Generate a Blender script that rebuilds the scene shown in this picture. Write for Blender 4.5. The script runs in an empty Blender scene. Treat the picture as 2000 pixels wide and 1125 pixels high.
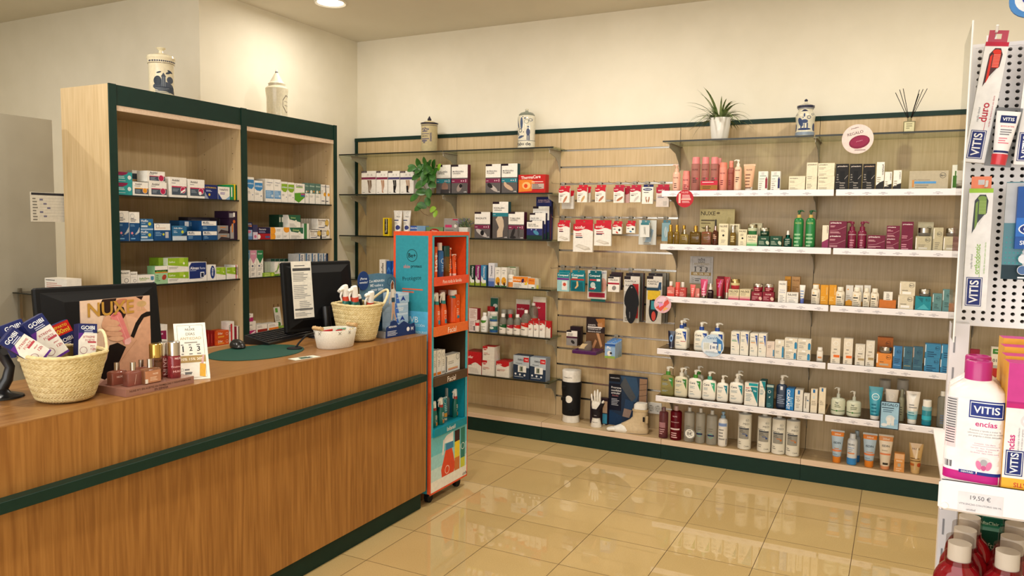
import bpy, math, random
from mathutils import Vector, Matrix
rnd = random.Random(7)
SC = bpy.context.scene
# ---------------------------------------------------------------- camera, world, lights, exposure
CAMZ = 1.55
R_ = Vector((0.8911696, 0.4534367, 0.0145568)); D_ = Vector((0.0496175, -0.0655220, -0.9966168)); F_ = Vector((-0.4509488, 0.8888769, -0.0808897))
FPX = 1493.2
cam = bpy.data.cameras.new('camera'); camo = bpy.data.objects.new('camera', cam); SC.collection.objects.link(camo)
cam.sensor_width = 36; cam.lens = FPX / 2000 * 36; cam.clip_start = .05; cam.clip_end = 60
mm = Matrix.Identity(4)
for i in range(3):
    mm[i][0] = R_[i]; mm[i][1] = -D_[i]; mm[i][2] = -F_[i]
mm[2][3] = CAMZ
camo.matrix_world = mm
SC.camera = camo
w = bpy.data.worlds.new('daylight'); SC.world = w; w.use_nodes = True
bgn = w.node_tree.nodes['Background']; bgn.inputs[0].default_value = (1.0, .97, .92, 1); bgn.inputs[1].default_value = 1.0
SC.view_settings.view_transform = 'Standard'; SC.view_settings.look = 'None'; SC.view_settings.gamma = 1
SC.view_settings.exposure = 0.0; SC.view_settings.use_curve_mapping = False
SC.cycles.use_denoising = True
SC.cycles.max_bounces = 8; SC.cycles.diffuse_bounces = 4; SC.cycles.glossy_bounces = 4
SC.cycles.transmission_bounces = 6; SC.cycles.transparent_max_bounces = 16
SC.cycles.caustics_reflective = False; SC.cycles.caustics_refractive = False
CEIL = 3.066
def area(name, loc, rot, sx, sy, power, col, shape='RECTANGLE', spread=180):
    l = bpy.data.lights.new(name, 'AREA'); l.shape = shape; l.size = sx
    if shape in ('RECTANGLE', 'ELLIPSE'): l.size_y = sy
    l.energy = power; l.color = col; l.spread = math.radians(spread)
    o = bpy.data.objects.new(name, l); SC.collection.objects.link(o); o.location = loc; o.rotation_euler = rot
    return o
# daylight through the shop front behind the camera
area('shopfront_daylight', (-1.2, -2.55, 1.55), (math.radians(90), 0, 0), 5.6, 2.5, 130, (1, .975, .95))
DOWN = [(-3.58, 4.235), (-1.75, 4.0), (.1, 4.0), (-3.45, 2.0), (-1.6, 1.6), (.5, 1.6), (-5.4, 1.8), (-1.6, -.8)]
POW = [9, 22, 22, 17, 26, 11, 30, 26]
for i, (x, y) in enumerate(DOWN):
    area('downlight_lamp', (x, y, CEIL - .03), (0, 0, 0), .15, .15, POW[i], (1, .93, .83), 'DISK')

# ---------------------------------------------------------------- geometry helpers
def ray(x, y):
    return R_ * ((x - 1000) / FPX) + D_ * ((y - 562.5) / FPX) + F_
def onz(x, y, z):
    d = ray(x, y); return d * ((z - CAMZ) / d.z) + Vector((0, 0, CAMZ))
def ony(x, y, Y):
    d = ray(x, y); return d * (Y / d.y) + Vector((0, 0, CAMZ))
def onx(x, y, X):
    d = ray(x, y); return d * (X / d.x) + Vector((0, 0, CAMZ))
def proj(P):
    q = Vector(P) - Vector((0, 0, CAMZ)); c = q.dot(F_)
    return 1000 + FPX * q.dot(R_) / c, 562.5 + FPX * q.dot(D_) / c, c
def on_line(px, P0, u):
    t = (px - 1000) / FPX; q = Vector(P0) - Vector((0, 0, CAMZ))
    return (t * q.dot(F_) - q.dot(R_)) / (u.dot(R_) - t * u.dot(F_))
def z_of(P, py):
    q = Vector((P[0], P[1], -CAMZ)); t = (py - 562.5) / FPX
    return (t * q.dot(F_) - q.dot(D_)) / (D_.z - t * F_.z)

def lin(c):
    return c / 12.92 if c <= .04045 else ((c + .055) / 1.055) ** 2.4
def rgb(h):
    h = h.lstrip('#')
    if len(h) == 3: h = ''.join(c * 2 for c in h)
    return tuple(lin(int(h[i:i + 2], 16) / 255) for i in (0, 2, 4))
_M = {}
def mat(col, kind='card'):
    k = (col, kind)
    if k in _M: return _M[k]
    m = bpy.data.materials.new(kind + '_' + col.strip('#')); m.use_nodes = True
    nt = m.node_tree; b = nt.nodes['Principled BSDF']; c = rgb(col)
    b.inputs['Base Color'].default_value = (*c, 1)
    ro = {'card': .42, 'plastic': .3, 'gloss': .12, 'metal': .25, 'matte': .85, 'satin': .5, 'rubber': .6, 'ceramic': .15, 'liquid': .08, 'clear': .05, 'film': .05, 'lamp': .5, 'frost': .35}[kind]
    b.inputs['Roughness'].default_value = ro
    if kind == 'metal': b.inputs['Metallic'].default_value = 1
    if kind == 'liquid': b.inputs['Transmission Weight'].default_value = .55
    if kind == 'lamp':
        b.inputs['Emission Color'].default_value = (1, .93, .8, 1); b.inputs['Emission Strength'].default_value = 14
    if kind in ('card', 'matte', 'rubber', 'satin'): b.inputs['Specular IOR Level'].default_value = .22
    if kind == 'frost':
        tr = nt.nodes.new('ShaderNodeBsdfTransparent'); tr.inputs[0].default_value = (*[v ** .5 for v in c], 1); mx = nt.nodes.new('ShaderNodeMixShader'); mx.inputs[0].default_value = .66
        nt.links.new(b.outputs[0], mx.inputs[1]); nt.links.new(tr.outputs[0], mx.inputs[2]); nt.links.new(mx.outputs[0], nt.nodes['Material Output'].inputs[0])
    if kind in ('clear', 'film'):
        tr = nt.nodes.new('ShaderNodeBsdfTransparent'); tr.inputs[0].default_value = (*c, 1)
        gl = nt.nodes.new('ShaderNodeBsdfGlossy'); gl.inputs['Roughness'].default_value = .04
        if kind == 'film': gl.inputs[0].default_value = (.9, .9, .9, 1)
        fr = nt.nodes.new('ShaderNodeFresnel'); fr.inputs[0].default_value = 1.5 if kind == 'clear' else 1.12
        mx = nt.nodes.new('ShaderNodeMixShader')
        ge = nt.nodes.new('ShaderNodeNewGeometry'); mq = nt.nodes.new('ShaderNodeMath'); mq.operation = 'MULTIPLY_ADD'; mq.inputs[1].default_value = -1; mq.inputs[2].default_value = 1; nt.links.new(ge.outputs['Backfacing'], mq.inputs[0])
        m3 = nt.nodes.new('ShaderNodeMath'); m3.operation = 'MULTIPLY'; nt.links.new(fr.outputs[0], m3.inputs[0]); nt.links.new(mq.outputs[0], m3.inputs[1]); nt.links.new(m3.outputs[0], mx.inputs[0]); nt.links.new(tr.outputs[0], mx.inputs[1]); nt.links.new(gl.outputs[0], mx.inputs[2])
        nt.links.new(mx.outputs[0], nt.nodes['Material Output'].inputs[0])
    elif kind in ('card', 'matte', 'rubber', 'satin', 'ceramic'):
        # fine surface grain so that nothing is a perfectly flat colour
        tc = nt.nodes.new('ShaderNodeTexCoord'); n = nt.nodes.new('ShaderNodeTexNoise'); n.inputs['Scale'].default_value = 60
        r = nt.nodes.new('ShaderNodeValToRGB'); r.color_ramp.elements[0].color = (*[v * .93 for v in c], 1); r.color_ramp.elements[1].color = (*[min(1, v * 1.05) for v in c], 1)
        r.color_ramp.elements[0].position = .3; r.color_ramp.elements[1].position = .7
        nt.links.new(tc.outputs['Object'], n.inputs['Vector']); nt.links.new(n.outputs[0], r.inputs[0]); nt.links.new(r.outputs[0], b.inputs['Base Color'])
    _M[k] = m
    return m

def noise_ramp(name, cols, scale, detail=4, rough=.5, bump=0, dist=0, spec=.5, coat=0):
    """stretched noise -> colour ramp (wood, plaster, stone)"""
    m = bpy.data.materials.new(name); m.use_nodes = True; nt = m.node_tree; b = nt.nodes['Principled BSDF']
    tc = nt.nodes.new('ShaderNodeTexCoord'); mp = nt.nodes.new('ShaderNodeMapping'); mp.inputs['Scale'].default_value = scale
    n = nt.nodes.new('ShaderNodeTexNoise'); n.inputs['Scale'].default_value = 1; n.inputs['Detail'].default_value = detail; n.inputs['Distortion'].default_value = dist
    r = nt.nodes.new('ShaderNodeValToRGB')
    els = r.color_ramp.elements
    for i, (p, c) in enumerate(cols):
        e = els[i] if i < 2 else els.new(p)
        e.position = p; e.color = (*rgb(c), 1)
    nt.links.new(tc.outputs['Object'], mp.inputs[0]); nt.links.new(mp.outputs[0], n.inputs['Vector']); nt.links.new(n.outputs[0], r.inputs[0])
    nt.links.new(r.outputs[0], b.inputs['Base Color']); b.inputs['Roughness'].default_value = rough
    b.inputs['Specular IOR Level'].default_value = spec; b.inputs['Coat Weight'].default_value = coat
    if bump:
        bu = nt.nodes.new('ShaderNodeBump'); bu.inputs['Strength'].default_value = bump; bu.inputs['Distance'].default_value = .002
        nt.links.new(n.outputs[0], bu.inputs['Height']); nt.links.new(bu.outputs[0], b.inputs['Normal'])
    return m
def wood(name, base, dark, light, axis='z', rough=.45, k=1.0):
    """wood laminate: fine grain streaks along an axis plus wide cathedral bands"""
    m = bpy.data.materials.new(name); m.use_nodes = True; nt = m.node_tree; b = nt.nodes['Principled BSDF']
    tc = nt.nodes.new('ShaderNodeTexCoord')
    s = {'z': (1, 1, .045), 'y': (1, .045, 1), 'x': (.045, 1, 1)}[axis]
    def noise(sc, det, dist):
        mp = nt.nodes.new('ShaderNodeMapping'); mp.inputs['Scale'].default_value = [a * sc for a in s]
        n = nt.nodes.new('ShaderNodeTexNoise'); n.inputs['Scale'].default_value = 1; n.inputs['Detail'].default_value = det; n.inputs['Distortion'].default_value = dist
        nt.links.new(tc.outputs['Object'], mp.inputs[0]); nt.links.new(mp.outputs[0], n.inputs['Vector']); return n
    n1 = noise(85, 4, .3); n2 = noise(11, 2, 1.6)
    mu = nt.nodes.new('ShaderNodeMath'); mu.operation = 'MULTIPLY'; mu.inputs[1].default_value = 9
    nt.links.new(n2.outputs[0], mu.inputs[0])
    si = nt.nodes.new('ShaderNodeMath'); si.operation = 'SINE'; mu2 = nt.nodes.new('ShaderNodeMath'); mu2.operation = 'MULTIPLY'; mu2.inputs[1].default_value = 3.3
    nt.links.new(mu.outputs[0], mu2.inputs[0]); nt.links.new(mu2.outputs[0], si.inputs[0])
    ma = nt.nodes.new('ShaderNodeMath'); ma.operation = 'MULTIPLY_ADD'; ma.inputs[1].default_value = .10 * k; ma.inputs[2].default_value = 0
    nt.links.new(si.outputs[0], ma.inputs[0])
    ad = nt.nodes.new('ShaderNodeMath'); ad.operation = 'ADD'; nt.links.new(ma.outputs[0], ad.inputs[0]); nt.links.new(n1.outputs[0], ad.inputs[1])
    r = nt.nodes.new('ShaderNodeValToRGB'); e = r.color_ramp.elements
    e[0].position = .3; e[0].color = (*rgb(dark), 1); e[1].position = .7; e[1].color = (*rgb(light), 1)
    x = e.new(.5); x.color = (*rgb(base), 1)
    nt.links.new(ad.outputs[0], r.inputs[0]); nt.links.new(r.outputs[0], b.inputs['Base Color']); b.inputs['Roughness'].default_value = rough
    return m

class MB:
    def __init__(s): s.v = []; s.f = []; s.m = []; s.mats = []; s.mi = {}; s.T = None; s.nodecal = 0; s.sm = []
    def mat(s, m):
        if isinstance(m, str): m = mat(m)
        elif isinstance(m, tuple): m = mat(*m)
        if m.name not in s.mi: s.mi[m.name] = len(s.mats); s.mats.append(m)
        return s.mi[m.name]
    def add(s, vs, fs, m, smooth=False):
        k = s.mat(m); o = len(s.v)
        if s.T is not None: vs = [tuple(s.T @ Vector(p)) for p in vs]
        s.v.extend(tuple(p) for p in vs); s.f.extend([tuple(i + o for i in f) for f in fs]); s.m.extend([k] * len(fs)); s.sm.extend([smooth] * len(fs))
    def box(s, x0, x1, y0, y1, z0, z1, m, side=None, top=None):
        vs = [(x0, y0, z0), (x1, y0, z0), (x1, y1, z0), (x0, y1, z0), (x0, y0, z1), (x1, y0, z1), (x1, y1, z1), (x0, y1, z1)]
        s.add(vs, [(0, 1, 5, 4)], m); sd = side or m
        s.add(vs, [(1, 2, 6, 5), (2, 3, 7, 6), (3, 0, 4, 7)], sd); s.add(vs, [(0, 3, 2, 1), (4, 5, 6, 7)], top or sd)
    def rbox(s, x0, x1, y0, y1, z0, z1, m, b=.003):
        """box with chamfered edges"""
        b = min(b, (x1 - x0) / 2.01, (y1 - y0) / 2.01, (z1 - z0) / 2.01)
        def ring(z, i): return [(x0 + i + (0 if k else 0), y0 + i, z) for k in ()] or [(x0 + i + b, y0 + i, z), (x1 - i - b, y0 + i, z), (x1 - i, y0 + i + b, z), (x1 - i, y1 - i - b, z), (x1 - i - b, y1 - i, z), (x0 + i + b, y1 - i, z), (x0 + i, y1 - i - b, z), (x0 + i, y0 + i + b, z)]
        b2 = b * .999
        rings = [ring(z0, b2 * .9), ring(z0 + b, 0), ring(z1 - b, 0), ring(z1, b2 * .9)]
        vs = sum(rings, []); fs = []
        for k in range(3):
            for i in range(8):
                j = (i + 1) % 8; fs.append((k * 8 + i, k * 8 + j, k * 8 + 8 + j, k * 8 + 8 + i))
        fs.append(tuple(reversed(range(8)))); fs.append(tuple(range(24, 32)))
        s.add(vs, fs, m)
    def prism(s, pts, y0, y1, m, side=None):
        """x-z outline pts (counter-clockwise seen from -y) extruded along y"""
        n = len(pts); vs = [(p[0], y0, p[1]) for p in pts] + [(p[0], y1, p[1]) for p in pts]
        s.add(vs, [tuple(range(n))], m); s.add(vs, [tuple(range(2 * n - 1, n - 1, -1))], side or m)
        s.add(vs, [(i, n + i, n + (i + 1) % n, (i + 1) % n) for i in range(n)], side or m)
    def loft(s, secs, m, seg=20, cx=0, cy=0, caps=(True, True)):
        """secs: (z, hw, hd, n[, dy]) superellipse rings"""
        vs = []; fs = []
        for sec in secs:
            z, hw, hd, n = sec[:4]; dy = sec[4] if len(sec) > 4 else 0; dx = sec[5] if len(sec) > 5 else 0
            for i in range(seg):
                t = 2 * math.pi * (i + .5) / seg; c, q = math.cos(t), math.sin(t)
                vs.append((cx + dx + hw * math.copysign(abs(c) ** (2 / n), c), cy + dy + hd * math.copysign(abs(q) ** (2 / n), q), z))
        for k in range(len(secs) - 1):
            for i in range(seg):
                j = (i + 1) % seg; fs.append((k * seg + i, k * seg + j, (k + 1) * seg + j, (k + 1) * seg + i))
        s.add(vs, fs, m, True)
        L = len(secs) - 1
        if caps[0] and secs[0][1] > 1e-6: s.add(vs, [tuple(reversed(range(seg)))], m)
        if caps[1] and secs[L][1] > 1e-6: s.add(vs, [tuple(range(L * seg, L * seg + seg))], m)
    def tube(s, pts, rad, m, seg=8, caps=True):
        pts = [Vector(p) for p in pts]; n = len(pts); rs = rad if isinstance(rad, (list, tuple)) else [rad] * n
        vs = []; fs = []; up = None
        for i, p in enumerate(pts):
            d = (pts[min(i + 1, n - 1)] - pts[max(i - 1, 0)]).normalized()
            if up is None: up = d.orthogonal().normalized()
            up = (up - d * up.dot(d)).normalized(); sd = d.cross(up)
            for k in range(seg):
                t = 2 * math.pi * k / seg; vs.append(tuple(p + (up * math.cos(t) + sd * math.sin(t)) * rs[i]))
        for i in range(n - 1):
            for k in range(seg):
                j = (k + 1) % seg; fs.append((i * seg + k, i * seg + j, (i + 1) * seg + j, (i + 1) * seg + k))
        s.add(vs, fs, m, True)
        if caps: s.add(vs, [tuple(reversed(range(seg))), tuple(range((n - 1) * seg, n * seg))], m)
    def build(s, name, parent=None, loc=None, rz=0):
        me = bpy.data.meshes.new(name); me.from_pydata(s.v, [], s.f)
        for m in s.mats: me.materials.append(m)
        me.polygons.foreach_set('material_index', s.m); me.polygons.foreach_set('use_smooth', s.sm); me.update()
        if any(s.sm): me.set_sharp_from_angle(angle=math.radians(38))
        o = bpy.data.objects.new(name, me); SC.collection.objects.link(o)
        if parent: o.parent = parent
        if loc is not None: o.location = loc
        if rz: o.rotation_euler.z = rz
        return o

def struct(o, kind='structure'): o['kind'] = kind; return o
def tag(o, label, cat, group=None):
    o['label'] = label; o['category'] = cat
    if group: o['group'] = group
    return o
def empty(name, loc, rz=0):
    o = bpy.data.objects.new(name, None); SC.collection.objects.link(o); o.location = loc; o.rotation_euler.z = rz; o.empty_display_size = .02
    return o

# text as flat mesh, cached
_TX = {}
def text_mesh(t, bold=True):
    k = (t, bold)
    if k in _TX: return _TX[k]
    c = bpy.data.curves.new('t', 'FONT'); c.body = t; c.size = 1; c.resolution_u = 3; c.offset = .018 if bold else 0
    o = bpy.data.objects.new('t', c); me = bpy.data.meshes.new_from_object(o)
    vs = [(v.co.x, v.co.y) for v in me.vertices]; fs = [tuple(p.vertices) for p in me.polygons]
    bpy.data.objects.remove(o); bpy.data.curves.remove(c); bpy.data.meshes.remove(me)
    if vs:
        x0 = min(v[0] for v in vs); x1 = max(v[0] for v in vs); y0 = min(v[1] for v in vs); y1 = max(v[1] for v in vs)
    else: x0 = y0 = 0; x1 = y1 = 1
    _TX[k] = (vs, fs, x0, x1, y0, y1); return _TX[k]

def decals(mb, w, h, surf, ds, curved=False, seed=0):
    """ds in units of the face (0..1 from left bottom); surf(x,z,e) -> 3-D point e metres outside the face"""
    rr = random.Random(seed + len(ds)); B_ = []
    def put(tris_or_polys, verts, m):
        verts = [(min(max(x, 0), w), min(max(z, 0), h)) for x, z in verts]
        xa, xb = min(v[0] for v in verts), max(v[0] for v in verts); za, zb = min(v[1] for v in verts), max(v[1] for v in verts)
        lv = 1 + max([b[4] for b in B_ if b[0] < xb and b[1] > xa and b[2] < zb and b[3] > za] or [0]); B_.append((xa, xb, za, zb, lv)); E = .0002 + .00013 * lv
        if curved:
            polys = tris_or_polys
            for it in range(6):
                new = []; big = False
                for f in polys:
                    xs = [verts[i][0] for i in f]
                    if max(xs) - min(xs) > min(.13 * w, .0045):
                        big = True
                        if len(f) > 3:
                            for k in range(1, len(f) - 1): new.append((f[0], f[k], f[k + 1]))
                        else:
                            a, b, c = f; o = len(verts)
                            A, B, C = verts[a], verts[b], verts[c]
                            verts.extend([((A[0] + B[0]) / 2, (A[1] + B[1]) / 2), ((B[0] + C[0]) / 2, (B[1] + C[1]) / 2), ((C[0] + A[0]) / 2, (C[1] + A[1]) / 2)])
                            new += [(a, o, o + 2), (o, b, o + 1), (o + 2, o + 1, c), (o, o + 1, o + 2)]
                    else: new.append(f)
                polys = new
                if not big: break
            tris_or_polys = polys
        mb.add([surf(x, z, E) for x, z in verts], tris_or_polys, m)
    for d in ds:
        k = d[0]
        if k == 'r':
            _, a, b, c, e, col = d[:6]; put([(0, 1, 2, 3)], [(x * w, z * h) for x, z in ((a, b), (c, b), (c, e), (a, e))], col)
        elif k == 'p': put([tuple(range(len(d[1])))], [(x * w, z * h) for x, z in d[1]], d[2])
        elif k == 'w':   # fill from z upward to top with a wavy lower edge: ('w', z, amp, col, down?)
            z, am, col = d[1:4]; dn = len(d) > 4
            for i in range(8):
                a, b = i / 8, (i + 1) / 8; f = lambda t: z + am * math.sin((t * 1.15 + .02) * 2 * math.pi)
                top = 0 if dn else 1
                q = [(a, f(a)), (b, f(b)), (b, top), (a, top)]
                if dn: q = q[::-1]
                if i == 0: vv = []; ff = []
                o = len(vv); vv += [(x * w, zz * h) for x, zz in q]; ff.append((o, o + 1, o + 2, o + 3))
            put(ff, vv, col)
        elif k in 'co':
            _, x, z, r, col = d[:5]; n = 20; R = r * w
            out = [(x * w + R * math.cos(2 * math.pi * i / n), z * h + R * math.sin(2 * math.pi * i / n)) for i in range(n)]
            if k == 'c': put([(0, i, i + 1) for i in range(1, n - 1)], out, col)
            else:
                t = d[5] if len(d) > 5 else .16
                inn = [(x * w + R * (1 - t) * math.cos(2 * math.pi * i / n), z * h + R * (1 - t) * math.sin(2 * math.pi * i / n)) for i in range(n)]
                put([(i, (i + 1) % n, n + (i + 1) % n, n + i) for i in range(n)], out + inn, col)
        elif k == 'e':   # ellipse x z rx rz col rot
            _, x, z, rx, rz_, col = d[:6]; n = 20; a = math.radians(d[6]) if len(d) > 6 else 0
            vv = []
            for i in range(n):
                px, pz = rx * w * math.cos(2 * math.pi * i / n), rz_ * h * math.sin(2 * math.pi * i / n)
                vv.append((x * w + px * math.cos(a) - pz * math.sin(a), z * h + px * math.sin(a) + pz * math.cos(a)))
            put([(0, i, i + 1) for i in range(1, n - 1)], vv, col)
        elif k == 't':   # text, x centre, z centre, width fraction, colour, [rotation], [bold]
            _, t, x, z, wf, col = d[:6]; rot = math.radians(d[6]) if len(d) > 6 else 0; bold = d[7] if len(d) > 7 else True
            vs, fs, x0, x1, y0, y1 = text_mesh(t, bold)
            sc = wf * (h if abs(math.sin(rot)) > .7 else w) / (x1 - x0); cx, cy = (x0 + x1) / 2, (y0 + y1) / 2; C, S = math.cos(rot), math.sin(rot)
            put(fs, [(x * w + ((a - cx) * C - (b - cy) * S) * sc, z * h + ((a - cx) * S + (b - cy) * C) * sc) for a, b in vs], col)
        elif k == 'b':   # small print: x0, ztop, x1, lines, colour, pitch(m)
            _, a, z, c, n, col = d[:6]; p = (d[6] if len(d) > 6 else .0055) / h; vv = []; ff = []
            for i in range(n):
                zz = z - i * p; e = a + (c - a) * rr.uniform(.55, 1); o = len(vv)
                vv += [(a * w, (zz - p * .45) * h), (e * w, (zz - p * .45) * h), (e * w, zz * h), (a * w, zz * h)]; ff.append((o, o + 1, o + 2, o + 3))
            put(ff, vv, col)
        elif k == 'l':   # line x0 z0 x1 z1 thickness(m) col
            _, a, b, c, e, th, col = d; A = Vector((a * w, b * h)); B = Vector((c * w, e * h)); nn = (B - A).normalized(); nn = Vector((-nn.y, nn.x)) * th / 2
            put([(0, 1, 2, 3)], [tuple(A - nn), tuple(B - nn), tuple(B + nn), tuple(A + nn)], col)

def flat_surf(w): return lambda x, z, e: (x - w / 2, -e, z)
def loft_surf(secs, w, cy=0):
    """front (-y) surface of a loft"""
    def f(x, z, e):
        X = x - w / 2; i = 0
        while i < len(secs) - 2 and secs[i + 1][0] < z: i += 1
        a, b = secs[i], secs[i + 1]; t = 0 if b[0] == a[0] else max(0, min(1, (z - a[0]) / (b[0] - a[0])))
        hw = a[1] + (b[1] - a[1]) * t; hd = a[2] + (b[2] - a[2]) * t; n = a[3] + (b[3] - a[3]) * t
        q = min(.995, abs(X) / max(hw, 1e-6)); X = math.copysign(min(abs(X), hw * .995), X)
        y = -hd * (1 - q ** n) ** (1 / n)
        return (X * (1 + e / max(hw, .004)), cy + y - e, z)
    return f

# ---------------------------------------------------------------- materials of the shop
M_wall = noise_ramp('wall_plaster', [(.3, '#e6e0cd'), (.7, '#ebe5d3')], (6, 6, 6), 5, .85, bump=.15)
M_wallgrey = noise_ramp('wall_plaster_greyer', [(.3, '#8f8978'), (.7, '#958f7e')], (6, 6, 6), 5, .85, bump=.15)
M_ceil = noise_ramp('ceiling_paint', [(.3, '#dad4c3'), (.7, '#ded8c8')], (3, 3, 3), 4, .9)
M_green = noise_ramp('green_laminate', [(.3, '#0b2a21'), (.7, '#0d2e25')], (20, 20, 20), 3, .5, spec=.25)
M_beech = wood('beech_laminate', '#c5ac82', '#bca277', '#ccb48b', 'z', .42, .5)
M_beech_edge = wood('beech_edge', '#d9bfa4', '#d2b79b', '#dfc7ad', 'x', .5, .4)
M_beech_top = wood('beech_shelf', '#c7ac82', '#bda177', '#cfb58c', 'x', .38, .5)
M_counter = wood('counter_wood', '#99672e', '#8a5924', '#a67337', 'z', .42, .9)
M_countertop = wood('countertop_wood', '#976a39', '#8a5c2e', '#a17342', 'y', .28, .7)
M_metal = mat('#b9b6ae', 'metal'); M_grey = mat('#aaa496', 'satin')
M_glass = mat('#dfe6dc', 'clear'); M_smoke = mat('#b5afa2', 'clear'); M_edge = mat('#131a14', 'plastic')
def floor_mat():
    m = bpy.data.materials.new('polished_floor_tiles'); m.use_nodes = True; nt = m.node_tree; b = nt.nodes['Principled BSDF']; L = nt.links
    tc = nt.nodes.new('ShaderNodeTexCoord'); sp = nt.nodes.new('ShaderNodeSeparateXYZ'); L.new(tc.outputs['Object'], sp.inputs[0])
    def mth(op, a, b_=None):
        n = nt.nodes.new('ShaderNodeMath'); n.operation = op
        for i, q in enumerate((a, b_)):
            if q is None: continue
            if isinstance(q, (int, float)): n.inputs[i].default_value = q
            else: L.new(q, n.inputs[i])
        return n.outputs[0]
    outs = []; ids = []
    for ax, ph, p in ((0, -.137, .399), (1, 3.144, .3908)):
        u = mth('DIVIDE', mth('SUBTRACT', sp.outputs[ax], ph), p); fr = mth('FRACT', u); ids.append(mth('FLOOR', u))
        outs.append(mth('LESS_THAN', mth('MINIMUM', fr, mth('SUBTRACT', 1, fr)), .0042))
    joint = mth('MAXIMUM', outs[0], outs[1])
    cb = nt.nodes.new('ShaderNodeCombineXYZ'); L.new(ids[0], cb.inputs[0]); L.new(ids[1], cb.inputs[1])
    wn = nt.nodes.new('ShaderNodeTexWhiteNoise'); L.new(cb.outputs[0], wn.inputs[0])
    n = nt.nodes.new('ShaderNodeTexNoise'); n.inputs['Scale'].default_value = 180; n.inputs['Detail'].default_value = 3; L.new(tc.outputs['Object'], n.inputs['Vector'])
    n2 = nt.nodes.new('ShaderNodeTexNoise'); n2.inputs['Scale'].default_value = 3; L.new(tc.outputs['Object'], n2.inputs['Vector'])
    v = mth('ADD', mth('MULTIPLY', n.outputs[0], .55), mth('ADD', mth('MULTIPLY', wn.outputs[0], .16), mth('MULTIPLY', n2.outputs[0], .3)))
    r = nt.nodes.new('ShaderNodeValToRGB'); e = r.color_ramp.elements
    e[0].position = .25; e[0].color = (*rgb('#bb9f6a'), 1); e[1].position = .8; e[1].color = (*rgb('#d0b680'), 1); L.new(v, r.inputs[0])
    mx = nt.nodes.new('ShaderNodeMix'); mx.data_type = 'RGBA'; L.new(joint, mx.inputs[0]); L.new(r.outputs[0], mx.inputs[6]); mx.inputs[7].default_value = (*rgb('#5e4828'), 1)
    L.new(mx.outputs[2], b.inputs['Base Color']); b.inputs['IOR'].default_value = 1.55
    L.new(mth('ADD', .016, mth('MULTIPLY', joint, .5)), b.inputs['Roughness'])
    return m

# ---------------------------------------------------------------- the room
def wbox(name, x0, x1, y0, y1, z0, z1, m, kind='structure'):
    mb = MB(); mb.box(x0, x1, y0, y1, z0, z1, m); o = mb.build(name)
    if kind: struct(o, kind)
    return o
XL, YB = -4.15, 5.245
wbox('floor', -7, 2.7, -2.7, 5.4, -.08, 0, floor_mat())
wbox('ceiling', -7, 2.7, -2.7, 5.4, CEIL, CEIL + .1, M_ceil)
wbox('wall_back', XL - .15, 2.7, YB, YB + .15, 0, CEIL, M_wall)
wbox('wall_left', XL - .15, XL, 3.618, YB, 0, CEIL, M_wall)
wbox('wall_left_return', -7, XL - .15, 3.618, 3.768, 0, CEIL, M_wall)
wbox('wall_left_outer', -7.15, -7, -2.7, 3.768, 0, CEIL, M_wall)
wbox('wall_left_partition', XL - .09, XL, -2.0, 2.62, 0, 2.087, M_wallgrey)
wbox('wall_right', 2.6, 2.75, -2.7, YB, 0, CEIL, M_wall)
mb = MB(); mb.box(-7, -4.2, -2.75, -2.62, 0, CEIL, M_wall); mb.box(1.7, 2.7, -2.75, -2.62, 0, CEIL, M_wall); mb.box(-4.2, 1.7, -2.75, -2.62, 2.85, CEIL, M_wall); mb.box(-4.2, 1.7, -2.75, -2.62, 0, .25, M_wall)
struct(mb.build('wall_front'))
# ---------------------------------------------------------------- ceiling lamps
for i, (x, y) in enumerate(DOWN):
    mb = MB(); mb.loft([(CEIL - .004, .088, .088, 2), (CEIL - .012, .105, .105, 2), (CEIL - .002, .112, .112, 2)], ('#e9e4d6', 'plastic'), 28, caps=(False, False))
    mb.loft([(CEIL - .004, .088, .088, 2), (CEIL - .001, .088, .088, 2)], ('#ffffff', 'plastic'), 28, caps=(False, False))
    o = mb.build('downlight', None, None)
    me = o.data
    for v in me.vertices: v.co.z -= CEIL
    o.location = (x, y, CEIL)
    d = MB(); d.loft([(-.0035, .086, .086, 2), (-.002, .086, .086, 2)], ('#ffffff', 'lamp'), 28); d.build('diffuser', o)
    where = ['above the dark green cabinet end', 'over the slatted wall panel', 'over the cosmetics shelves', 'over the sales counter', 'over the middle of the floor', 'over the right floor side', 'in the far left corner area', 'behind the viewer'][i]
    tag(o, 'round white recessed ceiling downlight ' + where, 'ceiling light', 'recessed ceiling downlights')

# ---------------------------------------------------------------- left wooden cabinet (two bays, open front facing the room)
CX0, CX1 = -4.13, -3.73; CY = [2.661, 3.562, 3.606, 4.474]
cab = tag(empty('shelf_cabinet', ((CX0 + CX1) / 2, 3.57, 0)), 'tall pale wooden two-bay shelf cabinet with dark green front edges behind the counter', 'cabinet')
def part(name, par, f):
    mb = MB(); f(mb); P = par.location
    p = par
    off = Vector((0, 0, 0))
    while p is not None: off += Vector(p.location); p = p.parent
    mb.v = [(a - off.x, b - off.y, c - off.z) for a, b, c in mb.v]
    return mb.build(name, par)
ZT = 2.262
part('side_panel', cab, lambda m: m.box(CX0, CX1 - .006, CY[0], CY[0] + .036, 0, ZT, M_beech))
part('side_panel', cab, lambda m: m.box(CX0, CX1 - .006, CY[3] - .036, CY[3], 0, ZT, M_beech))
part('divider', cab, lambda m: m.box(CX0 + .012, CX1 - .006, CY[1] - .008, CY[2] + .008, 0, ZT - .02, M_beech))
part('back_panel', cab, lambda m: m.box(CX0, CX0 + .012, CY[0] + .036, CY[3] - .036, 0, ZT - .02, M_beech))
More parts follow.
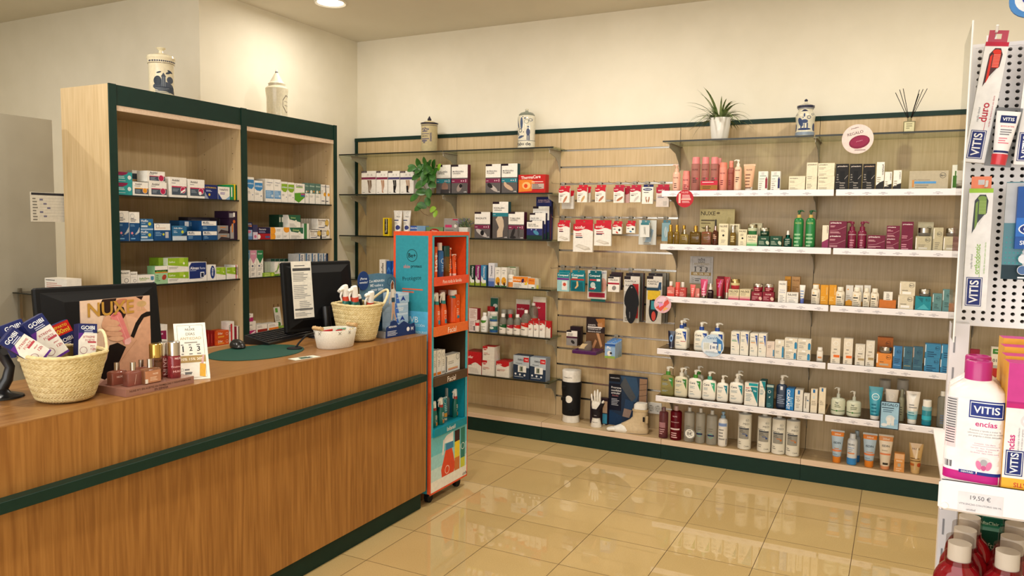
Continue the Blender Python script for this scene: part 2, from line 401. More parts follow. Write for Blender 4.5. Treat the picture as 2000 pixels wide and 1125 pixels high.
part('top_panel', cab, lambda m: m.box(CX0 + .012, CX1 - .026, CY[0] + .036, CY[3] - .036, 2.135, 2.16, M_beech))
part('green_edge_strip', cab, lambda m: m.box(CX1 - .006, CX1 + .003, CY[0], CY[0] + .042, 0, ZT + .002, M_green))
part('green_edge_strip', cab, lambda m: m.box(CX1 - .006, CX1 + .003, CY[1], CY[2], 0, ZT + .002, M_green))
part('green_edge_strip', cab, lambda m: m.box(CX1 - .006, CX1 + .003, CY[3] - .03, CY[3], 0, ZT + .002, M_green))
for a, b in ((CY[0] + .042, CY[1]), (CY[2], CY[3] - .03)):
    part('top_fascia', cab, lambda m: m.box(CX1 - .02, CX1 - .002, a, b, 2.156, ZT, M_green))
    part('pelmet', cab, lambda m: m.box(CX1 - .026, CX1 - .004, a, b, 2.128, 2.156, M_beech_edge))
CSH = [1.687, 1.437, 1.190]
for a, b in ((CY[0] + .037, CY[1] - .009), (CY[2] + .009, CY[3] - .037)):
    for z in CSH:
        g = part('glass_shelf', cab, lambda m: m.box(CX0 + .02, CX1 - .022, a, b, z - .008, z, M_smoke))
        part('shelf_edge', g, lambda m: m.box(CX1 - .022, CX1 - .018, a, b, z - .008, z, M_edge))
    part('base_shelf', cab, lambda m: m.box(CX0 + .012, CX1 - .01, a, b, .752, .778, M_beech_top))
    part('drawer_front', cab, lambda m: m.box(CX1 - .025, CX1 - .008, a, b, .09, .75, M_beech))
# peg holes drilled in the inner sides
def holes(m):
    for yy in (CY[1] - .0082,):
        for zz in [1.02 + .032 * k * 3 for k in range(12)]:
            for xx in (CX1 - .07, CX0 + .08):
                m.loft([(0, .003, .003, 2), (.0004, .003, .003, 2)], ('#2c2118', 'matte'), 8) if 0 else m.box(xx - .0025, xx + .0025, yy - .0004, yy, zz - .0025, zz + .0025, ('#2c2118', 'matte'))
    for zz in [1.02 + .032 * k * 3 for k in range(12)]:
        for xx in (CX1 - .07, CX0 + .08):
            m.box(xx - .0025, xx + .0025, CY[3] - .0364, CY[3] - .036, zz - .0025, zz + .0025, ('#2c2118', 'matte'))
part('peg_holes', cab, holes)['kind'] = 'stuff'

# ---------------------------------------------------------------- wall shelving units along the back wall
YP, YF = 5.21, 4.956          # panel face, base front
SEAM = [-4.147, -3.145, -2.259, -1.374, -.49, .394, 1.278]
UN = ['leftmost beech wall shelving unit with glass shelves beside the room corner', 'second beech wall shelving unit with glass shelves left of the slatted panel',
      'slatted beech wall unit with metal grooves and hook rows', 'beech wall unit with white price rails right of the slatted panel',
      'beech wall unit with white price rails left of the toothbrush stand', 'beech wall unit behind the toothbrush stand']
units = []
GZ = [2.114, 1.79, 1.455, 1.097, .745, .42]; RZ = [1.79, 1.447, 1.107, .76, .445]
RAILX = [(-1.40, -.368), (-.357, .68), (.69, 1.27)]
SLAT = [2.105 - .1213 * k for k in range(16)]
for u in range(6):
    x0, x1 = SEAM[u], SEAM[u + 1]
    un = tag(empty('wall_shelving_unit', ((x0 + x1) / 2, YP, 0)), UN[u], 'shelving unit', 'wall shelving units along the back wall'); units.append(un)
    gap = .0015
    if u == 2:
        def f(m):
            zs = [2.235] + [z for z in SLAT for _ in (0, 1)] + [.137]
            edges = [2.235]
            top = 2.235
            for z in SLAT:
                m.box(x0 + gap, x1 - gap, YP, YP + .018, z + .006, top, M_beech); top = z - .006
            m.box(x0 + gap, x1 - gap, YP, YP + .018, .137, top, M_beech)
            m.box(x0 + gap, x1 - gap, YP + .018, YP + .03, .137, 2.235, M_beech)
        part('slatted_back_panel', un, f)
        for z in SLAT:
            part('metal_groove', un, lambda m: (m.box(x0 + .004, x1 - .002, YP - .002, YP + .016, z - .0065, z - .0045, M_metal), m.box(x0 + .004, x1 - .002, YP + .012, YP + .016, z - .0045, z + .006, M_metal)))
    elif u == 0:
        part('back_panel', un, lambda m: m.box(-4.028, x1 - gap, YP, YP + .03, .137, 2.235, M_beech))
        part('narrow_back_panel', un, lambda m: m.box(-4.115, -4.032, YP, YP + .03, .137, 2.235, M_beech))
        part('green_side_strip', un, lambda m: m.box(x0 + .002, -4.116, YP - .004, YP + .03, 0, 2.264, M_green))
    else:
        part('back_panel', un, lambda m: m.box(x0 + gap, x1 - gap, YP, YP + .03, .137, 2.235, M_beech))
    part('green_top_rail', un, lambda m: m.box(x0 + .001, x1 - .0005, YP - .006, YP + .034, 2.235, 2.264, M_green))
    part('base_shelf', un, lambda m: (m.box(x0 + gap, x1 - gap, YF + .002, YP, .105, .136, M_beech_top), m.box(x0 + gap, x1 - gap, YF - .001, YF + .002, .102, .1365, M_beech_edge)))
    part('green_plinth', un, lambda m: m.box(x0 + .0008, x1 - .0008, YF + .003, YF + .02, 0, .102, M_green))
    # slotted upright between panels
    if u: part('slotted_upright', un, lambda m: m.box(x0 - .0012, x0 + .0012, YP + .003, YP + .014, .137, 2.235, ('#15130f', 'matte')))
def bracket(un, x, z, d, n='bracket'):
    def f(m):
        pts = [(0, -.004), (d, -.004), (d, -.03), (.45 * d, -.055), (.06, -.10) if d > .25 else (.05, -.085), (0, -.16)]
        t = .0035
        vs = [(x - t / 2, YP - a, z - .012 + b) for a, b in pts] + [(x + t / 2, YP - a, z - .012 + b) for a, b in pts]; k = len(pts)
        m.add(vs, [tuple(range(k)), tuple(reversed(range(k, 2 * k)))] + [(i, (i + 1) % k, k + (i + 1) % k, k + i) for i in range(k)], M_grey)
        m.box(x - .012, x + .012, YP - d, YP, z - .0165, z - .0125, M_grey)
    return part(n, un, f)
def glass(un, a, b, z, yf, smoke=False, thick=.01):
    g = part('glass_shelf', un, lambda m: m.box(a, b, yf, YP - .004, z - thick, z, M_smoke if smoke else M_glass))
    part('shelf_edge', g, lambda m: m.box(a, b, yf - .003, yf, z - thick, z, M_edge))
    return g
for u in (0, 1):
    x0, x1 = SEAM[u], SEAM[u + 1]
    for z in GZ:
        glass(units[u], x0 + .004, x1 - .002 if u == 0 else x1 + .035, z, 5.0)
        if u == 0: bracket(units[u], -4.03, z, .2)
        if u == 0: bracket(units[u], x1 - .003, z, .2)
        else: bracket(units[u], x1, z, .2)
for u in (3, 4, 5):
    x0, x1 = SEAM[u], SEAM[u + 1]
    glass(units[u], x0 - (.035 if u == 3 else -.003), x1 - .003, 2.114, 4.905)
    bracket(units[u], x0 + .004, 2.114, .29)
    a, b = RAILX[u - 3]
    for z in RZ:
        g = part('shelf', units[u], lambda m: m.box(a, b, 4.893, YP - .004, z - .01, z - .001, M_smoke))
        bracket(units[u], x0 + .004, z, .29)
        rr = random.Random(int(z * 1000) + u)
        def pr(m):
            xx = a + .05
            while xx < b - .06:
                for k, (ww, dz) in enumerate(((.022, .0), (.048, -.006), (.012, -.011))):
                    m.box(xx + .024 - ww / 2, xx + .024 + ww / 2, 4.8826, 4.883, z - .016 + dz - .0018, z - .016 + dz, ('#7d7a88', 'matte'))
                xx += rr.uniform(.065, .15)
        part('price_rail', g, lambda m: (m.rbox(a, b, 4.883, 4.893, z - .037, z + .001, ('#ece9ee', 'plastic'), .002), pr(m)))

# ---------------------------------------------------------------- sales counter
KX0, KX1, KY0, KY1, KZ = -2.845, -2.25, -.1, 3.43, .962
ctr = tag(empty('sales_counter', (-2.55, 1.7, 0)), 'long brown wooden sales counter with dark green bumper rail and green plinth', 'counter')
part('body', ctr, lambda m: m.box(KX0, KX1, KY0, KY1, .1, KZ - .004, M_counter))
part('worktop', ctr, lambda m: m.box(KX0 - .004, KX1 + .0005, KY0, KY1 + .0005, KZ - .004, KZ, M_countertop))
part('plinth', ctr, lambda m: m.box(KX0 + .03, KX1 - .027, KY0, KY1 - .01, 0, .1, M_green))
part('bumper_rail', ctr, lambda m: m.rbox(KX1 - .001, KX1 + .042, KY0, 3.375, .722, .757, M_green, .0015))

# ---------------------------------------------------------------- wheeled cardboard sun care display at the counter end
DX0, DX1, DY0, DY1 = -2.497, -2.252, 3.47, 3.872
OR = '#dd5530'
dsp = tag(empty('floor_display', ((DX0 + DX1) / 2, (DY0 + DY1) / 2, 0)), 'tall orange and turquoise cardboard sunscreen display on wheels at the counter end', 'display stand')
zf = lambda y: onx(908, y, DX1).z
z_t = 1.512; z_b = .064
levels = [(zf(462), zf(538), zf(552)), (zf(552), zf(629), zf(644)), (zf(644), zf(721), zf(735)), (zf(735), zf(815), zf(827))]
IC = ['#d84c1e', '#df6a26', '#3a2c1c', '#0f7d8e']; LC = ['#dc5434', '#de6e34', '#54402c', '#13869a']
t = .008
def leftp(m):
    m.box(DX0, DX1, DY0, DY0 + t, z_b, z_t, OR)
    W = DX1 - DX0; H = z_t - z_b
    mbT = Matrix.Translation(((DX0 + DX1) / 2, DY0, z_b)); m.T = mbT
    decals(m, W, H, flat_surf(W), [('r', .06, 0, .93, .985, '#3492a2'), ('r', .06, .56, .93, .70, '#5ab4de'), ('r', .06, .35, .93, .56, '#2f9fc0'),
        ('o', .5, .91, .14, '#14292c', .09), ('t', 'Be+', .5, .91, .2, '#14292c'), ('t', 'skin', .36, .868, .17, '#e0705a', 0, False), ('t', 'protect', .62, .868, .28, '#14292c'),
        ('t', 'Protégete', .5, .822, .5, '#12282c', 6, False), ('b', .24, .785, .8, 2, '#e0603a', .016), ('t', 'UVB', .5, .668, .34, '#e8f4f8', 0, False), ('t', 'PROTECCIÓN', .62, .648, .45, '#d8ecf4', 0, False),
        ('t', 'QUEMADURAS', .66, .62, .5, '#d8ecf4', 0, False), ('t', 'UVA', .5, .535, .34, '#e8f4f8', 0, False), ('t', 'PROTECCIÓN', .62, .515, .45, '#d8ecf4', 0, False), ('t', 'MA', .7, .485, .16, '#d8ecf4', 0, False)])
    m.T = None
part('left_panel', dsp, leftp)
part('right_panel', dsp, lambda m: m.box(DX0, DX1, DY1 - t, DY1, z_b, z_t, OR))
part('back_panel', dsp, lambda m: m.box(DX0, DX0 + t, DY0 + t, DY1 - t, z_b, z_t, OR))
part('top_panel', dsp, lambda m: m.box(DX0, DX1 - .003, DY0 + t, DY1 - t, z_t - .03, z_t, OR))
FT = Matrix.Translation((DX1, (DY0 + DY1) / 2, 0)) @ Matrix.Rotation(math.pi / 2, 4, 'Z')   # local x -> +Y, local -y -> +X
def ffr(m):
    m.T = FT; W = DY1 - DY0
    m.box(-W / 2 + .006, -W / 2 + .028, -.003, 0, z_b, z_t - .02, '#4aa3b0'); m.box(W / 2 - .028, W / 2 - .006, -.003, 0, z_b, z_t - .02, '#4aa3b0'); m.box(-W / 2, -W / 2 + .006, -.004, 0, z_b, z_t - .02, OR); m.box(W / 2 - .006, W / 2, -.004, 0, z_b, z_t - .02, OR)
    m.box(-W / 2 + .028, W / 2 - .028, -.003, 0, levels[0][0], z_t - .02, '#4aa3b0')
    m.box(-W / 2, W / 2, -.004, 0, z_t - .02, z_t, OR); m.box(-W / 2 - .001, W / 2 + .001, -.004, .0, z_b - .006, z_b + .004, OR)
    m.T = None
part('front_frame', dsp, ffr)
def poster(m):
    m.T = FT; W = DY1 - DY0; zt = levels[3][2]; H = zt - z_b
    m.box(-W / 2 + .028, W / 2 - .028, -.002, .004, z_b, zt, '#8cc7cc')
    m.T = FT @ Matrix.Translation((0, -.003, z_b))
    decals(m, W, H, flat_surf(W), [('r', .0, .0, 1, .2, '#e9e6dc'), ('r', 0, .2, 1, .42, '#c4dcd8'), ('r', 0, .42, 1, .66, '#9ccfd2'), ('r', 0, .66, 1, .999, '#6dbcc4'),
        ('p', [(.3, .2), (.62, .2), (.66, .3), (.6, .55), (.56, .68), (.4, .68), (.34, .5), (.28, .34)], '#d84a2c'), ('r', .4, .66, .6, .78, '#3a7fa8'), ('p', [(.34, .8), (.6, .78), (.6, .96), (.42, .93), (.36, .88)], '#ece8e6'), ('p', [(.3, .6), (.34, .6), (.38, .86), (.33, .88)], '#ddd8d6'),
        ('o', .44, .3, .06, '#f0d8c8'), ('r', .64, .2, .78, .44, '#c8743a'), ('r', .64, .44, .78, .74, '#e5c93a'), ('r', .64, .74, .78, .95, '#3c1f22'), ('r', .81, .2, .93, .38, '#c6c93e'), ('r', .81, .38, .93, .95, '#2e7a6c'), ('o', .87, .6, .05, '#e8f0e8'), ('t', 'cinfa', .93, .06, .12, '#38404a')])
    m.T = None
part('front_poster', dsp, poster)
names4 = ['Para toda la familia', 'Facial', 'Facial', 'Infantil']
for k, (a, b, c) in enumerate(levels):
    def cav(m):
        x0 = DX0 + t + .001; y0, y1 = DY0 + t + .022, DY1 - t - .02; col = IC[k]
        m.box(x0, x0 + .003, y0, y1, b, a, col); m.box(x0, DX1 - .003, y0 - .003, y0, b - .002, a, col); m.box(x0, DX1 - .003, y1, y1 + .003, b - .002, a, col)
        m.box(x0, DX1 - .003, y0 - .003, y1 + .003, b - .006, b - .002, col); m.box(x0, DX1 - .003, y0 - .003, y1 + .003, a - .002, a, col)
    part('tray', dsp, cav)
    def lab(m):
        m.T = FT; W = DY1 - DY0; m.box(-W / 2 + .024, W / 2 - .024, -.014, -.003, c, b + .006, LC[k])
        m.T = FT @ Matrix.Translation((0, -.014, c)); decals(m, W, b - c, flat_surf(W), [('t', names4[k], .5, .5, .5 if k == 0 else .22, '#fbeee0', 0, False)]); m.T = None
    part('tray_front', dsp, lab)
for (cx, cy) in ((DX1 - .04, DY0 + .05), (DX1 - .04, DY1 - .05), (DX0 + .04, DY0 + .05), (DX0 + .04, DY1 - .05)):
    def cas(m):
        m.tube([(cx - .012, cy, .027), (cx + .012, cy, .027)], .027, ('#121212', 'rubber'), 16); m.box(cx - .016, cx + .016, cy - .02, cy + .012, .036, z_b - .006, ('#1b1b1c', 'plastic'))
    part('caster', dsp, cas)
# ---------------------------------------------------------------- shelf product builders
# frame: origin on the shelf, local x to the right as seen by a shopper, local -y towards the shopper
class Shelf:
    def __init__(s, side, c, z, phrase, inset=.012):
        s.side = side; s.c = c; s.z = z; s.ph = phrase; s.inset = inset
    def line(s, ins):
        if s.side == 'B': return Vector((0, s.c + ins, s.z)), Vector((1, 0, 0)), 0
        return Vector((s.c - ins, 0, s.z)), Vector((0, 1, 0)), math.pi / 2
    def inward(s): return Vector((0, 1, 0)) if s.side == 'B' else Vector((-1, 0, 0))
PROD = []; LAST = [None]
CUR = [None]
def fit(x0, x1, yt, ins, round_=False, z=None, d=None):
    sh = CUR[0]; z = sh.z if z is None else z; r = 0
    for it in range(3 if round_ else 1):
        P0, u, rz = sh.line(ins + r); P0 = P0.copy(); P0.z = z
        a = on_line(x0, P0, u); b = on_line(x1, P0, u)
        w = b - a
        r = (d or w) / 2 if round_ else 0
    if sh.side == 'L' and sh.c < -3.7:
        lo, hi = (CY[0] + .043, CY[1] - .011) if (x0 + x1) / 2 < 474 else (CY[2] + .011, CY[3] - .04)
        if b > hi: a, b = max(lo, a - (b - hi) * .5), hi
        if a < lo: a, b = lo, min(hi, b + (lo - a) * .5)
        w = b - a
    P = P0 + u * ((a + b) / 2)
    h = z_of(P, yt) - z
    return P, w, max(h, .004), rz
def finish(o, label, cat, x0, x1, grp=None):
    sh = CUR[0]
    o['label'] = label; o['category'] = cat
    PROD.append((o, label, sh.ph, (x0 + x1) / 2, grp or cat))
PL = {'box': 'boxes'}
def base(kw):
    """z of the base: shelf, or top of the thing placed before"""
    if kw.get('up'):
        L = LAST[0]; return L['z'] + L['h'] + .0006, L['ins'] if 'ins' not in kw else kw['ins']
    return CUR[0].z + .0005, kw.get('ins', CUR[0].inset)
def box(x0, x1, yt, label, c='#e9e5dc', d=(), dp=None, side=None, top=None, name='product_box', cat='box', rot=0, **kw):
    z, ins = base(kw); P, w, h, rz = fit(x0, x1, yt, ins, z=z)
    if 'h' in kw: h = kw['h']
    dp = dp or max(.03, min(w * .75, .085)); w2 = w - .0012
    mb = MB(); mb.box(-w2 / 2, w2 / 2, 0, dp, 0, h, c, side, top)
    decals(mb, w2, h, flat_surf(w2), list(d), seed=int(x0))
    o = mb.build(name, None, P, rz + math.radians(rot))
    finish(o, label, cat, x0, x1); LAST[0] = dict(z=z, h=h, ins=ins, P=P, w=w, dp=dp); return o
def two(label, name, cat, P, rz, parts, x0, x1):
    e = empty(name, P, rz); finish(e, label, cat, x0, x1)
    for n, mb in parts: mb.build(n, e)
    return e
def bottle(x0, x1, yt, label, c='#efece4', cap='#ffffff', capf=.18, capw=.45, d=(), n=2, fl=1.0, sh=.1, kind='plastic', ckind='plastic', name='bottle', cat='bottle', neck=True, liq=None, **kw):
    """round or rounded-square bottle with a cap; fl = depth / width, sh = shoulder height fraction"""
    z, ins = base(kw); P, w, h, rz = fit(x0, x1, yt, ins, True, z=z, d=None)
    r = w / 2 * .98; hb = h * (1 - capf); q = r * capw; s = h * sh; rd = r * fl
    secs = [(0, r * .93, rd * .9, n), (.003, r, rd, n), (hb - s, r, rd, n), (hb - s * .45, r * .9, rd * .9, n), (hb - s * .1, max(q * 1.05, r * .5), max(q * 1.05, rd * .5), 2), (hb, q * .85, q * .85, 2)]
    if capw > .85: secs = [(0, r * .95, rd * .93, n), (.003, r, rd, n), (hb - .003, r, rd, n), (hb, r * .97, rd * .97, n)]
    b = MB(); b.loft(secs, (c, kind) if isinstance(c, str) else c, 24)
    decals(b, 2 * r, hb, loft_surf(secs, 2 * r), list(d), True, int(x0))
    k = MB(); k.loft([(hb - .0005, q, q if capw < .85 else rd * capw, 2 if capw < .85 else n), (h - .002, q * .97, q * .97 if capw < .85 else rd * capw * .97, 2 if capw < .85 else n), (h, q * .88, q * .88 if capw < .85 else rd * capw * .88, 2 if capw < .85 else n)], (cap, ckind), 20)
    e = two(label, name, cat, P, rz, [('body', b), ('cap', k)], x0, x1); LAST[0] = dict(z=z, h=h, ins=ins, P=P, w=w); return e
def pump(x0, x1, yt, label, c='#efece2', collar='#1d4fa8', head='#f6f3ea', d=(), n=4.5, fl=.55, kind='plastic', bodyf=.72, colw=.34, flip=1, name='pump_bottle', cat='pump bottle', **kw):
    z, ins = base(kw); P, w, h, rz = fit(x0, x1, yt, ins, True, z=z)
    r = w / 2 * .98; rd = r * fl; hb = h * bodyf; q = r * colw
    secs = [(0, r * .88, rd * .85, n), (.006, r * .98, rd, n), (.014, r, rd, n), (hb * .86, r, rd, n), (hb * .95, r * .88, rd * .9, n), (hb * .99, r * .55, rd * .7, 3), (hb, q, q, 2)]
    b = MB(); b.loft(secs, (c, kind), 28)
    decals(b, 2 * r, hb * .95, loft_surf(secs, 2 * r), list(d), True, int(x0))
    k = MB(); hc = hb + (h - hb) * .42; k.loft([(hb - .001, q, q, 2), (hc, q * .96, q * .96, 2)], (collar, 'plastic'), 18)
    p = MB(); p.loft([(hc, q * .5, q * .5, 2), (h - (h - hb) * .28, q * .45, q * .45, 2)], (head, 'plastic'), 12)
    zt = h - (h - hb) * .28; p.loft([(zt, q * .8, q * .8, 2), (h, q * .7, q * .7, 2)], (head, 'plastic'), 14)
    p.tube([(0, 0, h - .003), (flip * q * 1.4, 0, h - .002), (flip * q * 2.3, 0, h - (h - hb) * .16)], [q * .38, q * .34, q * .25], (head, 'plastic'), 8)
    e = two(label, name, cat, P, rz, [('body', b), ('collar', k), ('pump_head', p)], x0, x1); LAST[0] = dict(z=z, h=h, ins=ins, P=P, w=w); return e
def tube(x0, x1, yt, label, c='#ece6da', cap='#f4f1e8', d=(), capf=.13, capw=.62, kind='plastic', ckind='plastic', name='cream_tube', cat='tube', crimp=None, **kw):
    """cream tube standing on its cap, crimped edge at the top"""
    z, ins = base(kw); P, w, h, rz = fit(x0, x1, yt, ins, False, z=z)
    P = P + CUR[0].inward() * (w * .35); r = w / 2; q = r * capw; hc = h * capf
    secs = [(hc, q * 1.03, q * 1.03, 2), (hc + (h - hc) * .3, q + (r - q) * .35, q * .85, 2), (hc + (h - hc) * .7, q + (r - q) * .75, q * .5, 2.2), (h - .008, r * .97, .0025, 3), (h, r, .0012, 3)]
    b = MB(); b.loft(secs, (c, kind), 24); decals(b, 2 * r, h, loft_surf(secs, 2 * r), list(d), True, int(x0))
    if crimp: b.box(-r, r, -.0022, .0022, h - .012, h - .001, (crimp, 'plastic'))
    k = MB(); k.loft([(0, q * .95, q * .95, 2), (.002, q, q, 2), (hc + .001, q, q, 2)], (cap, ckind), 20)
    e = two(label, name, cat, P, rz, [('body', b), ('cap', k)], x0, x1); LAST[0] = dict(z=z, h=h, ins=ins, P=P, w=w); return e
def jar(x0, x1, yt, label, c='#ece6da', lid='#e0ddd6', lidf=.42, d=(), kind='gloss', lkind='metal', name='cream_jar', cat='jar', taper=.9, **kw):
    z, ins = base(kw); P, w, h, rz = fit(x0, x1, yt, ins, True, z=z); r = w / 2 * .98; hl = h * (1 - lidf)
    secs = [(0, r * taper * .9, r * taper * .9, 2), (.003, r * taper, r * taper, 2), (hl * .8, r * .98, r * .98, 2), (hl, r * .94, r * .94, 2)]
    b = MB(); b.loft(secs, (c, kind), 24); decals(b, 2 * r, hl, loft_surf(secs, 2 * r), list(d), True, int(x0))
    k = MB(); k.loft([(hl, r, r, 2), (h - .002, r, r, 2), (h, r * .95, r * .95, 2)], (lid, lkind), 24)
    e = two(label, name, cat, P, rz, [('body', b), ('lid', k)], x0, x1); LAST[0] = dict(z=z, h=h, ins=ins, P=P, w=w); return e
def dropper(x0, x1, yt, label, c='#7a3b2a', cap='#2a2a2a', d=(), kind='liquid', collar=None, **kw):
    z, ins = base(kw); P, w, h, rz = fit(x0, x1, yt, ins, True, z=z); r = w / 2 * .96; hb = h * .58; q = r * .55
    secs = [(0, r * .92, r * .92, 2), (.003, r, r, 2), (hb * .85, r, r, 2), (hb * .97, r * .6, r * .6, 2), (hb, q, q, 2)]
    b = MB(); b.loft(secs, (c, kind), 22); decals(b, 2 * r, hb, loft_surf(secs, 2 * r), list(d), True)
    k = MB(); k.loft([(hb, q, q, 2), (hb + h * .16, q * .95, q * .95, 2)], (collar or cap, 'metal' if collar else 'plastic'), 16); k.loft([(hb + h * .16, q * .6, q * .6, 2), (h * .96, q * .5, q * .5, 2), (h, q * .3, q * .3, 2)], (cap, 'plastic'), 14)
    e = two(label, 'serum_bottle', 'bottle', P, rz, [('body', b), ('dropper', k)], x0, x1); LAST[0] = dict(z=z, h=h, ins=ins, P=P, w=w); return e

# decal shorthands
DK = '#3b3a38'
def acofar(t='#c8202f', wv=.72, txt='acofar', sub=None, pic=None):
    L = [('w', wv, -.05, t), ('t', txt, .38, .86, .55, '#f4ece4'), ('b', .12, .55, .7, 2, '#c06a60', .006), ('r', .12, .43, .5, .46, '#26324a')]
    if pic: L.append(('e', .6, .2, .3, .07, pic, -20))
    return L
def nuxe(z=.8, col='#4a3d30', wf=.6, n=3): return [('t', 'NUXE', .48, z, wf, col), ('b', .15, z - .2, .8, n, '#8a7a68', .005)]
def prima(c='#d9a7ae', tc='#f4e6e6'): return [('t', 'primaderm', .38, .86, .62, tc), ('b', .06, .66, .5, 2, c, .006), ('l', .05, .3, .5, .34, .0012, c), ('l', .5, .34, .97, .6, .0012, c), ('b', .06, .2, .8, 2, c, .006)]
def beplus(x=.75, z=.78, r=.16, c='#3a3f40'): return [('o', x, z, r, c, .12), ('t', 'Be+', x, z, r * 1.4, c)]
def cerave(tri, tc='#2a3550', tz=.8):
    return [('p', [(.62, .92), (.93, .92), (.93, .4)], tri), ('t', 'Cera', .33, tz, .42, tc), ('t', 'Ve', .72, tz, .2, '#dfeaf4'), ('b', .14, tz - .16, .62, 3, '#8aa0a8', .006), ('r', .14, .34, .38, .36, '#3a3f48'), ('b', .14, .26, .6, 2, '#8aa0a8', .006)]
# ---------------------------------------------------------------- medicine boxes in the left cabinet
W_ = '#ece8df'
def S(side, c, z, ph, inset=.012): CUR[0] = Shelf(side, c, z, ph, inset)
S('L', -3.752, 1.687, 'on top shelf, left cabinet bay')
antidol = lambda col: [('r', .12, .12, 1, .52, '#46525f'), ('r', .12, .50, 1, .56, col), ('t', 'Antidol', .36, .85, .42, '#2c2c30'), ('b', .12, .72, .5, 1, '#6a6a70', .006), ('b', .18, .42, .55, 3, '#8d98a2', .006), ('c', .78, .38, .14, col), ('o', .78, .38, .16, '#f0c8d0', .12)]
tealb = [('r', 0, .0, 1, 1, '#2f9b9d'), ('p', [(.0, .68), (.3, .66), (.6, .8), (.72, .995), (0, .995)], '#8e2450'), ('b', .03, .58, .6, 2, '#cfe8e6', .008), ('c', .8, .5, .13, '#dfe9e4'), ('b', .03, .2, .9, 1, '#bfe0e0', .006)]
box(230.5, 258.5, 357, 'turquoise box with plum swoosh, lower', W_, tealb, dp=.09, side='#2f9b9d')
box(230.5, 258.5, 336, 'turquoise box with plum swoosh, upper', W_, tealb, dp=.09, side='#2f9b9d', up=1)
box(259, 277.5, 333, 'tall white, slate and orange box standing behind', W_, [('r', 0, .66, 1, .88, '#46525f'), ('r', 0, .6, 1, .64, '#e0942c'), ('b', .2, .3, .8, 1, '#444', .006)], ins=.13)
box(259.5, 290, 355.8, 'white box with orange stripe and round orange spot', W_, antidol('#e09a2a'))
box(291.5, 326, 356, 'white and slate box with crimson spot, lower', W_, antidol('#b52650'))
box(287.5, 322.5, 334.5, 'white and slate box with crimson spot, upper', W_, antidol('#b52650'), up=1)
box(322, 334, 346, 'half-hidden slate box behind the crimson-spotted boxes', W_, [('r', 0, 0, 1, .8, '#46525f')], ins=.09)
box(331.5, 365, 346.5, 'tall white box with crimson spot and sachet picture', W_, antidol('#b52650') + [('p', [(.62, .2), (.9, .34), (.9, .44), (.66, .3)], '#f2eeea')])
box(367.5, 400, 350.5, 'tall white box with crimson spot and tablet picture', W_, antidol('#b52650') + [('c', .72, .27, .09, '#f2eeea')])
box(400, 425.5, 361, 'dark blue box with yellow lettering', '#1d2b66', [('t', 'ACTROMADOL', .48, .8, .85, '#d8b23a'), ('b', .1, .62, .7, 2, '#b8c0e0', .006), ('c', .35, .3, .08, '#d8b23a'), ('p', [(0, 0), (.3, 0), (0, .5)], '#8d97ad')])
box(426, 449, 365, 'white box with blue corners and violet lettering', W_, [('p', [(0, 0), (.35, 0), (0, .5)], '#28407e'), ('t', 'VoltaDUO', .48, .78, .75, '#3b3550'), ('b', .18, .55, .8, 2, '#6a4fa0', .008), ('p', [(.6, 0), (1, 0), (1, .3)], '#7fa8c8')])
box(449, 457, 361, 'narrow green box, leftmost of green and yellow boxes', '#1d8a52', [('r', .3, .2, .6, .85, '#e8e8d0')], dp=.11)
box(457.3, 461.5, 360, 'very narrow yellow box', '#e6c92c', [], dp=.11)
box(462, 467, 361.5, 'very narrow dark green box', '#14704a', [], dp=.11)
box(467.3, 471.5, 362, 'very narrow green and white box', '#1d8a62', [('r', 0, 0, 1, .35, W_)], dp=.11)

S('L', -3.752, 1.437, 'on middle shelf, left cabinet bay')
nav = '#17497c'
mof = [('r', 0, 0, 1, .62, nav), ('o', .3, .86, .2, '#5a6e90', .1), ('b', .12, .78, .7, 3, '#5a5a60', .007), ('b', .1, .56, .6, 2, '#7ea8cc', .006), ('p', [(.25, .18), (.4, .18), (.75, .32), (.99, .48), (.99, .3), (.7, .22)], '#b9c2c6'), ('c', .25, .27, .11, '#e08898'), ('r', .12, .06, .55, .1, '#7ab0d8')]
box(232, 252.5, 412, 'tall navy box with hand picture', W_, mof, dp=.09)
box(253.2, 273.5, 414, 'tall navy box with hand picture', W_, mof, dp=.09)
bx2 = [('t', 'Moffin', .32, .82, .55, '#e4eaf0'), ('b', .08, .62, .5, 1, '#b8cce0', .006), ('r', .05, .25, .55, .42, '#c8d4dc'), ('c', .72, .55, .12, '#c8c83c'), ('r', 0, 0, 1, .14, '#9db8d4')]
box(274.5, 299.5, 449.5, 'blue box with yellow round badge, lower', '#2a6492', bx2, side='#1f4a70')
box(274.5, 299.5, 427.5, 'blue box with yellow round badge, upper', '#2a6492', bx2, side='#1f4a70', up=1)
box(301, 334.5, 436, 'wide navy box with white top and cup picture', nav, [('r', .02, .6, .95, .98, W_), ('o', .22, .83, .1, '#5a6e90'), ('b', .1, .74, .8, 1, '#c89a7a', .006), ('b', .08, .5, .5, 3, '#7ea8cc', .009), ('r', .66, .15, .85, .5, '#b8b8bc'), ('c', .55, .36, .06, '#c8c83c')])
box(337, 365, 441, 'blue gradient box with white lower panel and yellow badge', '#2f6a92', [('t', 'Moffin 400mg', .4, .82, .6, '#e4eaf0'), ('b', .08, .66, .4, 2, '#b8cce0', .008), ('r', 0, 0, 1, .3, '#c4d0d8'), ('p', [(.55, .3), (.98, .3), (.98, .6)], '#16365a'), ('c', .7, .58, .09, '#c8c83c')])
box(351, 391, 431, 'plain dark blue box with barcode standing behind', '#20517e', [('r', .25, .7, .45, .95, '#d8dce0'), ('b', .5, .9, .95, 3, '#86a8c8', .008)], ins=.1)
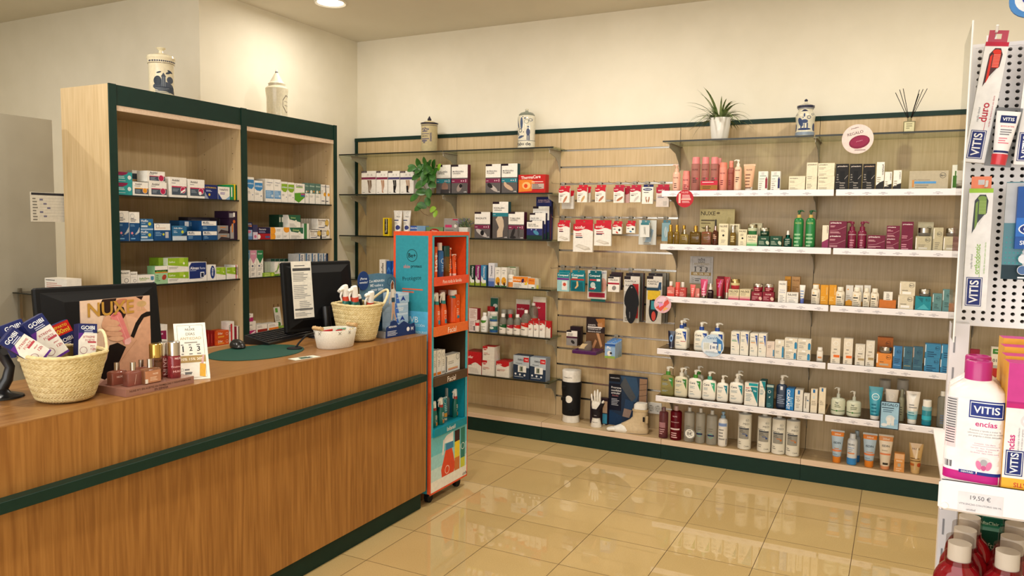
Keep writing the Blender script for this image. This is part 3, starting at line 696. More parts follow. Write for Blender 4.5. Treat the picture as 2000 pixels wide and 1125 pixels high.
wn = [('r', 0, .55, .96, .98, W_), ('t', 'Moffin', .28, .82, .4, '#5a6478'), ('b', .08, .68, .8, 1, '#8a8f98', .006), ('b', .08, .42, .4, 2, '#7ea8cc', .008)]
box(366, 394, 451.5, 'low navy box with white top half, lower left', nav, wn)
box(396.5, 425, 451.5, 'low navy box with white top half, lower right', nav, wn)
box(394, 424, 431.5, 'low navy box with white top half, upper', nav, wn, up=1)
box(368, 418, 424.5, 'wide black and grey box at the back', '#2b2730', [('r', .12, .3, .85, .9, '#4a4a50')], ins=.16)
box(425.5, 449, 456, 'grey box with orange stripe and knee picture, lower', '#8d8a88', [('p', [(0, 0), (1, 0), (1, .3), (.3, .5)], '#3a3033'), ('r', .2, .55, .75, .68, '#c07a3c')])
box(425.5, 446, 440.5, 'grey box with orange stripe and knee picture, upper', '#8d8a88', [('p', [(0, 0), (1, 0), (1, .3), (.3, .5)], '#3a3033'), ('r', .2, .7, .75, .82, '#c07a3c')], up=1)
box(428, 451, 425.5, 'tall dark grey box leaning at the back', '#33292f', [('r', .2, .05, .9, .95, '#5e5c60')], ins=.1)
box(452, 471.5, 426.5, 'tall dark purple box with glowing orange joint picture', '#2c1a30', [('p', [(.1, .05), (.1, .6), (.55, .8), (.55, .05)], '#9b9794'), ('r', .3, .35, .45, .75, '#d07a2c'), ('e', .6, .85, .15, .08, '#c8642c')], dp=.08)
box(447, 466, 412.5, 'dark purple box lying on the tall dark boxes', '#2c1a30', [('r', .1, .1, .6, .7, '#8d8a90'), ('r', .55, .2, .75, .8, '#e6e2da')], dp=.12, up=1)

S('L', -3.752, 1.190, 'on third shelf, left cabinet bay')
bon = [('t', 'Bonacid', .45, .85, .75, '#4a4a4a'), ('l', .06, .6, .94, .6, .0008, '#8a8a8a'), ('o', .6, .36, .22, '#6d6d70', .22), ('b', .1, .2, .5, 2, '#9a9a9a', .008)]
box(235.5, 255, 528.5, 'white box with grey stomach line drawing, larger', W_, bon)
box(255.5, 269, 531, 'white box with grey stomach line drawing, smaller', W_, bon)
box(269.5, 302.5, 537, 'wide white box with green lettering and blue shield', W_, [('t', 'RefluZero', .38, .66, .58, '#7aa02c'), ('b', .1, .5, .7, 1, '#9ab05c', .006), ('p', [(.76, .5), (.86, .42), (.95, .5), (.95, .85), (.76, .85)], '#4c88a8'), ('p', [(.6, .02), (.98, .02), (.98, .3)], '#2f7ea8')])
box(303, 328, 519.5, 'pale green box with red stomach picture', '#9fc79a', [('r', 0, .78, 1, 1, W_), ('r', 0, .67, 1, .78, '#1c2a20'), ('t', 'StomCarbon', .5, .72, .8, '#6fae3a'), ('r', 0, .61, 1, .665, '#d88a2c'), ('e', .72, .36, .2, .13, '#a8402f', 50), ('b', .08, .5, .4, 4, '#5a8a5c', .01)], side='#86b886')
grn = [('p', [(0, .5), (1, .35), (1, .995), (0, .995)], '#8fb52a'), ('r', .55, .6, .78, .99, '#a8c83c'), ('t', 'Gelltus', .2, .72, .3, '#dfeac0'), ('c', .78, .6, .05, '#e8ecc8'), ('b', .05, .36, .6, 2, '#9a9a92', .007)]
box(328, 369, 531.5, 'large lime green and white box, lower', W_, grn, side='#e4e6d4', dp=.1)
box(328, 368, 503.5, 'large lime green and white box, upper', W_, grn, side='#e4e6d4', dp=.1, up=1)
box(310.5, 327.5, 503.5, 'olive green box side seen beside the upper lime box', '#7fa028', [('t', 'Gelltus', .6, .5, .7, '#cfe08c', 90)], ins=.05, dp=.08)
box(369, 404, 512, 'white box with large navy leaf shape', W_, [('p', [(.03, .15), (.75, .15), (.97, .35), (.97, .98), (.15, .98), (.03, .8)], '#1b2f6c'), ('t', 'Almax', .32, .7, .5, '#f0f0f4'), ('t', 'Forte', .77, .68, .3, '#c8d0e8'), ('b', .06, .58, .6, 1, '#b8c4e4', .006), ('r', .64, .18, .86, .48, '#e8ecf4'), ('r', .68, .21, .83, .43, '#1b2440')])
box(405, 422, 517, 'narrow white box with navy oval and upright lettering', W_, [('e', .62, .52, .28, .42, '#233a78'), ('t', 'Almax', .64, .55, .55, '#e8ecf4', -90)])
box(422.5, 441, 522, 'small lime green box beside the navy oval box', W_, grn[:4], side='#e4e6d4')
box(443, 462, 522, 'small lime green box beside the crimson-edged box', W_, grn[:4], side='#e4e6d4')
box(463.5, 471.5, 517.5, 'narrow white box with curved crimson edge', W_, [('r', 0, 0, .4, 1, '#c02648'), ('t', 'SENNO', .75, .55, .6, '#444', -90)], dp=.1)

S('L', -3.752, .779, 'on bottom shelf, left cabinet bay')
box(285, 328, 636, 'white box with plum band and blue ice picture', W_, [('p', [(.1, .62), (.95, .5), (.95, .8), (.05, .85)], '#8e2450'), ('t', 'microlax', .55, .72, .5, '#f0e4ec'), ('p', [(.1, .15), (.5, .4), (.95, .3), (.95, .1)], '#9dc0dc')], dp=.08)
dil = [('t', 'Dilar', .3, .72, .4, '#f4dcc8'), ('r', .1, .25, .6, .42, '#e8a03c'), ('o', .85, .6, .1, '#f4dcc8')]
for xa in (399, 405, 411, 417): box(xa, xa + 5.4, 646, 'dark red edge-on box', '#8e1d1a', [('r', .3, .2, .6, .8, '#b04038')], dp=.12, ins=.03)
box(423.5, 447, 663, 'orange box with white ring, lower', '#d0561f', dil, dp=.09)
box(423.5, 447, 646, 'orange box with white ring, upper', '#d0561f', dil, dp=.09, up=1)
box(441 + 7, 458, 628, 'tall white box with long red capsule', W_, [('r', .28, .06, .6, .9, '#c3212c'), ('t', 'ANSO', .12, .7, .3, '#222', 90)], dp=.07)
box(459, 462.5, 638, 'very narrow dark red box beside the capsule box', '#8c1c34', [], dp=.1)
box(463, 467.5, 637, 'very narrow white box beside the capsule box', W_, [], dp=.1)
box(468, 471.5, 637.5, 'very narrow black and red box beside the divider', '#54141e', [], dp=.1)

S('L', -3.752, 1.687, 'on top shelf, right cabinet bay')
cp = lambda c: [('p', [(.03, .62), (.3, .52), (.7, .5), (.98, .62), (.98, .9), (.05, .9)], c), ('t', 'cinfatos', .5, .74, .8, '#d8e8f4'), ('c', .8, .26, .06, '#405a8a'), ('b', .1, .4, .6, 2, '#a8a8a8', .008)]
box(480, 482, 357, 'sliver of blue box beside the divider', '#3f86c0', [], dp=.08)
box(482.5, 496.5, 346, 'white box with blue swoosh, taller', W_, cp('#3f86c0'), side='#e6e2da')
box(497, 513.5, 353, 'white box with blue swoosh, shorter', W_, cp('#3f86c0'))
cb = [('t', 'Cinfamucol', .5, .85, .7, '#4a5a80'), ('b', .12, .76, .7, 2, '#a8a8a8', .006), ('r', .02, .14, .98, .5, '#6f9dc8'), ('b', .1, .46, .9, 4, '#a8c8e4', .01), ('c', .8, .26, .12, '#c8d4dc')]
box(518.5, 535, 349.5, 'white box with blue patterned lower half', W_, cb, dp=.11)
box(535.5, 549, 350.5, 'white box with blue patterned lower half', W_, cb, dp=.11)
box(549.5, 562, 355, 'white box with lime green swoosh', W_, cp('#86ab2e'))
box(562.5, 575, 356.5, 'white box with lime green swoosh', W_, cp('#86ab2e'))
box(575.5, 595.5, 358.5, 'white box with green field and pink stripe', W_, [('t', 'Cinfatos', .45, .88, .65, '#3c4448'), ('r', .15, .78, .8, .82, '#7ab030'), ('p', [(0, .15), (.4, .02), (.98, .3), (.98, .55), (0, .5)], '#5a9a2c'), ('r', .6, .42, 1, .5, '#b04a78'), ('r', .6, .34, 1, .41, '#3c6aa0')])
gn = [('r', 0, .5, 1, 1, '#58776c'), ('c', .35, .58, .2, '#e4e2d0'), ('c', .8, .6, .12, '#d08a3c'), ('b', .1, .4, .8, 2, '#a8a8a0', .008), ('t', 'Grintuss', .5, .86, .8, '#d4e4d0')]
box(596, 603.5, 357.5, 'green-topped white herbal box, leftmost of three', W_, gn, side='#58776c')
box(604, 615.5, 358, 'green-topped white herbal box, middle of three', W_, gn, side='#58776c')
box(616, 626.5, 359, 'green-topped white herbal box, rightmost of three', W_, gn, side='#58776c')
sun = [('c', .75, .5, .26, '#e3a32e'), ('t', 'YALUSET', .5, .9, .85, '#5a6a80'), ('r', .1, .14, .7, .18, '#3a3a52'), ('b', .12, .7, .4, 3, '#a09a90', .01)]
box(627, 637, 360.5, 'white box with orange sun', W_, sun)
box(637.5, 648, 361.5, 'white box with orange sun', W_, sun)

S('L', -3.752, 1.437, 'on middle shelf, right cabinet bay')
box(480.5, 493, 449, 'pale blue and pink box, lower', '#9db8d8', [('e', .5, .8, .3, .15, '#d07890'), ('r', 0, 0, 1, .35, '#5c82b8')])
box(480.5, 493, 434.5, 'navy box with orange swoosh, upper', '#1d2450', [('p', [(.1, .55), (.9, .4), (.9, .6)], '#d88a5c'), ('t', 'Pharma', .5, .8, .7, '#d8dce8')], up=1)
box(494, 503.5, 439, 'navy, white and pink box', '#3a3a5c', [('r', 0, 0, 1, .5, '#d0c4d4'), ('c', .5, .2, .25, '#c86a8a')])
box(503.5, 528, 444, 'red box with navy top and white tablet', '#a51e28', [('r', 0, .48, 1, 1, '#1e1b3c'), ('t', 'Pharmagrip', .38, .82, .55, '#e8e4ec'), ('b', .1, .68, .7, 2, '#9a96b8', .007), ('c', .08, .22, .14, '#ece6de'), ('r', .6, .12, .95, .28, '#4a5a8c')])
orw = [('c', .15, .5, .26, '#e79a2c'), ('r', 0, .1, .2, .95, '#e79a2c'), ('b', .5, .7, .85, 2, '#a8a49a', .008)]
box(528.5, 552, 457.5, 'white box with orange round end, lower', W_, orw)
box(528.5, 552, 444, 'white box with orange round end, upper', W_, orw, up=1)
box(552.5, 565, 444, 'white box with large orange curve', W_, [('e', .6, .85, .5, .3, '#e79a2c'), ('b', .1, .3, .8, 2, '#a8a49a', .007)])
gw = [('p', [(.1, .65), (1, .42), (1, 1), (0, 1)], '#2d6247'), ('t', 'Grintuss', .4, .78, .4, '#c8dc8c'), ('c', .62, .5, .08, '#e4e2d0'), ('b', .1, .3, .7, 3, '#a8a8a0', .008)]
box(565.5, 596.5, 444.5, 'wide green and white herbal box, lower', W_, gw, dp=.09)
box(563, 587, 420, 'green and white herbal box, upper', W_, gw, dp=.09, up=1)
for xa in (545, 549.7, 554.4, 559): box(xa, xa + 4.2, 419.5, 'upper dark green edge-on box', '#1d3d2c', [('r', .2, .7, .85, .9, '#c8cab8')], dp=.09, ins=.06)
box(593.5, 603.5, 436.5, 'tall narrow green and white box', W_, [('r', 0, 0, .6, 1, '#3f7a4a')], ins=.005)
buc = [('t', 'Bucomax', .36, .85, .58, '#5c4a3c'), ('b', .08, .68, .5, 3, '#b8a890', .008), ('e', .78, .6, .16, .34, '#d9b75a'), ('o', .78, .6, .17, '#6a4a2c', .1), ('p', [(.5, .25), (.75, .42), (.75, .3)], '#3a4460'), ('r', .1, .13, .6, .2, '#3d3f60')]
box(604.5, 628.5, 449, 'cream box with golden ring, lower left', W_, buc)
box(629.5, 652, 448, 'cream box with golden ring, lower right', W_, buc)
box(620, 643.5, 427.5, 'cream box with golden ring, upper', W_, buc, up=1)
for i, xa in enumerate((588, 593, 598, 603, 608, 613)): box(xa, xa + 4.6, 427 , 'pale grey edge-on box', '#9f9a90', [('r', .4, .1, .5, .9, '#7c776e')], dp=.07, ins=.07)

S('L', -3.752, 1.190, 'on third shelf, right cabinet bay')
def tall(c): return [('r', 0, .72, 1, 1, c), ('p', [(.05, .72), (.95, .72), (.5, .5)], c), ('t', 'Grinair', .5, .88, .7, '#e8ece4'), ('c', .35, .42, .12, '#3c4a6a'), ('o', .7, .42, .16, '#4a5a6a', .2), ('b', .15, .34, .85, 3, '#a8a8a4', .007), ('b', .2, .16, .7, 2, '#8a8a88', .01)]
box(481, 488.5, 489, 'tall white box with light blue top', W_, tall('#5f8cb0'), dp=.06)
box(489, 501.5, 489, 'tall white box with pink top', W_, tall('#cf8fa8'), dp=.06)
box(502, 514.5, 489, 'tall white box with green top', W_, tall('#2e7a4c'), dp=.06)
def swo(c): return [('p', [(.0, .3), (.5, .42), (.95, .95), (.98, .6), (.6, .3), (.2, .22)], c), ('r', 0, 0, 1, .14, c), ('b', .15, .36, .8, 3, '#b0b0a8', .006)]
box(515, 536.5, 532.5, 'low lime green box in front of pale boxes', '#84a82c', [('b', .08, .85, .6, 3, '#c8dc8c', .01), ('c', .8, .4, .12, '#b8d04c')], ins=.0, dp=.03)
box(517, 535, 511.5, 'white box turned edge-on behind the lime box', '#a9b1a0', [('l', .3, .05, .3, .95, .0015, '#8a927e'), ('l', .65, .05, .65, .95, .0015, '#8a927e')], dp=.08, ins=.05)
for xa, cc, nm in ((536.5, '#6f9c2c', 'green'), (546, '#6f9c2c', 'green'), (555.5, '#2f7f88', 'teal'), (564, '#2b50a0', 'blue'), (573, '#2b50a0', 'blue')):
    box(xa, xa + 8.8, 511.5, 'white box with curved %s swoosh' % nm, W_, swo(cc), dp=.09)
for i in range(6): box(529 + i * 8.8, 537 + i * 8.8, 505.5, 'rear dark green-topped box', '#c8cfc4', [('r', 0, .8, 1, 1, '#1e4a3a')], ins=.15, dp=.06)
for i, xa in enumerate((584, 597.5, 609, 621, 632.5, 644)): box(xa, xa + 11, 495 + (i == 0), 'pale box, upright lettering', '#cfd4d6' if i % 2 else '#dfdedb', [('r', .0, 0, .22, 1, '#3f6f9c'), ('t', 'filvit', .5, .75, .4, '#1c3a6a', 90)], ins=.03, dp=.1)

S('L', -3.752, .779, 'on bottom shelf, right cabinet bay')
mg = [('r', 0, 0, 1, .52, '#b02a6c'), ('t', 'rinodina', .35, .82, .5, '#4a4a4a'), ('b', .1, .66, .7, 2, '#b0a8a8', .008), ('p', [(.2, .2), (.95, .4), (.95, .5), (.2, .3)], '#efdde4'), ('c', .8, .14, .09, '#f0e0e8')]
box(483, 500, 628, 'white and magenta box, lower', W_, mg)
box(483, 494.5, 613, 'white and magenta box, upper', W_, mg[:3], up=1)
box(501, 523, 649.5, 'white box, lower of the brown-red pair', W_, [('t', 'rino', .25, .8, .3, '#444'), ('b', .1, .6, .7, 2, '#b0a8a8', .008)])
box(501, 522, 633.5, 'white box with brown-red stripe, upper of its pair', W_, [('r', .1, .05, 1, .42, '#8c2c24'), ('b', .1, .85, .7, 2, '#b0a8a8', .008)], up=1)
box(524, 550, 645.5, 'plain white box under the orange-striped one', W_, [('b', .1, .8, .6, 2, '#b0a8a8', .008)])
box(523.5, 544, 631.5, 'white box with orange stripe', W_, [('r', .08, .05, 1, .45, '#d97a28'), ('b', .1, .85, .7, 2, '#b0a8a8', .008)], up=1)
box(550.5, 568, 637.5, 'lime green and white box under the leaflet stand', '#8fb53c', [('r', 0, 0, 1, .45, '#d8dcc0'), ('c', .3, .75, .1, '#d8e8a0')])

# ---------------------------------------------------------------- glass wall shelves
S('B', 5.0, 2.114, 'on highest glass shelf'); 
S('B', 5.0, 1.79, 'on second glass wall shelf')
def stock(leg, k): return [('r', 0, .92, .38, 1, '#2a1c24'), ('t', 'farmalastic', .19, .96, .3, '#c8b8bc'), ('r', 0, .63, 1, .73, '#7c2c4c' if k else '#4d4470'), ('t', 'E5 - 6L', .6, .83, .4, '#8d8478', 0, False),
    ('p', [(.4, .6), (.54, .6), (.58, .35), (.57, .12), (.68, .06), (.5, .05), (.48, .35)], leg), ('p', [(.56, .6), (.7, .6), (.72, .35), (.62, .1), (.6, .35)], leg), ('b', .08, .08, .3, 1, '#666', .006)]
for i, (a, b, lg) in enumerate(((706, 734, '#7d6652'), (735, 757, '#b58a6a'), (758, 780.5, '#2a2422'), (781.5, 808, '#b99a80'))):
    box(a, b, 334, 'white stocking box showing ' + ['brown-stockinged legs', 'bare tan legs', 'full black knee-socks', 'black socks, behind the trailing plant'][i], W_, stock(lg, i < 2) + ([('p', [(.45, .35), (.62, .35), (.6, .1), (.72, .05), (.48, .05)], '#221e20')] if i > 1 else []), dp=.045)
def far(t1, c, pic, t2=None): return [('r', 0, 0, 1, .54, '#5c5756'), ('r', 0, .36, 1, .5, c), ('t', 'FARMA', .12, .425, .16, '#f0e8e8'), ('r', 0, .93, .42, 1, '#2a1c24'), ('t', t1, .42, .76, .68, '#4a4442')] + ([('t', t2, .34, .69, .5, '#4a4442')] if t2 else []) + [('c', .62, .43, .035, '#e0c8d0'), ('c', .75, .43, .035, '#e0c8d0'), ('r', .87, .39, .91, .48, '#e0c8d0'), ('t', 'cinfa', .86, .05, .18, '#d8d4d0')] + pic
TL_, PM = '#2a7a86', '#7a2648'
box(852, 880, 322, 'neck collar box with teal stripe', W_, far('COLLARÍN', TL_, [('e', .6, .22, .22, .17, '#8a6a5c'), ('r', .3, .0, .9, .14, '#3c3838')], 'CERVICAL'), side='#2a1c24', dp=.045)
box(881.5, 913, 321.5, 'wrist support box with plum stripe beside the collar box', W_, far('MUÑEQUERA', PM, [('e', .5, .2, .14, .16, '#9a8a82', -30), ('e', .58, .26, .1, .07, '#221e20')], 'UNIVERSAL'), side='#5a1c34', dp=.045)
box(948, 977.5, 320.5, 'wrist support box with plum stripe and strapped hand', W_, far('MUÑEQUERA', PM, [('e', .5, .18, .36, .07, '#b8aca4', -35), ('e', .3, .26, .2, .07, '#221e20', -35)], 'PULGAR'), side='#2a1c24', dp=.045)
box(979, 1010, 319.5, 'palm support box with teal stripe and beige hand', W_, far('MUÑEQUERA', TL_, [('e', .45, .2, .34, .07, '#c8a88c', -30), ('e', .25, .3, .14, .05, '#c8a88c', -60)], 'PALMAR'), side='#1d4a52', dp=.045)
box(1012, 1065, 341, 'wide red heat patch box with orange sides', '#b8221f', [('p', [(.02, .05), (.5, .1), (.62, .6), (.5, .72), (.02, .72)], '#e0802c'), ('e', .3, .4, .16, .2, '#f0b870'), ('c', .28, .38, .07, '#d8481f'), ('t', 'ThermaCare', .46, .86, .72, '#f4e8e0', 3), ('r', .5, .58, .92, .62, '#e8d8d0'), ('r', .5, .22, .95, .5, '#b8a89c'), ('b', .53, .46, .9, 4, '#5a4a44', .01)], dp=.06)
S('B', 5.0, 1.455, 'on third glass wall shelf')
box(748, 760, 425.5, 'narrow yellow and black box', '#e2c21f', [('r', .25, .1, .82, .95, '#1c1a18'), ('t', 'Thrombocid', .52, .55, .75, '#e8dcb0', 90)], dp=.04)
medt = [('o', .62, .9, .13, '#444', .1), ('t', 'MED', .6, .76, .42, '#55504c', 0, False), ('r', .1, .6, .66, .64, '#3a4470'), ('c', .6, .34, .22, '#343c7a'), ('b', .12, .54, .6, 2, '#a8a49c', .01)]
tube(765, 782, 411, 'white tube with navy dot', '#e6e2da', '#e9e6de', medt, capf=.1, crimp='#dcd8d0')
tube(783, 799, 411, 'white tube with navy dot', '#e6e2da', '#e9e6de', medt, capf=.1, crimp='#dcd8d0')
box(797, 831, 441, 'low blue gradient box', '#7fa6cc', [('r', 0, .55, .5, 1, '#3f5fa8'), ('t', 'MENAVEN', .3, .78, .45, '#e8ecf4')], ins=.05, dp=.05)
box(832, 865, 443.5, 'low green and cream box with red oval', '#7a9a68', [('e', .5, .6, .28, .25, '#a82420'), ('t', 'Thiospa', .5, .6, .35, '#f0e0d0')], ins=.05, dp=.05)
box(867, 895, 426.5, 'grey box with pink label', '#9b948e', [('r', .08, .52, .55, .66, '#c83c6c'), ('r', .6, .9, .95, .97, '#b03050'), ('c', .8, .6, .1, '#e4dcd8'), ('b', .1, .4, .9, 4, '#6a645e', .012)], ins=.05, dp=.05)
box(926.5, 957, 414, 'elbow strap box with plum stripe', W_, far('BRAZALETE', PM, [('e', .45, .2, .4, .09, '#b8b0ac', -30), ('e', .5, .2, .12, .1, '#1c181a')]), side='#2a1c24', dp=.045)
box(961.5, 992, 394, 'tall knee support box with teal stripe and beige leg', W_, [('r', 0, 0, 1, .61, '#57514f'), ('r', 0, .6, 1, .7, TL_), ('t', 'FARMA', .12, .65, .16, '#f0e8e8'), ('r', 0, .94, .42, 1, '#2a1c24'), ('t', 'RODILLERA', .42, .83, .68, '#4a4442'), ('t', 'CERRADA', .34, .77, .5, '#4a4442'),
     ('p', [(.2, .52), (.34, .6), (.6, .6), (.7, .5), (.74, .34), (.66, .18), (.66, .05), (.3, .03), (.3, .2), (.42, .3), (.3, .42)], '#c8b49c'), ('t', 'cinfa', .86, .04, .18, '#d8d4d0')], side='#1d4a52', dp=.045)
box(992.5, 1023, 414, 'ankle support box with plum stripe', W_, far('TOBILLERA', PM, [('e', .3, .22, .1, .2, '#2a2626', -20), ('e', .66, .26, .07, .2, '#4a4442'), ('e', .3, .06, .2, .05, '#2a2626')], 'CROSSING'), side='#4a1c30', dp=.05)
pk = [('r', 0, 0, 1, .58, '#2a2f66'), ('r', 0, 0, 1, .22, '#1d3a30'), ('e', .6, .36, .2, .1, '#4a8aa8', -30), ('r', 0, .93, .34, 1, '#2a1c24'), ('t', 'PACK GEL', .34, .8, .5, '#4a4442'), ('t', 'FRÍO & CALOR', .42, .72, .66, '#4a4442'), ('c', .3, .52, .04, '#a8b0d8'), ('c', .6, .52, .04, '#a8b0d8')]
box(1028.5, 1059, 431, 'gel pack box, front and lowest of three stepped', W_, pk, side='#20244e', dp=.03)
box(1034, 1065, 416, 'gel pack box, middle of three stepped', W_, pk, side='#20244e', dp=.03, ins=.05)
box(1040, 1072, 403, 'gel pack box, rear and highest of three stepped', W_, pk, side='#20244e', dp=.03, ins=.09)
box(1046, 1076, 384.5, 'very tall blue and red heat and cold pack box', '#1f2763', [('p', [(0, 0), (1, 0), (1, .6), (.3, .1)], '#a83a2c'), ('t', 'DOBLE EFECTO', .5, .92, .75, '#d8b8c4'), ('t', 'CALOR Y CUERPO', .5, .88, .8, '#d8b8c4')], dp=.03, ins=.13)
S('B', 5.0, 1.097, 'on fourth glass wall shelf')
box(741, 753, 507, 'tall white box with upright lettering beside the display', W_, [('t', 'Radioflex', .5, .5, .7, '#3a3a3a', 90)], dp=.05)
box(755, 763.5, 510, 'narrow blue box', '#1f55a8', [('p', [(.1, .4), (.5, .6), (.9, .4), (.9, .5), (.5, .72), (.1, .5)], '#4a8ad0')], dp=.05)
box(764.5, 773, 510, 'narrow blue box', '#1f55a8', [('p', [(.1, .4), (.5, .6), (.9, .4), (.9, .5), (.5, .72), (.1, .5)], '#4a8ad0')], dp=.05)
def fis(c): return [('r', 0, 0, 1, .22, '#93a83a'), ('p', [(.05, .22), (.1, .5), (.5, .3), (.95, .28), (.95, .15), (.3, .12)], '#e8e8e4'), ('t', 'Fisiocrem', .62, .66, .55, '#e0e4e8', -90)]
box(917.5, 926.5, 518, 'dark green box with lime foot', '#1c3a2c', fis(0), dp=.05)
box(928, 937.5, 518, 'magenta box with lime foot', '#8a2a68', fis(0), dp=.05)
box(939, 949.5, 518, 'light blue box with lime foot', '#3f86b4', fis(0), side='#2a5f8c', dp=.05)
box(953.5, 965.5, 514, 'tall white box fading to blue with upright lettering', '#dcdce4', [('r', 0, 0, 1, .22, '#4f6bb0'), ('r', 0, .22, 1, .36, '#98a6cc'), ('t', 'Traumeel', .5, .66, .45, '#34344c', 90)], dp=.05)
arn = [('r', 0, 0, 1, .07, '#3a6a3a'), ('e', .5, .3, .42, .2, '#e0a028'), ('e', .62, .16, .2, .1, '#4a2a14'), ('t', 'árnica', .5, .84, .5, '#2c2c2c'), ('b', .25, .74, .8, 2, '#9a9a8c', .008), ('l', .1, .2, .9, .4, .002, '#a86a14'), ('l', .2, .42, .8, .16, .002, '#f0c050')]
box(966.5, 977.5, 522, 'white box with big yellow flower, left', W_, arn, dp=.05, top='#5a7a4a')
box(978, 989.5, 522, 'white box with big yellow flower, right', W_, arn, dp=.05, top='#5a7a4a')
box(990, 1007, 521, 'white box with green top edge behind the spray', '#cfcab8', [('r', 0, .95, 1, 1, '#5a7a4a'), ('b', .1, .85, .9, 2, '#a8a496', .01)], ins=.08)
bottle(993, 1003.5, 527, 'white and orange spray can', '#e8e2d6', '#b9b4aa', .26, .62, [('r', .0, .05, 1, .42, '#d8883c'), ('t', 'arnidol', .5, .66, .6, '#5a5a5a')], sh=.06, ins=.0)
box(1001, 1031, 540.5, 'orange and white box with purple cyclist', W_, [('r', 0, .5, 1, 1, '#e5862c'), ('e', .66, .66, .08, .2, '#3c2454', -20), ('o', .5, .42, .08, '#3c2454'), ('o', .78, .52, .08, '#3c2454'), ('t', 'inflamax', .28, .72, .48, '#f4e8d8'), ('b', .08, .35, .6, 3, '#a8a496', .01), ('p', [(.75, .3), (.95, .3), (.95, .7)], '#e8c83c')], dp=.05)
box(1031.5, 1044.5, 543.5, 'small orange and white box at the shelf end', W_, [('r', 0, .4, 1, 1, '#e5862c'), ('t', 'inflamax', .5, .78, .75, '#a82c20'), ('r', .5, .03, .9, .14, '#3a6a3a')], dp=.05)
box(1045.5, 1052, 544.5, 'clear and yellow box edge at the shelf end', '#c8c0a8', [('r', 0, 0, 1, .35, '#c8c04c')], ins=.04, dp=.04)
S('B', 5.0, .745, 'on fifth glass wall shelf')
def aco(c, cap='#f0eee8'): return [('r', 0, 0, 1, .58, '#ece6dc'), ('p', [(0, .46), (.3, .5), (.65, .45), (1, .36), (1, .58), (0, .58)], c), ('t', 'acofar', .4, .54, .4, '#f4e4e0'), ('r', .2, .26, .6, .29, '#333')]
box(916, 928, 625, 'pale pink box with small print, lower', '#e8d8d4', [('b', .1, .9, .9, 7, '#a8908c', .01), ('r', .75, .1, .95, .5, '#555')], side='#8c1c2c')
box(916, 932, 602.5, 'pale pink box with small print, upper', '#e8d8d4', [('b', .1, .9, .9, 7, '#b8988f', .01)], side='#8c1c2c', up=1)
bottle(927.5, 936.5, 618, 'small clear bottle with red label', '#c9beb0', '#a8a298', .2, .5, [('r', 0, .02, 1, .75, '#e8e0d8'), ('r', 0, .5, 1, .75, '#c8202c')])
bottle(939.5, 953.5, 610.5, 'white bottle with green label', '#e9e8e4', '#f2f0ec', .14, .5, [('r', .1, .1, .9, .55, '#f4f4f0'), ('p', [(.1, .72), (.9, .72), (.8, .6), (.5, .55), (.2, .6)], '#4a8a2c'), ('b', .15, .35, .8, 3, '#9aa89a', .01)], sh=.35)
jar(957, 972.5, 628, 'green and blue tub, lower', '#c9cfc4', '#dedbd2', .22, [('r', 0, .08, 1, .8, '#2c6a5c'), ('r', 0, .08, 1, .35, '#2c5a94'), ('e', .4, .6, .3, .15, '#e0e8e4')], 'plastic', 'plastic', taper=.98)
jar(957, 971.5, 609, 'green and blue tub, upper', '#c9cfc4', '#dedbd2', .26, [('r', 0, .08, 1, .8, '#5a8a74'), ('r', 0, .08, 1, .35, '#2c5a94'), ('e', .3, .65, .25, .15, '#e0e8e4')], 'plastic', 'plastic', taper=.98, up=1)
bottle(975.5, 989.5, 612.5, 'clear bottle with green and white label', '#b4b0a4', '#f2f0ec', .16, .5, aco('#1f5a30'), sh=.3, kind='frost')
bottle(990, 1003, 613.5, 'clear bottle with red cap', '#b4b0a4', '#c8202c', .16, .5, aco('#a8243c'), sh=.3, kind='frost')
bottle(1003.5, 1017, 614, 'clear bottle with white cap and red label', '#b4b0a4', '#f2f0ec', .14, .5, aco('#c8281f'), sh=.3, kind='frost')
bottle(1018, 1036, 605.5, 'larger clear bottle with red label', '#aba696', '#f2f0ec', .12, .36, aco('#c8281f'), sh=.3, kind='frost')
bottle(1032, 1051, 591.5, 'largest clear bottle with red label, behind', '#aba696', '#f2f0ec', .08, .36, aco('#c8281f'), sh=.25, kind='frost', ins=.08)
for i, (a, b) in enumerate(((1031.5, 1041), (1042, 1052), (1053, 1064))): box(a, b, 627.5, 'small red-topped white box', W_, acofar('#b81e24', .8), dp=.06, side='#d8ccc0', top='#b81e24')
box(1066, 1075, 627.5, 'red-topped white box at the shelf corner', '#e0d8cc', [('w', .6, .05, '#b81e24')], side='#b81e24', top='#b81e24', ins=.03)
jar(979, 990, 604, 'clear glass container with metal lid, left', '#8c8c80', '#a8a49a', .2, [], 'frost', 'plastic', ins=.11, taper=1)
jar(991, 1002, 604, 'clear glass container with metal lid, right', '#8c8c80', '#a8a49a', .2, [('r', .1, .3, .9, .7, '#4a6a54')], 'frost', 'plastic', ins=.11, taper=1)
bottle(951, 958, 608, 'white bottle half-hidden behind the green tub', '#dcd8d0', '#efece6', .15, .6, [], ins=.08, sh=.2)
jar(952, 967, 598, 'red tin with white lid behind the tubs', '#dcd8d0', '#b81e24', .22, [], 'plastic', 'plastic', ins=.14, taper=1)
box(957.5, 972, 581, 'green and blue pouch at the back', '#c8ccc4', [('r', 0, .35, 1, .98, '#2c6a5c'), ('e', .65, .75, .3, .06, '#e0e8e4'), ('r', 0, .35, 1, .5, '#20507c')], ins=.17, dp=.02, name='pouch', cat='pouch')
bagd = [('p', [(.04, .52), (.5, .42), (1, .18), (.98, .86), (.04, .86)], '#b0243c'), ('t', 'acofar', .36, .72, .5, '#e8ccd0'), ('r', .14, .24, .45, .3, '#3a3a3a')]
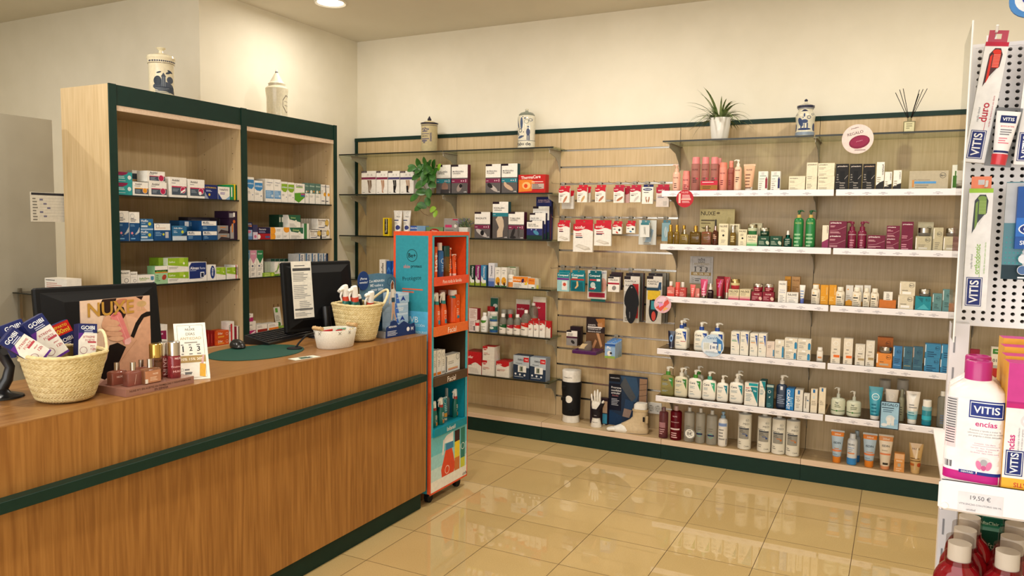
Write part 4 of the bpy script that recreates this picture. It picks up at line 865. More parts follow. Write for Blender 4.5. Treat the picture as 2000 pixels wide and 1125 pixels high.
box(1007, 1034, 585, 'crimson and white plastic bag leaning at the back', '#d8d4cc', bagd, ins=.16, dp=.02, name='plastic_bag', cat='bag')
box(1040, 1065, 580, 'crimson and white plastic bag tilted to the right', '#dcd6c8', bagd, ins=.12, dp=.02, name='plastic_bag', cat='bag')
S('B', 5.0, .42, 'on lowest glass wall shelf')
abox = [('w', .45, -.08, '#c02026'), ('t', 'acofar', .25, .76, .5, '#f4e4e0'), ('b', .1, .42, .5, 1, '#666', .01), ('p', [(.2, .3), (.75, .27), (.85, .04), (.3, .08)], '#d8d4cc')]
box(908, 940, 687, 'largest red and white dressing box, half behind the display', W_, abox, side='#b81e24', top='#8c1a1c', dp=.14)
cir = [('c', .2, .93, .22, '#c02026'), ('t', 'acofar', .22, .84, .36, '#f4e4e0'), ('b', .08, .55, .7, 2, '#c07a70', .008), ('r', .08, .38, .3, .41, '#333')]
box(941, 965, 704.5, 'square dressing box with round red corner, lower', W_, cir, dp=.1, top='#b81e24')
box(942.5, 965.5, 677, 'square dressing box with round red corner, upper', W_, cir, dp=.09, top='#b81e24', up=1)
box(968.5, 994, 706.5, 'white dressing box with red wavy top edge', W_, [('w', .72, .06, '#c02026'), ('t', 'acofar', .26, .82, .4, '#f4e4e0'), ('b', .08, .5, .8, 2, '#c07a70', .008), ('r', .08, .38, .3, .41, '#333')], dp=.14, top='#b81e24')
neo = [('r', 0, 0, 1, .5, '#28374c'), ('p', [(0, .5), (0, .62), (.3, .6), (.5, .5)], '#28374c'), ('t', 'neco', .5, .82, .42, '#2c3038', 0), ('r', .65, .74, .98, .93, '#c8282c'), ('t', 'THE', .82, .83, .2, '#f4e4e0'), ('b', .15, .68, .85, 1, '#4a5058', .008),
       ('r', .3, .3, .82, .58, '#e8e8e4'), ('r', .4, .33, .62, .55, '#8a9484'), ('r', .5, .36, .56, .52, '#30342c'), ('c', .15, .22, .06, '#d8dce0'), ('c', .43, .2, .06, '#d8dce0'), ('c', .72, .18, .06, '#d8dce0'), ('b', .08, .12, .9, 1, '#a8b0b8', .01)]
box(1002, 1033, 694.5, 'blood pressure monitor box, pale blue over navy', '#b5c0c8', neo, dp=.08, side='#33425a')
box(1034.5, 1065.5, 698.5, 'blood pressure monitor box, pale blue over navy', '#b5c0c8', neo, dp=.08, side='#8c98a8')
# ---------------------------------------------------------------- white price-rail shelves on the right
S('B', 4.9, 1.79, 'on top white-railed shelf', .008)
PK = '#e9a493'
nx = lambda c='#5a3a34', z=.72: [('t', 'NUXE', .5, z, .62, c), ('b', .28, z - .3, .75, 3, c, .012)]
pump(1313.5, 1328, 321, 'peach foamer bottle', '#e8b49c', '#eab79e', '#eab79e', nx(), n=2, fl=1, bodyf=.72, colw=.5, flip=-1)
bottle(1332.5, 1347.5, 334, 'coral bottle with petal print', '#df8a80', '#e58a80', .24, .9, nx('#7a2c38') + [('c', .8, .3, .08, '#c83a44'), ('c', .3, .2, .06, '#c83a44')], ins=.02)
for i, (a, b) in enumerate(((1349, 1366.5), (1368.5, 1384.5), (1386, 1402.5))): bottle(a, b, 307, 'tall clear pink bottle with rose cap', '#d99a94', '#e08a8a', .2, .86, nx('#4a2a2c', .78) + [('c', .75, .45, .12, '#c8485a')], kind='frost', sh=.03)
bottle(1400, 1408, 309, 'tall clear pink bottle standing behind the card', '#c98a80', '#dd8a86', .2, .86, [], kind='frost', sh=.03, ins=.09)
box(1367.5, 1401, 345, 'red and gold offer card in front of pink bottles', '#c2293f', [('r', .0, .1, 1, .55, '#9a6a2c'), ('b', .1, .88, .9, 1, '#f0c8cc', .01), ('b', .12, .42, .88, 2, '#5a3a14', .01)], ins=-.004, dp=.0016, name='offer_card', cat='sign', h=.062)
E2 = LAST[0]
bottle(1403.5, 1419, 317.5, 'coral bottle with matching coral cap', '#e2917f', '#e58a76', .18, .95, nx('#7a2c38', .75), sh=.02)
bottle(1419.5, 1434, 314.5, 'coral clear bottle with round shoulders', '#d98a80', '#e58a76', .22, .6, nx('#7a2c38', .75), kind='frost', ins=.03)
pump(1433, 1447.5, 312, 'cream and peach pump bottle', '#edc3a6', '#efe0cf', '#f3ead9', nx('#4a2f28', .88), n=2, fl=1, bodyf=.78, colw=.5, flip=-1)
tube(1449.5, 1472.5, 320, 'peach cream tube', '#dfb08c', '#efe9df', [('t', 'NUXE', .5, .78, .5, '#5a4030'), ('b', .2, .62, .8, 5, '#8a6450', .02)], crimp='#e3bb98')
lab_ = lambda c: [('r', .3, .8, .6, .95, '#cfd0cc'), ('r', .15, .74, .85, .77, '#5a8a7c'), ('b', .1, .62, .7, 1, '#9aa8a0', .01), ('t', 'RETINOL', .35, .48, .5, '#55504c', 0, False), ('b', .1, .38, .5, 4, '#a8a49a', .012), ('r', .76, .1, .98, .62, c), ('r', .82, .62, .92, .7, c)]
box(1480, 1498.5, 334.5, 'white box with dark red bottle printed', W_, lab_('#8c2034'))
box(1504.5, 1523, 334.5, 'white box with navy bottle printed', W_, lab_('#2c2c5c'))
pr2 = [('b', .06, .66, .5, 2, '#a8a08c', .007), ('l', .05, .3, .5, .36, .001, '#b8ae9a'), ('l', .5, .36, .97, .62, .001, '#b8ae9a'), ('b', .06, .18, .6, 2, '#a8a08c', .007)]
box(1540, 1572, 344, 'low cream box with dark lettering', '#e9dfc3', [('t', 'singuladerm', .3, .84, .5, '#4a4438')] + pr2)
box(1573.5, 1595, 317.5, 'tall cream box with dark lettering', '#e9dfc3', [('t', 'primaderm', .5, .92, .82, '#4a4438'), ('b', .1, .5, .6, 2, '#a8a08c', .01), ('l', .05, .28, .95, .46, .001, '#b8ae9a'), ('b', .1, .22, .7, 3, '#a8a08c', .01)])
box(1596.5, 1629, 344, 'cream box of the stacked pair, lower', '#e9dfc3', [('t', 'primaderm', .32, .86, .5, '#4a4438')] + pr2)
box(1597, 1629.5, 318.5, 'cream box of the stacked pair, upper', '#e9dfc3', [('t', 'primaderm', .32, .86, .5, '#4a4438')] + pr2, up=1)
for i, (a, b) in enumerate(((1630.5, 1655.5), (1657.5, 1681.5), (1683.5, 1707.5))):
    box(a, b, 320, 'black box with pale lettering', '#1b1918', [('t', 'primaderm', .52, .9, .78, '#e0d4c8' if i < 2 else '#d8b89a'), ('l', .02, .28, .4, .3, .0012, '#d8d0c8'), ('l', .6, .34, .98, .56, .0012, '#d8d0c8'), ('r', .35, .3, .72, .72, '#0c0b0b'), ('b', .35, .28, .8, 4, '#8a847c', .014), ('b', .1, .6, .3, 3, '#8a847c', .014)])
wb = [('r', 0, 0, 1, .14, '#22201f'), ('p', [(0, .14), (1, .14), (1, .32), (.5, .26)], '#22201f'), ('t', 'primaderm', .82, .72, .38, '#3a3632', -90), ('b', .12, .45, .6, 3, '#a8a08c', .012)]
box(1710, 1725.5, 316.5, 'tallest white box with black foot', W_, wb)
box(1726.5, 1741, 335.5, 'shorter white box with black foot, left', W_, wb)
box(1743.5, 1759.5, 332.5, 'shorter white box with black foot, right', W_, wb)
box(1774.5, 1851, 333.5, 'wide silver-grey box with blue stripe and ampoule', '#b4aa92', beplus(.86, .74, .08) + [('r', .14, .3, .7, .42, '#4f93cf'), ('t', 'PROTEOGLICANOS', .34, .5, .4, '#6a665c', 0, False), ('r', .08, .1, .13, .5, '#c98a4a'), ('b', .16, .24, .6, 2, '#8a8474', .012)], dp=.09, kind=0)
box(1857.5, 1869, 322, 'white box with green bottle picture at the shelf end', '#d5d8cc', [('r', .2, .05, .95, .55, '#3c6a24'), ('r', .5, .55, .75, .75, '#3c6a24')])

S('B', 4.9, 1.447, 'on second white-railed shelf', .008)
GO = '#c9a24a'
box(1365, 1433, 408.5, 'large pale gold gift box with tree emblem', '#dccf94', [('t', 'NUXE', .24, .88, .42, '#5a4c30'), ('e', .53, .89, .05, .03, '#7a6a44'), ('b', .04, .7, .5, 1, '#6a5c3c', .02), ('b', .04, .62, .5, 1, '#9a8a5c', .02), ('b', .04, .48, .34, 1, '#6a5c3c', .02), ('p', [(.6, .1), (.7, .1), (.9, .75), (.82, .78)], '#cdbd80'), ('p', [(.3, 0), (.1, .45), (0, .5), (0, 0)], '#efe2ae')], ins=.2, dp=.012, name='gift_box', cat='box')
oil = [('b', .15, .8, .85, 5, '#6a5420', .012)]
bottle(1303.5, 1314.5, 439, 'golden oil bottle with gold cap', '#a8822a', GO, .34, .62, oil, kind='liquid', ckind='metal', sh=.05)
bottle(1316, 1326.5, 439, 'golden oil bottle with gold cap', '#a8822a', GO, .34, .62, oil, kind='liquid', ckind='metal', sh=.05)
bottle(1328, 1345, 448, 'small square pale gold oil bottle with silver cap', '#b89a48', '#c8c0b0', .3, .35, [('t', 'NUXE', .5, .78, .5, '#e8dca8')] + oil, kind='liquid', ckind='metal', n=5, fl=.6, sh=.08)
bottle(1347, 1369, 441, 'square deep gold oil bottle with gold cap', '#7a5a14', GO, .3, .35, oil, kind='liquid', ckind='metal', n=5, fl=.6, sh=.05)
bottle(1330, 1340, 440, 'golden oil bottle standing in the second row', '#8a6a1c', GO, .34, .62, [], kind='liquid', ckind='metal', ins=.1)
bottle(1370, 1390, 440.5, 'square bronze oil bottle with silver cap', '#a8684a', '#b8a898', .3, .35, oil, kind='liquid', ckind='metal', n=5, fl=.6, sh=.05)
dropper(1390.5, 1402.5, 428.5, 'copper-brown serum bottle with black dropper', '#6a3420', '#151313', [('b', .2, .7, .8, 3, '#d8a88a', .01)], collar='#c8a8a0')
dot = [('t', 'NUXE', .5, .88, .8, '#5a5040'), ('b', .25, .72, .8, 2, '#8a8270', .008), ('c', .5, .46, .12, '#151313'), ('b', .25, .26, .8, 3, '#a8a08c', .008)]
box(1403, 1421, 437, 'tall cream gift box with black dot', '#e6dcba', dot)
bottle(1425, 1437, 440, 'roll-on golden bottle with silver cap', '#9a7a30', '#cac4b8', .35, .8, [('b', .2, .7, .8, 4, '#e8d8a0', .01)], kind='liquid', ckind='metal')
box(1423, 1443, 437.5, 'cream box behind the roll-on bottle', '#e0d6b4', [('t', 'NUXE', .6, .9, .5, '#5a5040')], ins=.06)
box(1441.5, 1457.5, 448, 'small cream gift box with black dot', '#e6dcba', dot)
box(1458, 1478.5, 458.5, 'cream box fading to green', '#e6dcba', [('t', 'NUXE', .5, .8, .75, '#5a5040'), ('b', .15, .6, .85, 2, '#8aa080', .007), ('r', 0, 0, 1, .16, '#5fae68'), ('r', 0, .16, 1, .32, '#a8cc98')])
jar(1460.5, 1479, 438, 'green jar with silver lid on the fading green box', '#2f7a48', '#b9b39a', .34, [('r', .0, .55, 1, .98, '#c8cdae')], up=1)
box(1467, 1487, 436, 'cream and silver box at the back', '#b9b394', [('r', .1, .08, .9, .9, '#ddd3b0')], ins=.08)
dg = [('t', 'NUXE', .5, .74, .42, '#d8dcc8'), ('b', .08, .5, .6, 3, '#a8b8a0', .008), ('e', .85, .35, .14, .2, '#c8d0b8', 30)]
box(1480, 1502, 461, 'dark green box under the small jar', '#12462f', dg)
jar(1484, 1503, 445, 'small dark green jar with silver lid', '#123a2a', '#c8c4b4', .4, [('t', 'NUXE', .5, .5, .5, '#c8d0b8')], up=1)
box(1503.5, 1526, 461, 'dark green box beside the serum bottle', '#12462f', dg)
dropper(1529.5, 1546.5, 450.5, 'dark green serum bottle with white dropper', '#14483c', '#e8e4dc', [('t', 'NUXE', .5, .8, .5, '#c8d0c0'), ('b', .2, .6, .8, 3, '#a8b8a8', .01)], kind='gloss', collar='#14483c')
for a, b in ((1548.5, 1568, ), (1571.5, 1591)): pump(a, b, 411, 'tall bright green pump bottle with gold collar', '#1d7a3c', '#c9a85a', '#14532c', [('t', 'NUXE', .5, .86, .6, '#b8c87c'), ('b', .15, .48, .85, 6, '#9ac89a', .022)], n=2.5, fl=1, bodyf=.8, colw=.45)
PR = '#6e1a38'
box(1604.5, 1617, 440, 'narrow cream box with plum foot', '#e9dfc8', [('r', 0, 0, 1, .25, '#8a2c58'), ('p', [(0, .25), (1, .25), (1, .4)], '#8a2c58'), ('t', 'primaderm', .8, .8, .3, '#5a4a48', -90)])
box(1617.5, 1651.5, 458, 'wine red box at the left end, lower', PR, prima(), side='#521228')
box(1619, 1653, 432, 'wine red box at the left end, upper', PR, prima(), side='#521228', up=1)
for i, (a, b) in enumerate(((1654, 1671.5), (1673.5, 1691.5))): pump(a, b, 433, 'wine red pump bottle', '#78183a', '#78183a', '#78183a', [('t', 'primaderm', .55, .8, .8, '#e8ccd4'), ('b', .3, .5, .8, 5, '#c88a9c', .014)], n=2, fl=1, bodyf=.68, colw=.62, flip=(-1, 1)[i])
box(1693, 1728.5, 459.5, 'wide wine red box standing alone', PR, prima(), side='#521228')
box(1729.5, 1755, 464, 'wine red box of the centre stack, lower', PR, prima(), side='#521228')
box(1731, 1757, 441, 'wine red box of the centre stack, upper', PR, prima(), side='#521228', up=1)
box(1758.5, 1782, 433, 'tallest wine red box', PR, [('t', 'primaderm', .5, .9, .8, '#f4e6e6'), ('b', .06, .5, .6, 2, '#c88a9c', .01), ('l', .05, .3, .6, .34, .0012, '#c88a9c'), ('l', .6, .34, .97, .44, .0012, '#c88a9c'), ('b', .06, .2, .7, 3, '#c88a9c', .012)], side='#521228')
sb = [('r', .0, .1, .08, .9, '#e8e4d8')] + beplus(.76, .74, .16) + [('b', .18, .4, .7, 2, '#8a8474', .008), ('r', .2, .08, .75, .2, '#d0ccc0')]
box(1787, 1818.5, 461.5, 'champagne silver box under a jar', '#bdb495', sb)
jar(1792, 1818, 445, 'clear jar with silver lid on the champagne box', '#a8a49c', '#c4bfb4', .6, [], 'frost', up=1)
box(1790, 1821, 433.5, 'champagne silver box behind the jar', '#bdb495', beplus(.74, .78, .14), ins=.09)
box(1821, 1840.5, 444.5, 'tall champagne silver box', '#bdb495', [('r', .0, .5, .1, .95, '#e8e4d8')] + beplus(.62, .72, .26) + [('b', .2, .35, .75, 4, '#8a8474', .01)])
box(1841.5, 1872, 462, 'champagne silver box at the right end', '#bdb495', sb)
jar(1846.5, 1872, 446, 'clear jar with silver lid at the right end', '#a8a49c', '#c4bfb4', .6, [], 'frost', up=1)

S('B', 4.9, 1.107, 'on third white-railed shelf', .008)
CO = '#dc5a50'
box(1302.5, 1317, 561, 'coral and tan box', '#d0766a', [('b', .1, .6, .8, 3, '#f0c0b0', .01), ('r', 0, 0, 1, .3, '#d8483c')])
bottle(1306, 1314, 549.5, 'white-capped coral bottle standing behind the coral box', '#c8563c', '#efe6d8', .3, .8, [], ins=.06)
bottle(1318.5, 1328, 551, 'slim coral red bottle', '#d8453c', '#e05a4c', .4, .95, [('b', .2, .7, .8, 4, '#f0b0a4', .012)])
box(1326, 1339.5, 562, 'wine and coral box', '#b8423c', [('t', 'NUXE', .5, .8, .5, '#f0c0b0'), ('b', .1, .5, .9, 4, '#e8a8a0', .01)], ins=.012)
bottle(1329, 1337, 551, 'white-capped red bottle standing behind the wine box', '#c8483c', '#efe6d8', .35, .8, [], ins=.06)
tube(1346.5, 1357, 556, 'small coral tube', '#e0605c', '#e0605c', [('b', .3, .7, .8, 3, '#f4b8b0', .012)])
box(1357, 1366, 563.5, 'small pink box with pale round mark', '#dd8478', [('c', .8, .3, .3, '#ecc0b0')], ins=.03)
tube(1366, 1380.5, 545.5, 'metallic pink tube with silver cap', '#c8446c', '#cfcac4', [('b', .3, .5, .8, 3, '#f0c8d0', .016), ('p', [(.4, .5), (.6, .9), (.7, .9), (.55, .4)], '#e8a8cc')], kind='gloss', ckind='metal')
dropper(1381, 1393.5, 553.5, 'small black serum bottle with white dropper', '#2a161c', '#e6e2da', [('t', 'NUXE', .5, .75, .55, '#d8ccc8')], kind='gloss')
tube(1396, 1411.5, 545, 'dark red tube with silver cap', '#a01a34', '#cfcac4', [('t', 'NUXE', .5, .78, .5, '#e8a8b0'), ('p', [(.3, .6), (.6, .95), (.7, .9), (.5, .55)], '#c85a9c')], kind='gloss', ckind='metal')
tube(1412, 1424.5, 541, 'narrow red tube with long silver cap', '#9c1c2c', '#d8d0c4', [('p', [(.45, .3), (.55, .3), (.6, .9), (.5, .9)], '#d8888c')], capf=.3, kind='gloss', ckind='metal')
box(1399, 1413, 540, 'dark red box behind the red tubes', '#8c1a2c', [], ins=.09)
gb = [('t', 'NUXE', .5, .8, .8, '#5a5040'), ('b', .1, .62, .8, 2, '#a89880', .008), ('r', 0, 0, 1, .16, '#c8506c'), ('r', 0, .16, 1, .34, '#dca89c')]
box(1422, 1443, 565, 'cream box with pink foot under a gold-lidded jar', '#dccfa8', gb)
jar(1427, 1445, 545, 'red and gold jar on the cream box', '#b02c3c', '#c8b078', .36, [('r', 0, .6, 1, .99, '#d8c890')], up=1)
box(1444, 1465, 565.5, 'cream box with pink foot beside dark red boxes', '#dccfa8', gb, dp=.09)
rdb = [('t', 'NUXE', .5, .74, .5, '#e8c8c0'), ('b', .08, .5, .6, 3, '#c88a90', .008), ('e', .85, .3, .15, .2, '#e0b8a8', 30)]
box(1467, 1488, 570, 'dark red box under a jar, left', '#84182c', rdb); jar(1471, 1490.5, 554, 'red jar with silver lid, left', '#8c1c30', '#c8bfb4', .4, [('b', .2, .7, .8, 2, '#e8a8a8', .01)], up=1)
box(1489, 1511, 570.5, 'dark red box under a jar, right', '#84182c', rdb); jar(1492.5, 1512, 554.5, 'red jar with silver lid, right', '#8c1c30', '#c8bfb4', .4, [('b', .2, .7, .8, 2, '#e8a8a8', .01)], up=1)
cr = [('t', 'NUXE', .5, .86, .75, '#5a5a58'), ('t', 'Crème', .5, .58, .6, '#5a78b0', 0, False), ('t', 'fraîche', .5, .48, .7, '#5a78b0', 0, False), ('b', .2, .32, .85, 5, '#a8a8a8', .009)]
box(1519, 1535, 549, 'tall white box with blue script', W_, cr)
box(1535.5, 1558.5, 571.5, 'low white box with faint blue script', W_, [('t', 'NUXE', .5, .78, .75, '#5a5a58'), ('t', 'Crème fraîche', .5, .5, .8, '#8a98b8', 0, False), ('b', .2, .3, .85, 2, '#a8a8a8', .009)])
tube(1560, 1571.5, 557, 'white tube with blue cap', '#e8e6e0', '#5a6cb8', [('b', .2, .7, .8, 4, '#8aa0c8', .016)], capf=.28)
honey = [('t', 'NUXE', .5, .85, .8, '#7a4a14'), ('b', .1, .6, .9, 3, '#9a6a2c', .012)]
box(1531, 1543, 540, 'honey yellow box at the back', '#d8982c', honey, ins=.12)
box(1545, 1561, 540.5, 'tan gift box at the back', '#c89a64', honey, ins=.12)
ov = [('r', .12, .52, .62, .6, '#2a2826'), ('t', 'NEOSTRATA', .82, .58, .34, '#3a3834', 90), ('c', .3, .72, .1, '#e0c088'), ('b', .15, .4, .6, 1, '#8a8474', .01), ('b', .15, .28, .8, 3, '#8a8474', .01)]
for a, b, t_ in ((1583.5, 1601, 556), (1631.5, 1649, 560.5), (1663.5, 1682, 561.5), (1684.5, 1698, 562.5), (1699, 1716, 563.5)):
    bottle(a, b, t_, 'cream oval bottle with black label bar', '#e9e0cc', '#ece4d2', .2, .7, ov, n=2.3, fl=.6, sh=.12)
for a, b in ((1601.5, 1617), (1618, 1632.5)): box(a, b, 557, 'amber yellow box', '#dd9a22', [('t', 'NEOSTRATA', .8, .7, .4, '#f0d8a0', 90), ('b', .1, .4, .7, 3, '#f0c870', .01)], ins=.03)
box(1586, 1600, 555, 'amber yellow box behind the first cream bottle', '#dd9a22', [], ins=.06)
for a, b in ((1650.5, 1665, ), (1668, 1684), (1686, 1699)): box(a, b, 557.5, 'white amber-footed box behind cream bottles', '#dcd8d0', [('r', 0, 0, 1, .2, '#dd9a22'), ('p', [(0, .2), (1, .2), (.5, .3)], '#dd9a22'), ('c', .3, .8, .1, '#dd8a22'), ('b', .1, .5, .8, 3, '#9a968c', .01)], ins=.05)
box(1716.5, 1749.5, 586.5, 'plain orange box', '#c9722c', [])
box(1725, 1743, 570.5, 'small white box standing on the orange box', W_, [('b', .3, .8, .8, 4, '#8a867c', .01)], up=1)
wbp = [('r', 0, .1, .07, .9, '#f4f0e8')] + beplus(.76, .74, .17) + [('b', .15, .4, .8, 1, '#8a8474', .01), ('r', .18, .1, .75, .28, '#f4f2ec')]
box(1753, 1783.5, 577.5, 'cream square box, lower', '#d9cfb6', wbp); box(1756.5, 1787, 550.5, 'cream square box, upper', '#d9cfb6', wbp, up=1)
box(1786.5, 1818, 579.5, 'metallic teal box', '#1f8a9a', [('p', [(.1, .05), (.9, .05), (.55, .45)], '#4ab0bc'), ('p', [(.1, .95), (.45, .55), (.5, .9)], '#156c7c')] + beplus(.78, .78, .14, '#1a4a54'))
jar(1794, 1818, 564.5, 'small clear jar with silver lid on the teal box', '#a8a49c', '#c4bfb4', .6, [], 'frost', up=1)
box(1820, 1838.5, 573.5, 'grey-teal box, shorter', '#5f8a8c', [('r', 0, .5, .1, .95, '#c8d8d8')] + beplus(.6, .72, .24, '#2a4a4c') + [('b', .2, .4, .75, 3, '#3a5a5c', .01)])
box(1839.5, 1859.5, 565.5, 'grey-teal box, taller', '#5f8a8c', [('r', 0, .5, .1, .95, '#c8d8d8')] + beplus(.6, .72, .24, '#2a4a4c') + [('b', .2, .4, .75, 3, '#3a5a5c', .01)])

S('B', 4.9, .76, 'on fourth white-railed shelf', .008)
tube(1302.5, 1317, 647, 'black tube with blue figure', '#1a1f34', '#b8bcc4', [('e', .5, .6, .22, .2, '#7aa0d0'), ('e', .5, .6, .12, .1, '#1a2a4c')], capf=.1, kind='gloss', ckind='metal')
BLU = '#1f479c'
pump(1318, 1342.5, 625.5, 'white lotion pump bottle with blue corner and red line', '#ece6d4', BLU, '#f3f0e6', cerave(BLU) + [('r', .5, .4, .9, .43, '#b83a44')])
pump(1324, 1347, 622, 'white lotion pump bottle behind the red-lined one', '#e0dac8', BLU, '#efece2', [], ins=.07)
pump(1355.5, 1383, 629, 'white lotion pump bottle with blue corner, middle', '#ece6d4', BLU, '#f3f0e6', cerave(BLU))
pump(1386, 1413.5, 631, 'white lotion pump bottle with blue corner behind round sign', '#ece6d4', BLU, '#f3f0e6', cerave(BLU))
for i, (a, b, t_, c_) in enumerate(((1426.5, 1443.5, 648, '#5aa870'), (1444.5, 1461, 648.5, None), (1463.5, 1479, 651.5, '#e0a060'), (1480, 1495.5, 652, '#e0a060'))):
    box(a, b, t_, 'tall white and blue cream box with ' + ['green line', 'no coloured line', 'orange line at left', 'orange line at right'][i], '#e9e4d6', cerave(BLU, tz=.84) + ([('r', .12, .58, .7, .61, c_)] if c_ else []), dp=.11)
box(1496, 1512, 667.5, 'small pinkish box with blue bottle drawing', '#e2d2c4', [('b', .15, .75, .8, 2, '#a89a90', .01), ('r', .82, .1, .98, .5, '#4a8ab0'), ('o', .5, .82, .12, '#b0a8a0')])
roc = [('r', .35, .82, .62, .97, '#f4f4f0'), ('b', .1, .72, .8, 2, '#a8a49c', .008), ('b', .1, .4, .5, 2, '#a8a49c', .01), ('r', .78, .06, .98, .6, '#2f86b4'), ('r', .82, .6, .94, .68, '#1c5a84')]
box(1512.5, 1530.5, 664.5, 'tall cream box with blue bottle drawing', '#e3dccb', roc)
box(1531.5, 1555, 682, 'cream box with blue bottle drawing, lower left', '#e3dccb', roc, side='#d4ccba'); box(1532, 1557, 661, 'cream box with blue bottle drawing, upper left', '#e3dccb', roc, up=1)
box(1556, 1582, 684, 'cream box with blue bottle drawing, lower right', '#e3dccb', roc); box(1557.5, 1583.5, 663, 'cream box with blue bottle drawing, upper right', '#e3dccb', roc, up=1)
bottle(1594.5, 1607, 678.5, 'small white sunscreen bottle with clear foot', '#e6dfd2', '#e9e4da', .2, .8, [('r', .2, .3, .8, .45, '#d8945c'), ('r', 0, 0, 1, .14, '#b8b4aa')], n=3, fl=.6)
is_ = lambda c: [('o', .5, .8, .26, '#f4f2ec', .2), ('b', .3, .58, .8, 1, '#8a867c', .012), ('t', '50+', .4, .42, .4, '#8a6a4c', 0, False), ('r', .3, .24, .95, .34, c), ('b', .2, .14, .6, 3, '#8a867c', .01)]
box(1621.5, 1640, 661, 'tall white box with orange sunbeam, left', '#e4dac8', is_('#e5702a')); box(1646, 1664, 662, 'tall white box with orange sunbeam, right', '#e4dac8', is_('#e5702a'), dp=.08)
box(1669, 1688, 673, 'white box with grey-gold sunbeam, shorter', '#dfd8c9', is_('#a8946c')); box(1689.5, 1706.5, 666, 'white box with grey-gold sunbeam, taller', '#dfd8c9', is_('#a8946c'))
ob = [('r', 0, .3, .08, .95, '#f4e8d8')] + beplus(.78, .74, .16, '#5a3a1c') + [('r', .2, .14, .8, .28, '#b8a890'), ('b', .2, .42, .7, 1, '#8a5a2c', .01)]
box(1711, 1741, 690.5, 'orange box under a jar', '#dd8a3c', ob); jar(1717, 1742, 677, 'clear jar with silver lid on the orange box', '#c8c0b0', '#c4bfb4', .55, [], 'frost', up=1)
box(1711.5, 1742, 659.5, 'dark orange box behind the jar', '#b8682c', beplus(.7, .8, .16, '#4a2c14'), ins=.09)
bb = lambda a, c: [('r', 0, .55, .1, .97, c)] + beplus(.62, .76, .25, '#1c3a58') + [('b', .15, .45, .8, 3, '#2a4a68', .01), ('r', .1, .15, .85, .17, a)]
box(1743, 1760.5, 677, 'slim bright blue box', '#3a76a8', bb('#88b8e0', '#d8e8f4')); box(1763, 1780.5, 678, 'slim slate blue box with gold line', '#3c6478', bb('#b8a85c', '#9ab8c8')); box(1781.5, 1801, 678, 'slim slate blue box, last of three', '#3c6478', bb('#5a8a9c', '#b8a8a0'))
bs = [('r', 0, .4, .06, .95, '#cfe4f4')] + beplus(.78, .72, .15, '#1c3a58') + [('b', .15, .45, .85, 3, '#1f4a6c', .012)]
box(1804, 1834, 699, 'blue box of the left stack, lower', '#3a82ac', bs); box(1806, 1837, 672.5, 'blue box of the left stack, upper', '#3a82ac', bs, up=1)
box(1835.5, 1866, 702, 'blue box of the right stack, lower', '#3a82ac', bs); box(1838, 1868, 674.5, 'blue box of the right stack, upper', '#3a82ac', bs, up=1)

S('B', 4.9, .445, 'on lowest white-railed shelf', .008)
GR = '#3a8a3c'
pump(1291, 1317, 716, 'clear olive oil-wash pump bottle with green corner', '#b9b272', '#4a9a34', '#f0efe6', cerave(GR), kind='frost', n=6, fl=.6)
pump(1317.5, 1343, 718.5, 'cloudy cream pump bottle with dark green corner', '#d4ccae', '#efece2', '#f3f0e6', cerave('#3c7a34'))
pump(1344.5, 1370.5, 722.5, 'white pump bottle with bright green collar', '#e9e4d6', '#4a9a34', '#f3f0e6', cerave(GR))
pump(1371.5, 1398.5, 726, 'white pump bottle with mint collar', '#e9e4d6', '#4ab09a', '#f3f0e6', cerave('#3aa87c'))
pump(1399.5, 1422, 733, 'smaller white pump bottle with teal corner', '#e9e4d6', '#f0ede4', '#f3f0e6', cerave('#14788a'))
pump(1424.5, 1452, 730, 'larger white pump bottle with teal corner', '#e9e4d6', '#f0ede4', '#f3f0e6', cerave('#1a8a94'))
pump(1328, 1347, 716, 'cream pump bottle in the back row', '#cfc8b0', '#e4e0d4', '#efece2', [], ins=.1)
pump(1353, 1374, 715, 'green-collared pump bottle in the back row', '#d8d2c2', '#3a8a2c', '#efece2', [], ins=.1)
pump(1432, 1452, 724, 'teal-cornered pump bottle in the back row', '#d8d2c2', '#e4e0d4', '#efece2', [], ins=.1)
box(1453, 1479.5, 748.5, 'large white and teal cream box', '#e9e4d8', [('p', [(.42, .84), (.98, .84), (.98, .1)], '#14848e'), ('r', .3, .88, .98, 1, '#1a9aa4'), ('r', .08, .76, .35, .79, '#c83c44'), ('t', 'Cera', .33, .67, .5, '#2a3550'), ('t', 'Ve', .76, .67, .24, '#dfeaf4'), ('b', .1, .52, .6, 3, '#8aa0a8', .01), ('b', .1, .3, .6, 2, '#8aa0a8', .01)])
box(1481.5, 1493.5, 744.5, 'narrow white box with teal corner', '#e6e0d2', [('p', [(.3, .99), (.99, .99), (.99, .6)], '#14848e'), ('t', 'CeraVe', .5, .78, .8, '#2a3550'), ('b', .15, .66, .8, 3, '#8aa0a8', .01), ('r', .15, .48, .6, .5, '#3a8a8c')], dp=.09, side='#1f6a70')
box(1496, 1509.5, 752, 'dark teal box with white curved arrow', '#1c5058', [('r', 0, .9, 1, 1, '#a8b8b0'), ('o', .4, .7, .22, '#e8ece8', .2), ('p', [(.35, .48), (.6, .5), (.4, .42)], '#e8ece8'), ('b', .15, .2, .8, 3, '#5a8a8c', .01)])
pump(1515, 1536.5, 733, 'dark navy pump bottle', '#172a44', '#c8c4bc', '#e3dfd6', [('r', .4, .82, .62, .97, '#d8dce4'), ('b', .15, .6, .85, 5, '#8a98b0', .012)], n=3, fl=.8, bodyf=.74, colw=.45)
